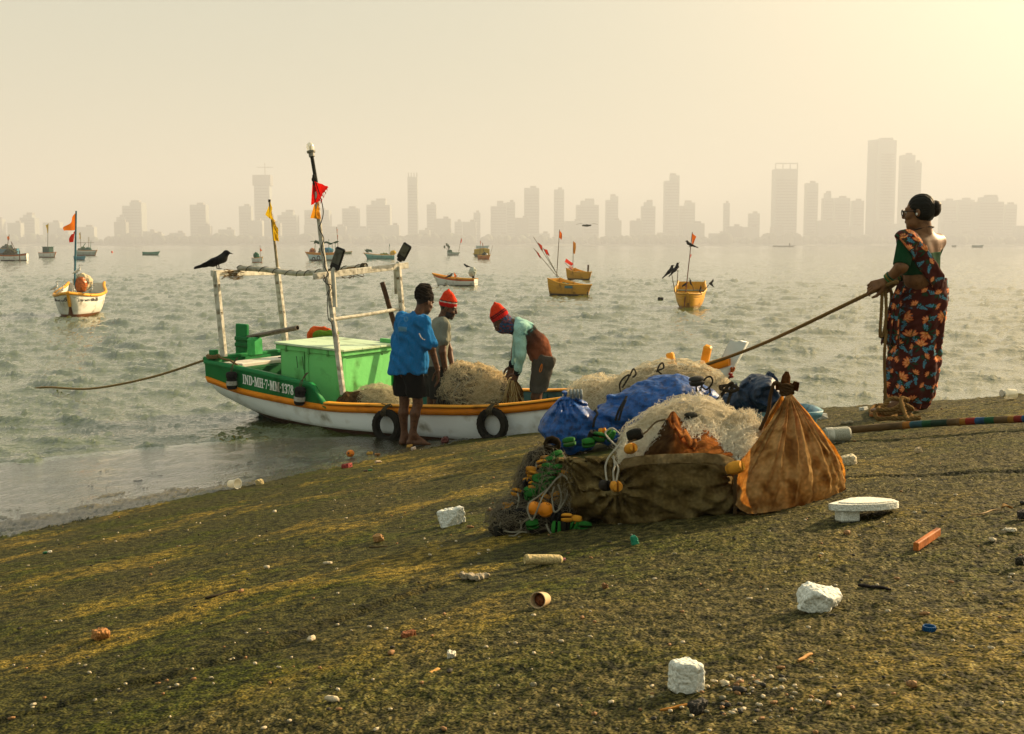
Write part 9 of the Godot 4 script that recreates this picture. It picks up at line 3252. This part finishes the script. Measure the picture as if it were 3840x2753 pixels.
	mb.ball(Vector3.ZERO, Vector3(0.041, 0.038, 0.041), 18, 12)
	part(t, "peel", mb, M.skin)
	mb = MB.new(Color(0.02, 0.012, 0.008))
	mb.ball(Vector3(-0.012, 0.008, 0.036), Vector3(0.012, 0.011, 0.005), 10, 6)
	mb.ball(Vector3(0.02, -0.008, 0.034), Vector3(0.006, 0.006, 0.004), 8, 5)
	part(t, "bruise", mb, M.skin)
	for e in [["food_scrap", "yellow food scrap just right of the orange", Vector3(-1.456, 0.0234, -11.82), Vector3(0.035, 0.014, 0.022), Color(0.62, 0.36, 0.05), 31], ["food_scrap", "brown food scrap, second right of the orange", Vector3(-1.357, 0.0397, -11.68), Vector3(0.028, 0.010, 0.02), Color(0.30, 0.13, 0.02), 32], ["shell", "pale shell lying where the wet sheet ends, right of the red packet", Vector3(-1.24, 0.1382, -10.74), Vector3(0.030, 0.012, 0.022), Color(0.55, 0.42, 0.28), 33], ["food_scrap", "yellow crust at the barefoot person's toes", Vector3(-1.081, 0.029, -12.22), Vector3(0.045, 0.013, 0.02), Color(0.60, 0.34, 0.06), 34], ["red_packet", "crumpled red packet in the shallows below the orange", Vector3(-1.508, 0.1138, -10.62), Vector3(0.055, 0.022, 0.035), Color(0.28, 0.02, 0.015), 35], ["foil_packet", "crumpled red and dark foil packet by the boat's side", Vector3(-0.7179, 0.051, -12.38), Vector3(0.055, 0.035, 0.035), Color(0.12, 0.035, 0.03), 36], ["paper_scrap", "white and red paper scrap below the barefoot person", Vector3(-1.01, 0.0587, -11.89), Vector3(0.035, 0.016, 0.025), Color(0.62, 0.50, 0.42), 37], ["crumpled_wrapper", "crumpled clear amber wrapper right of the clear cup", Vector3(-2.183, 0.0877, -9.992), Vector3(0.045, 0.025, 0.03), Color(0.60, 0.48, 0.22), 38], ["brick_fragment", "orange-tan brick fragment low on the ramp's left", Vector3(-1.346, 0.8703, -3.724), Vector3(0.036, 0.018, 0.022), Color(0.46, 0.20, 0.05), 39], ["brick_fragment", "small tan brick fragment left of the nets' shadow", Vector3(-0.6039, 0.8188, -5.195), Vector3(0.022, 0.018, 0.015), Color(0.44, 0.24, 0.08), 40], ["plastic_piece", "pale cream plastic piece above the foam lid", Vector3(1.61, 1.092, -5.59), Vector3(0.050, 0.026, 0.03), Color(0.70, 0.60, 0.40), 41], ["shell", "small cream cone shell in the middle of the right ramp", Vector3(1.998, 1.135, -5.701), Vector3(0.018, 0.013, 0.012), Color(0.58, 0.44, 0.26), 42], ["rust_lump", "crumbly rust-brown lump on the lower left ramp", Vector3(-0.2807, 1.089, -3.094), Vector3(0.020, 0.010, 0.014), Color(0.28, 0.09, 0.02), 43], ["dark_lump", "black pebble lump beside the orange stick", Vector3(0.3472, 1.283, -2.118), Vector3(0.018, 0.012, 0.013), Color(0.03, 0.026, 0.016), 44], ["dark_lump", "round dark seed at the right edge of the picture", Vector3(1.314, 1.33, -2.963), Vector3(0.014, 0.012, 0.012), Color(0.03, 0.025, 0.015), 45], ["dark_lump", "dark crust at the right edge below the dry leaf", Vector3(1.596, 1.302, -3.603), Vector3(0.020, 0.014, 0.014), Color(0.02, 0.018, 0.012), 46], ["shell", "white split shell on the lower middle ramp", Vector3(-0.1485, 1.14, -2.792), Vector3(0.014, 0.012, 0.010), Color(0.70, 0.66, 0.55), 47], ["rust_lump", "brown crumb left of the foam boulder, by itself", Vector3(0.2764, 1.136, -3.402), Vector3(0.010, 0.008, 0.008), Color(0.22, 0.10, 0.03), 48], ["shell", "flat pale shell at the far right of the ramp", Vector3(1.48, 1.304, -3.426), Vector3(0.022, 0.004, 0.010), Color(0.66, 0.60, 0.46), 49], ["concrete_crumb", "grey crumbled concrete patch left of the plastic cup", Vector3(-0.1364, 1.025, -3.89), Vector3(0.055, 0.008, 0.028), Color(0.36, 0.30, 0.20), 50]]:
		lying(e[0], e[1], "litter", chunk(e[3], e[5], 3, 0.16, 0.5), M.foam if e[0] != "foil_packet" else M.plastic, e[2], Vector3(0.1, 0.3 * e[5], 0.05), e[4], (e[3] as Vector3).y * 0.7, "litter on the ramp")
	# flat tube with a green end, and the green and white lighter-shaped piece on the left
	for e in [["squeezed_tube", "flattened green and dark tube at the wet edge", Vector3(-1.215, 0.2448, -9.756), 0.075, Color(0.02, 0.16, 0.05), Color(0.05, 0.02, 0.02)], ["plastic_slip", "small green and white plastic slip on the left ramp", Vector3(-2.699, 0.3627, -6.671), 0.050, Color(0.60, 0.58, 0.48), Color(0.02, 0.14, 0.06)]]:
		t = thing(e[0], e[1], "litter", e[2] + Vector3(0, 0.010, 0), "litter on the ramp")
		t.basis = Basis(Vector3.UP, 0.35) * Basis(Vector3.BACK, 0.12)
		mb = MB.new(e[4])
		mb.box(Transform3D(Basis(), Vector3(e[3] * 0.25, 0, 0)), Vector3(e[3] * 0.5, 0.012, 0.018), 0.004)
		part(t, "end", mb, M.plastic)
		mb = MB.new(e[5])
		mb.box(Transform3D(Basis(), Vector3(-e[3] * 0.27, 0, 0)), Vector3(e[3] * 0.5, 0.014, 0.020), 0.005)
		part(t, "sleeve", mb, M.plastic)
	stick("dark_stick", "long dark stick lying on the left of the ramp", Vector3(-1.131, 0.8482, -4.217), Vector3(-1.032, 0.853, -4.303), 0.006, Color(0.03, 0.02, 0.01))
	stick("dark_stick", "short black stick right of the foam boulder", Vector3(0.8949, 1.272, -2.954), Vector3(0.9477, 1.288, -2.866), 0.005, Color(0.012, 0.011, 0.008))
	stick("orange_stick", "thin orange stick below the foam cube", Vector3(0.2801, 1.271, -2.141), Vector3(0.3421, 1.278, -2.156), 0.003, Color(0.50, 0.22, 0.04))
	stick("wood_chip", "pale wood chip above the pebble scatter", Vector3(0.5896, 1.294, -2.342), Vector3(0.6292, 1.294, -2.388), 0.004, Color(0.46, 0.24, 0.07))
	stick("wood_chip", "tan wood chip right of the split shell's row", Vector3(-0.1939, 1.149, -2.651), Vector3(-0.1709, 1.148, -2.688), 0.005, Color(0.50, 0.27, 0.07))
	stick("wood_chip", "flat grey batten lying beyond the canister", Vector3(2.225, 0.9382, -7.849), Vector3(2.29, 0.9531, -7.795), 0.013, Color(0.34, 0.28, 0.17))
	stick("wood_chip", "thin twig by the tan brick fragment", Vector3(-0.6204, 0.8377, -4.996), Vector3(-0.5363, 0.8552, -4.944), 0.004, Color(0.10, 0.07, 0.03))
	# dry leaf with its stalk
	t = thing("dry_leaf", "dry curled leaf with a long stalk on the right ramp", "leaf", Vector3(1.558, 1.282, -3.74))
	mb = MB.new(Color(0.38, 0.24, 0.10))
	var l0: Vector3 = Vector3(0.0368, 0.0034, -0.0169)
	var l1: Vector3 = Vector3(0.0783, 0.0084, -0.0254)
	mb.slab(10, 4, func(u: float, v: float) -> Vector3: return l0.lerp(l1, u) + Vector3(0, 0.008 + 0.012 * absf(v - 0.5) + 0.006 * sin(u * 5.0), (v - 0.5) * 0.04 * sin(u * PI)), 0.0012)
	part(t, "blade", mb, M.thin_cloth)
	mb = MB.new(Color(0.42, 0.28, 0.13))
	mb.tube(spline([Vector3(-0.0661, -0.0048, -0.0036), Vector3(-0.0352, 0.0009, 0.0086), Vector3(0.0064, 0.0032, -0.0254), Vector3(0.0273, 0.0059, -0.0278), Vector3(0.0381, 0.0088, -0.0153)], 5), 0.003, 5)
	part(t, "stalk", mb, M.wood)
	# crumbs of shell, stone and wood, past counting
	mb = MB.new()
	var r := RandomNumberGenerator.new()
	r.seed = 77
	for k in 1050:
		var az := r.randf_range(-0.5, 0.5)
		var d := 1.8 * pow(7.5, r.randf())
		if k > 950:
			# the scatter by the foam cube
			var c: Vector3 = Vector3(0.464, 1.291, -2.195)
			az = atan2(c.x + r.randfn() * 0.09, -c.z)
			d = -c.z + r.randfn() * 0.09
		if d > reach(az) * 0.97:
			continue
		var x := sin(az) * d
		var z := -cos(az) * d
		if uphill(x, z) < 0.15:
			continue
		var s := r.randf_range(0.0018, 0.0055) * (1.0 + 0.07 * d) * (1.0 if r.randf() > 0.04 else 2.0)
		var tone := r.randf()
		mb.col = Color(0.55, 0.47, 0.32) if tone < 0.42 else (Color(0.30, 0.15, 0.05) if tone < 0.65 else (Color(0.03, 0.026, 0.016) if tone < 0.85 else Color(0.22, 0.20, 0.13)))
		mb.ball(on_ramp(x, z, 0.004 + 0.018 * broad.get_noise_2d(x * 0.55, z * 0.55) + 0.009 * broad.get_noise_2d(x * 3.1 + 40.0, z * 3.1) + s * 0.3), Vector3(s * r.randf_range(0.8, 2.0), s * 0.6, s), 5, 3, Basis(Vector3.UP, r.randf() * 6.0))
	var o := part(self, "crumbs", mb, M.foam)
	o.set_meta("kind", "stuff")
	tag(o, "crumbs of shell, stone and wood strewn over the ramp", "debris")
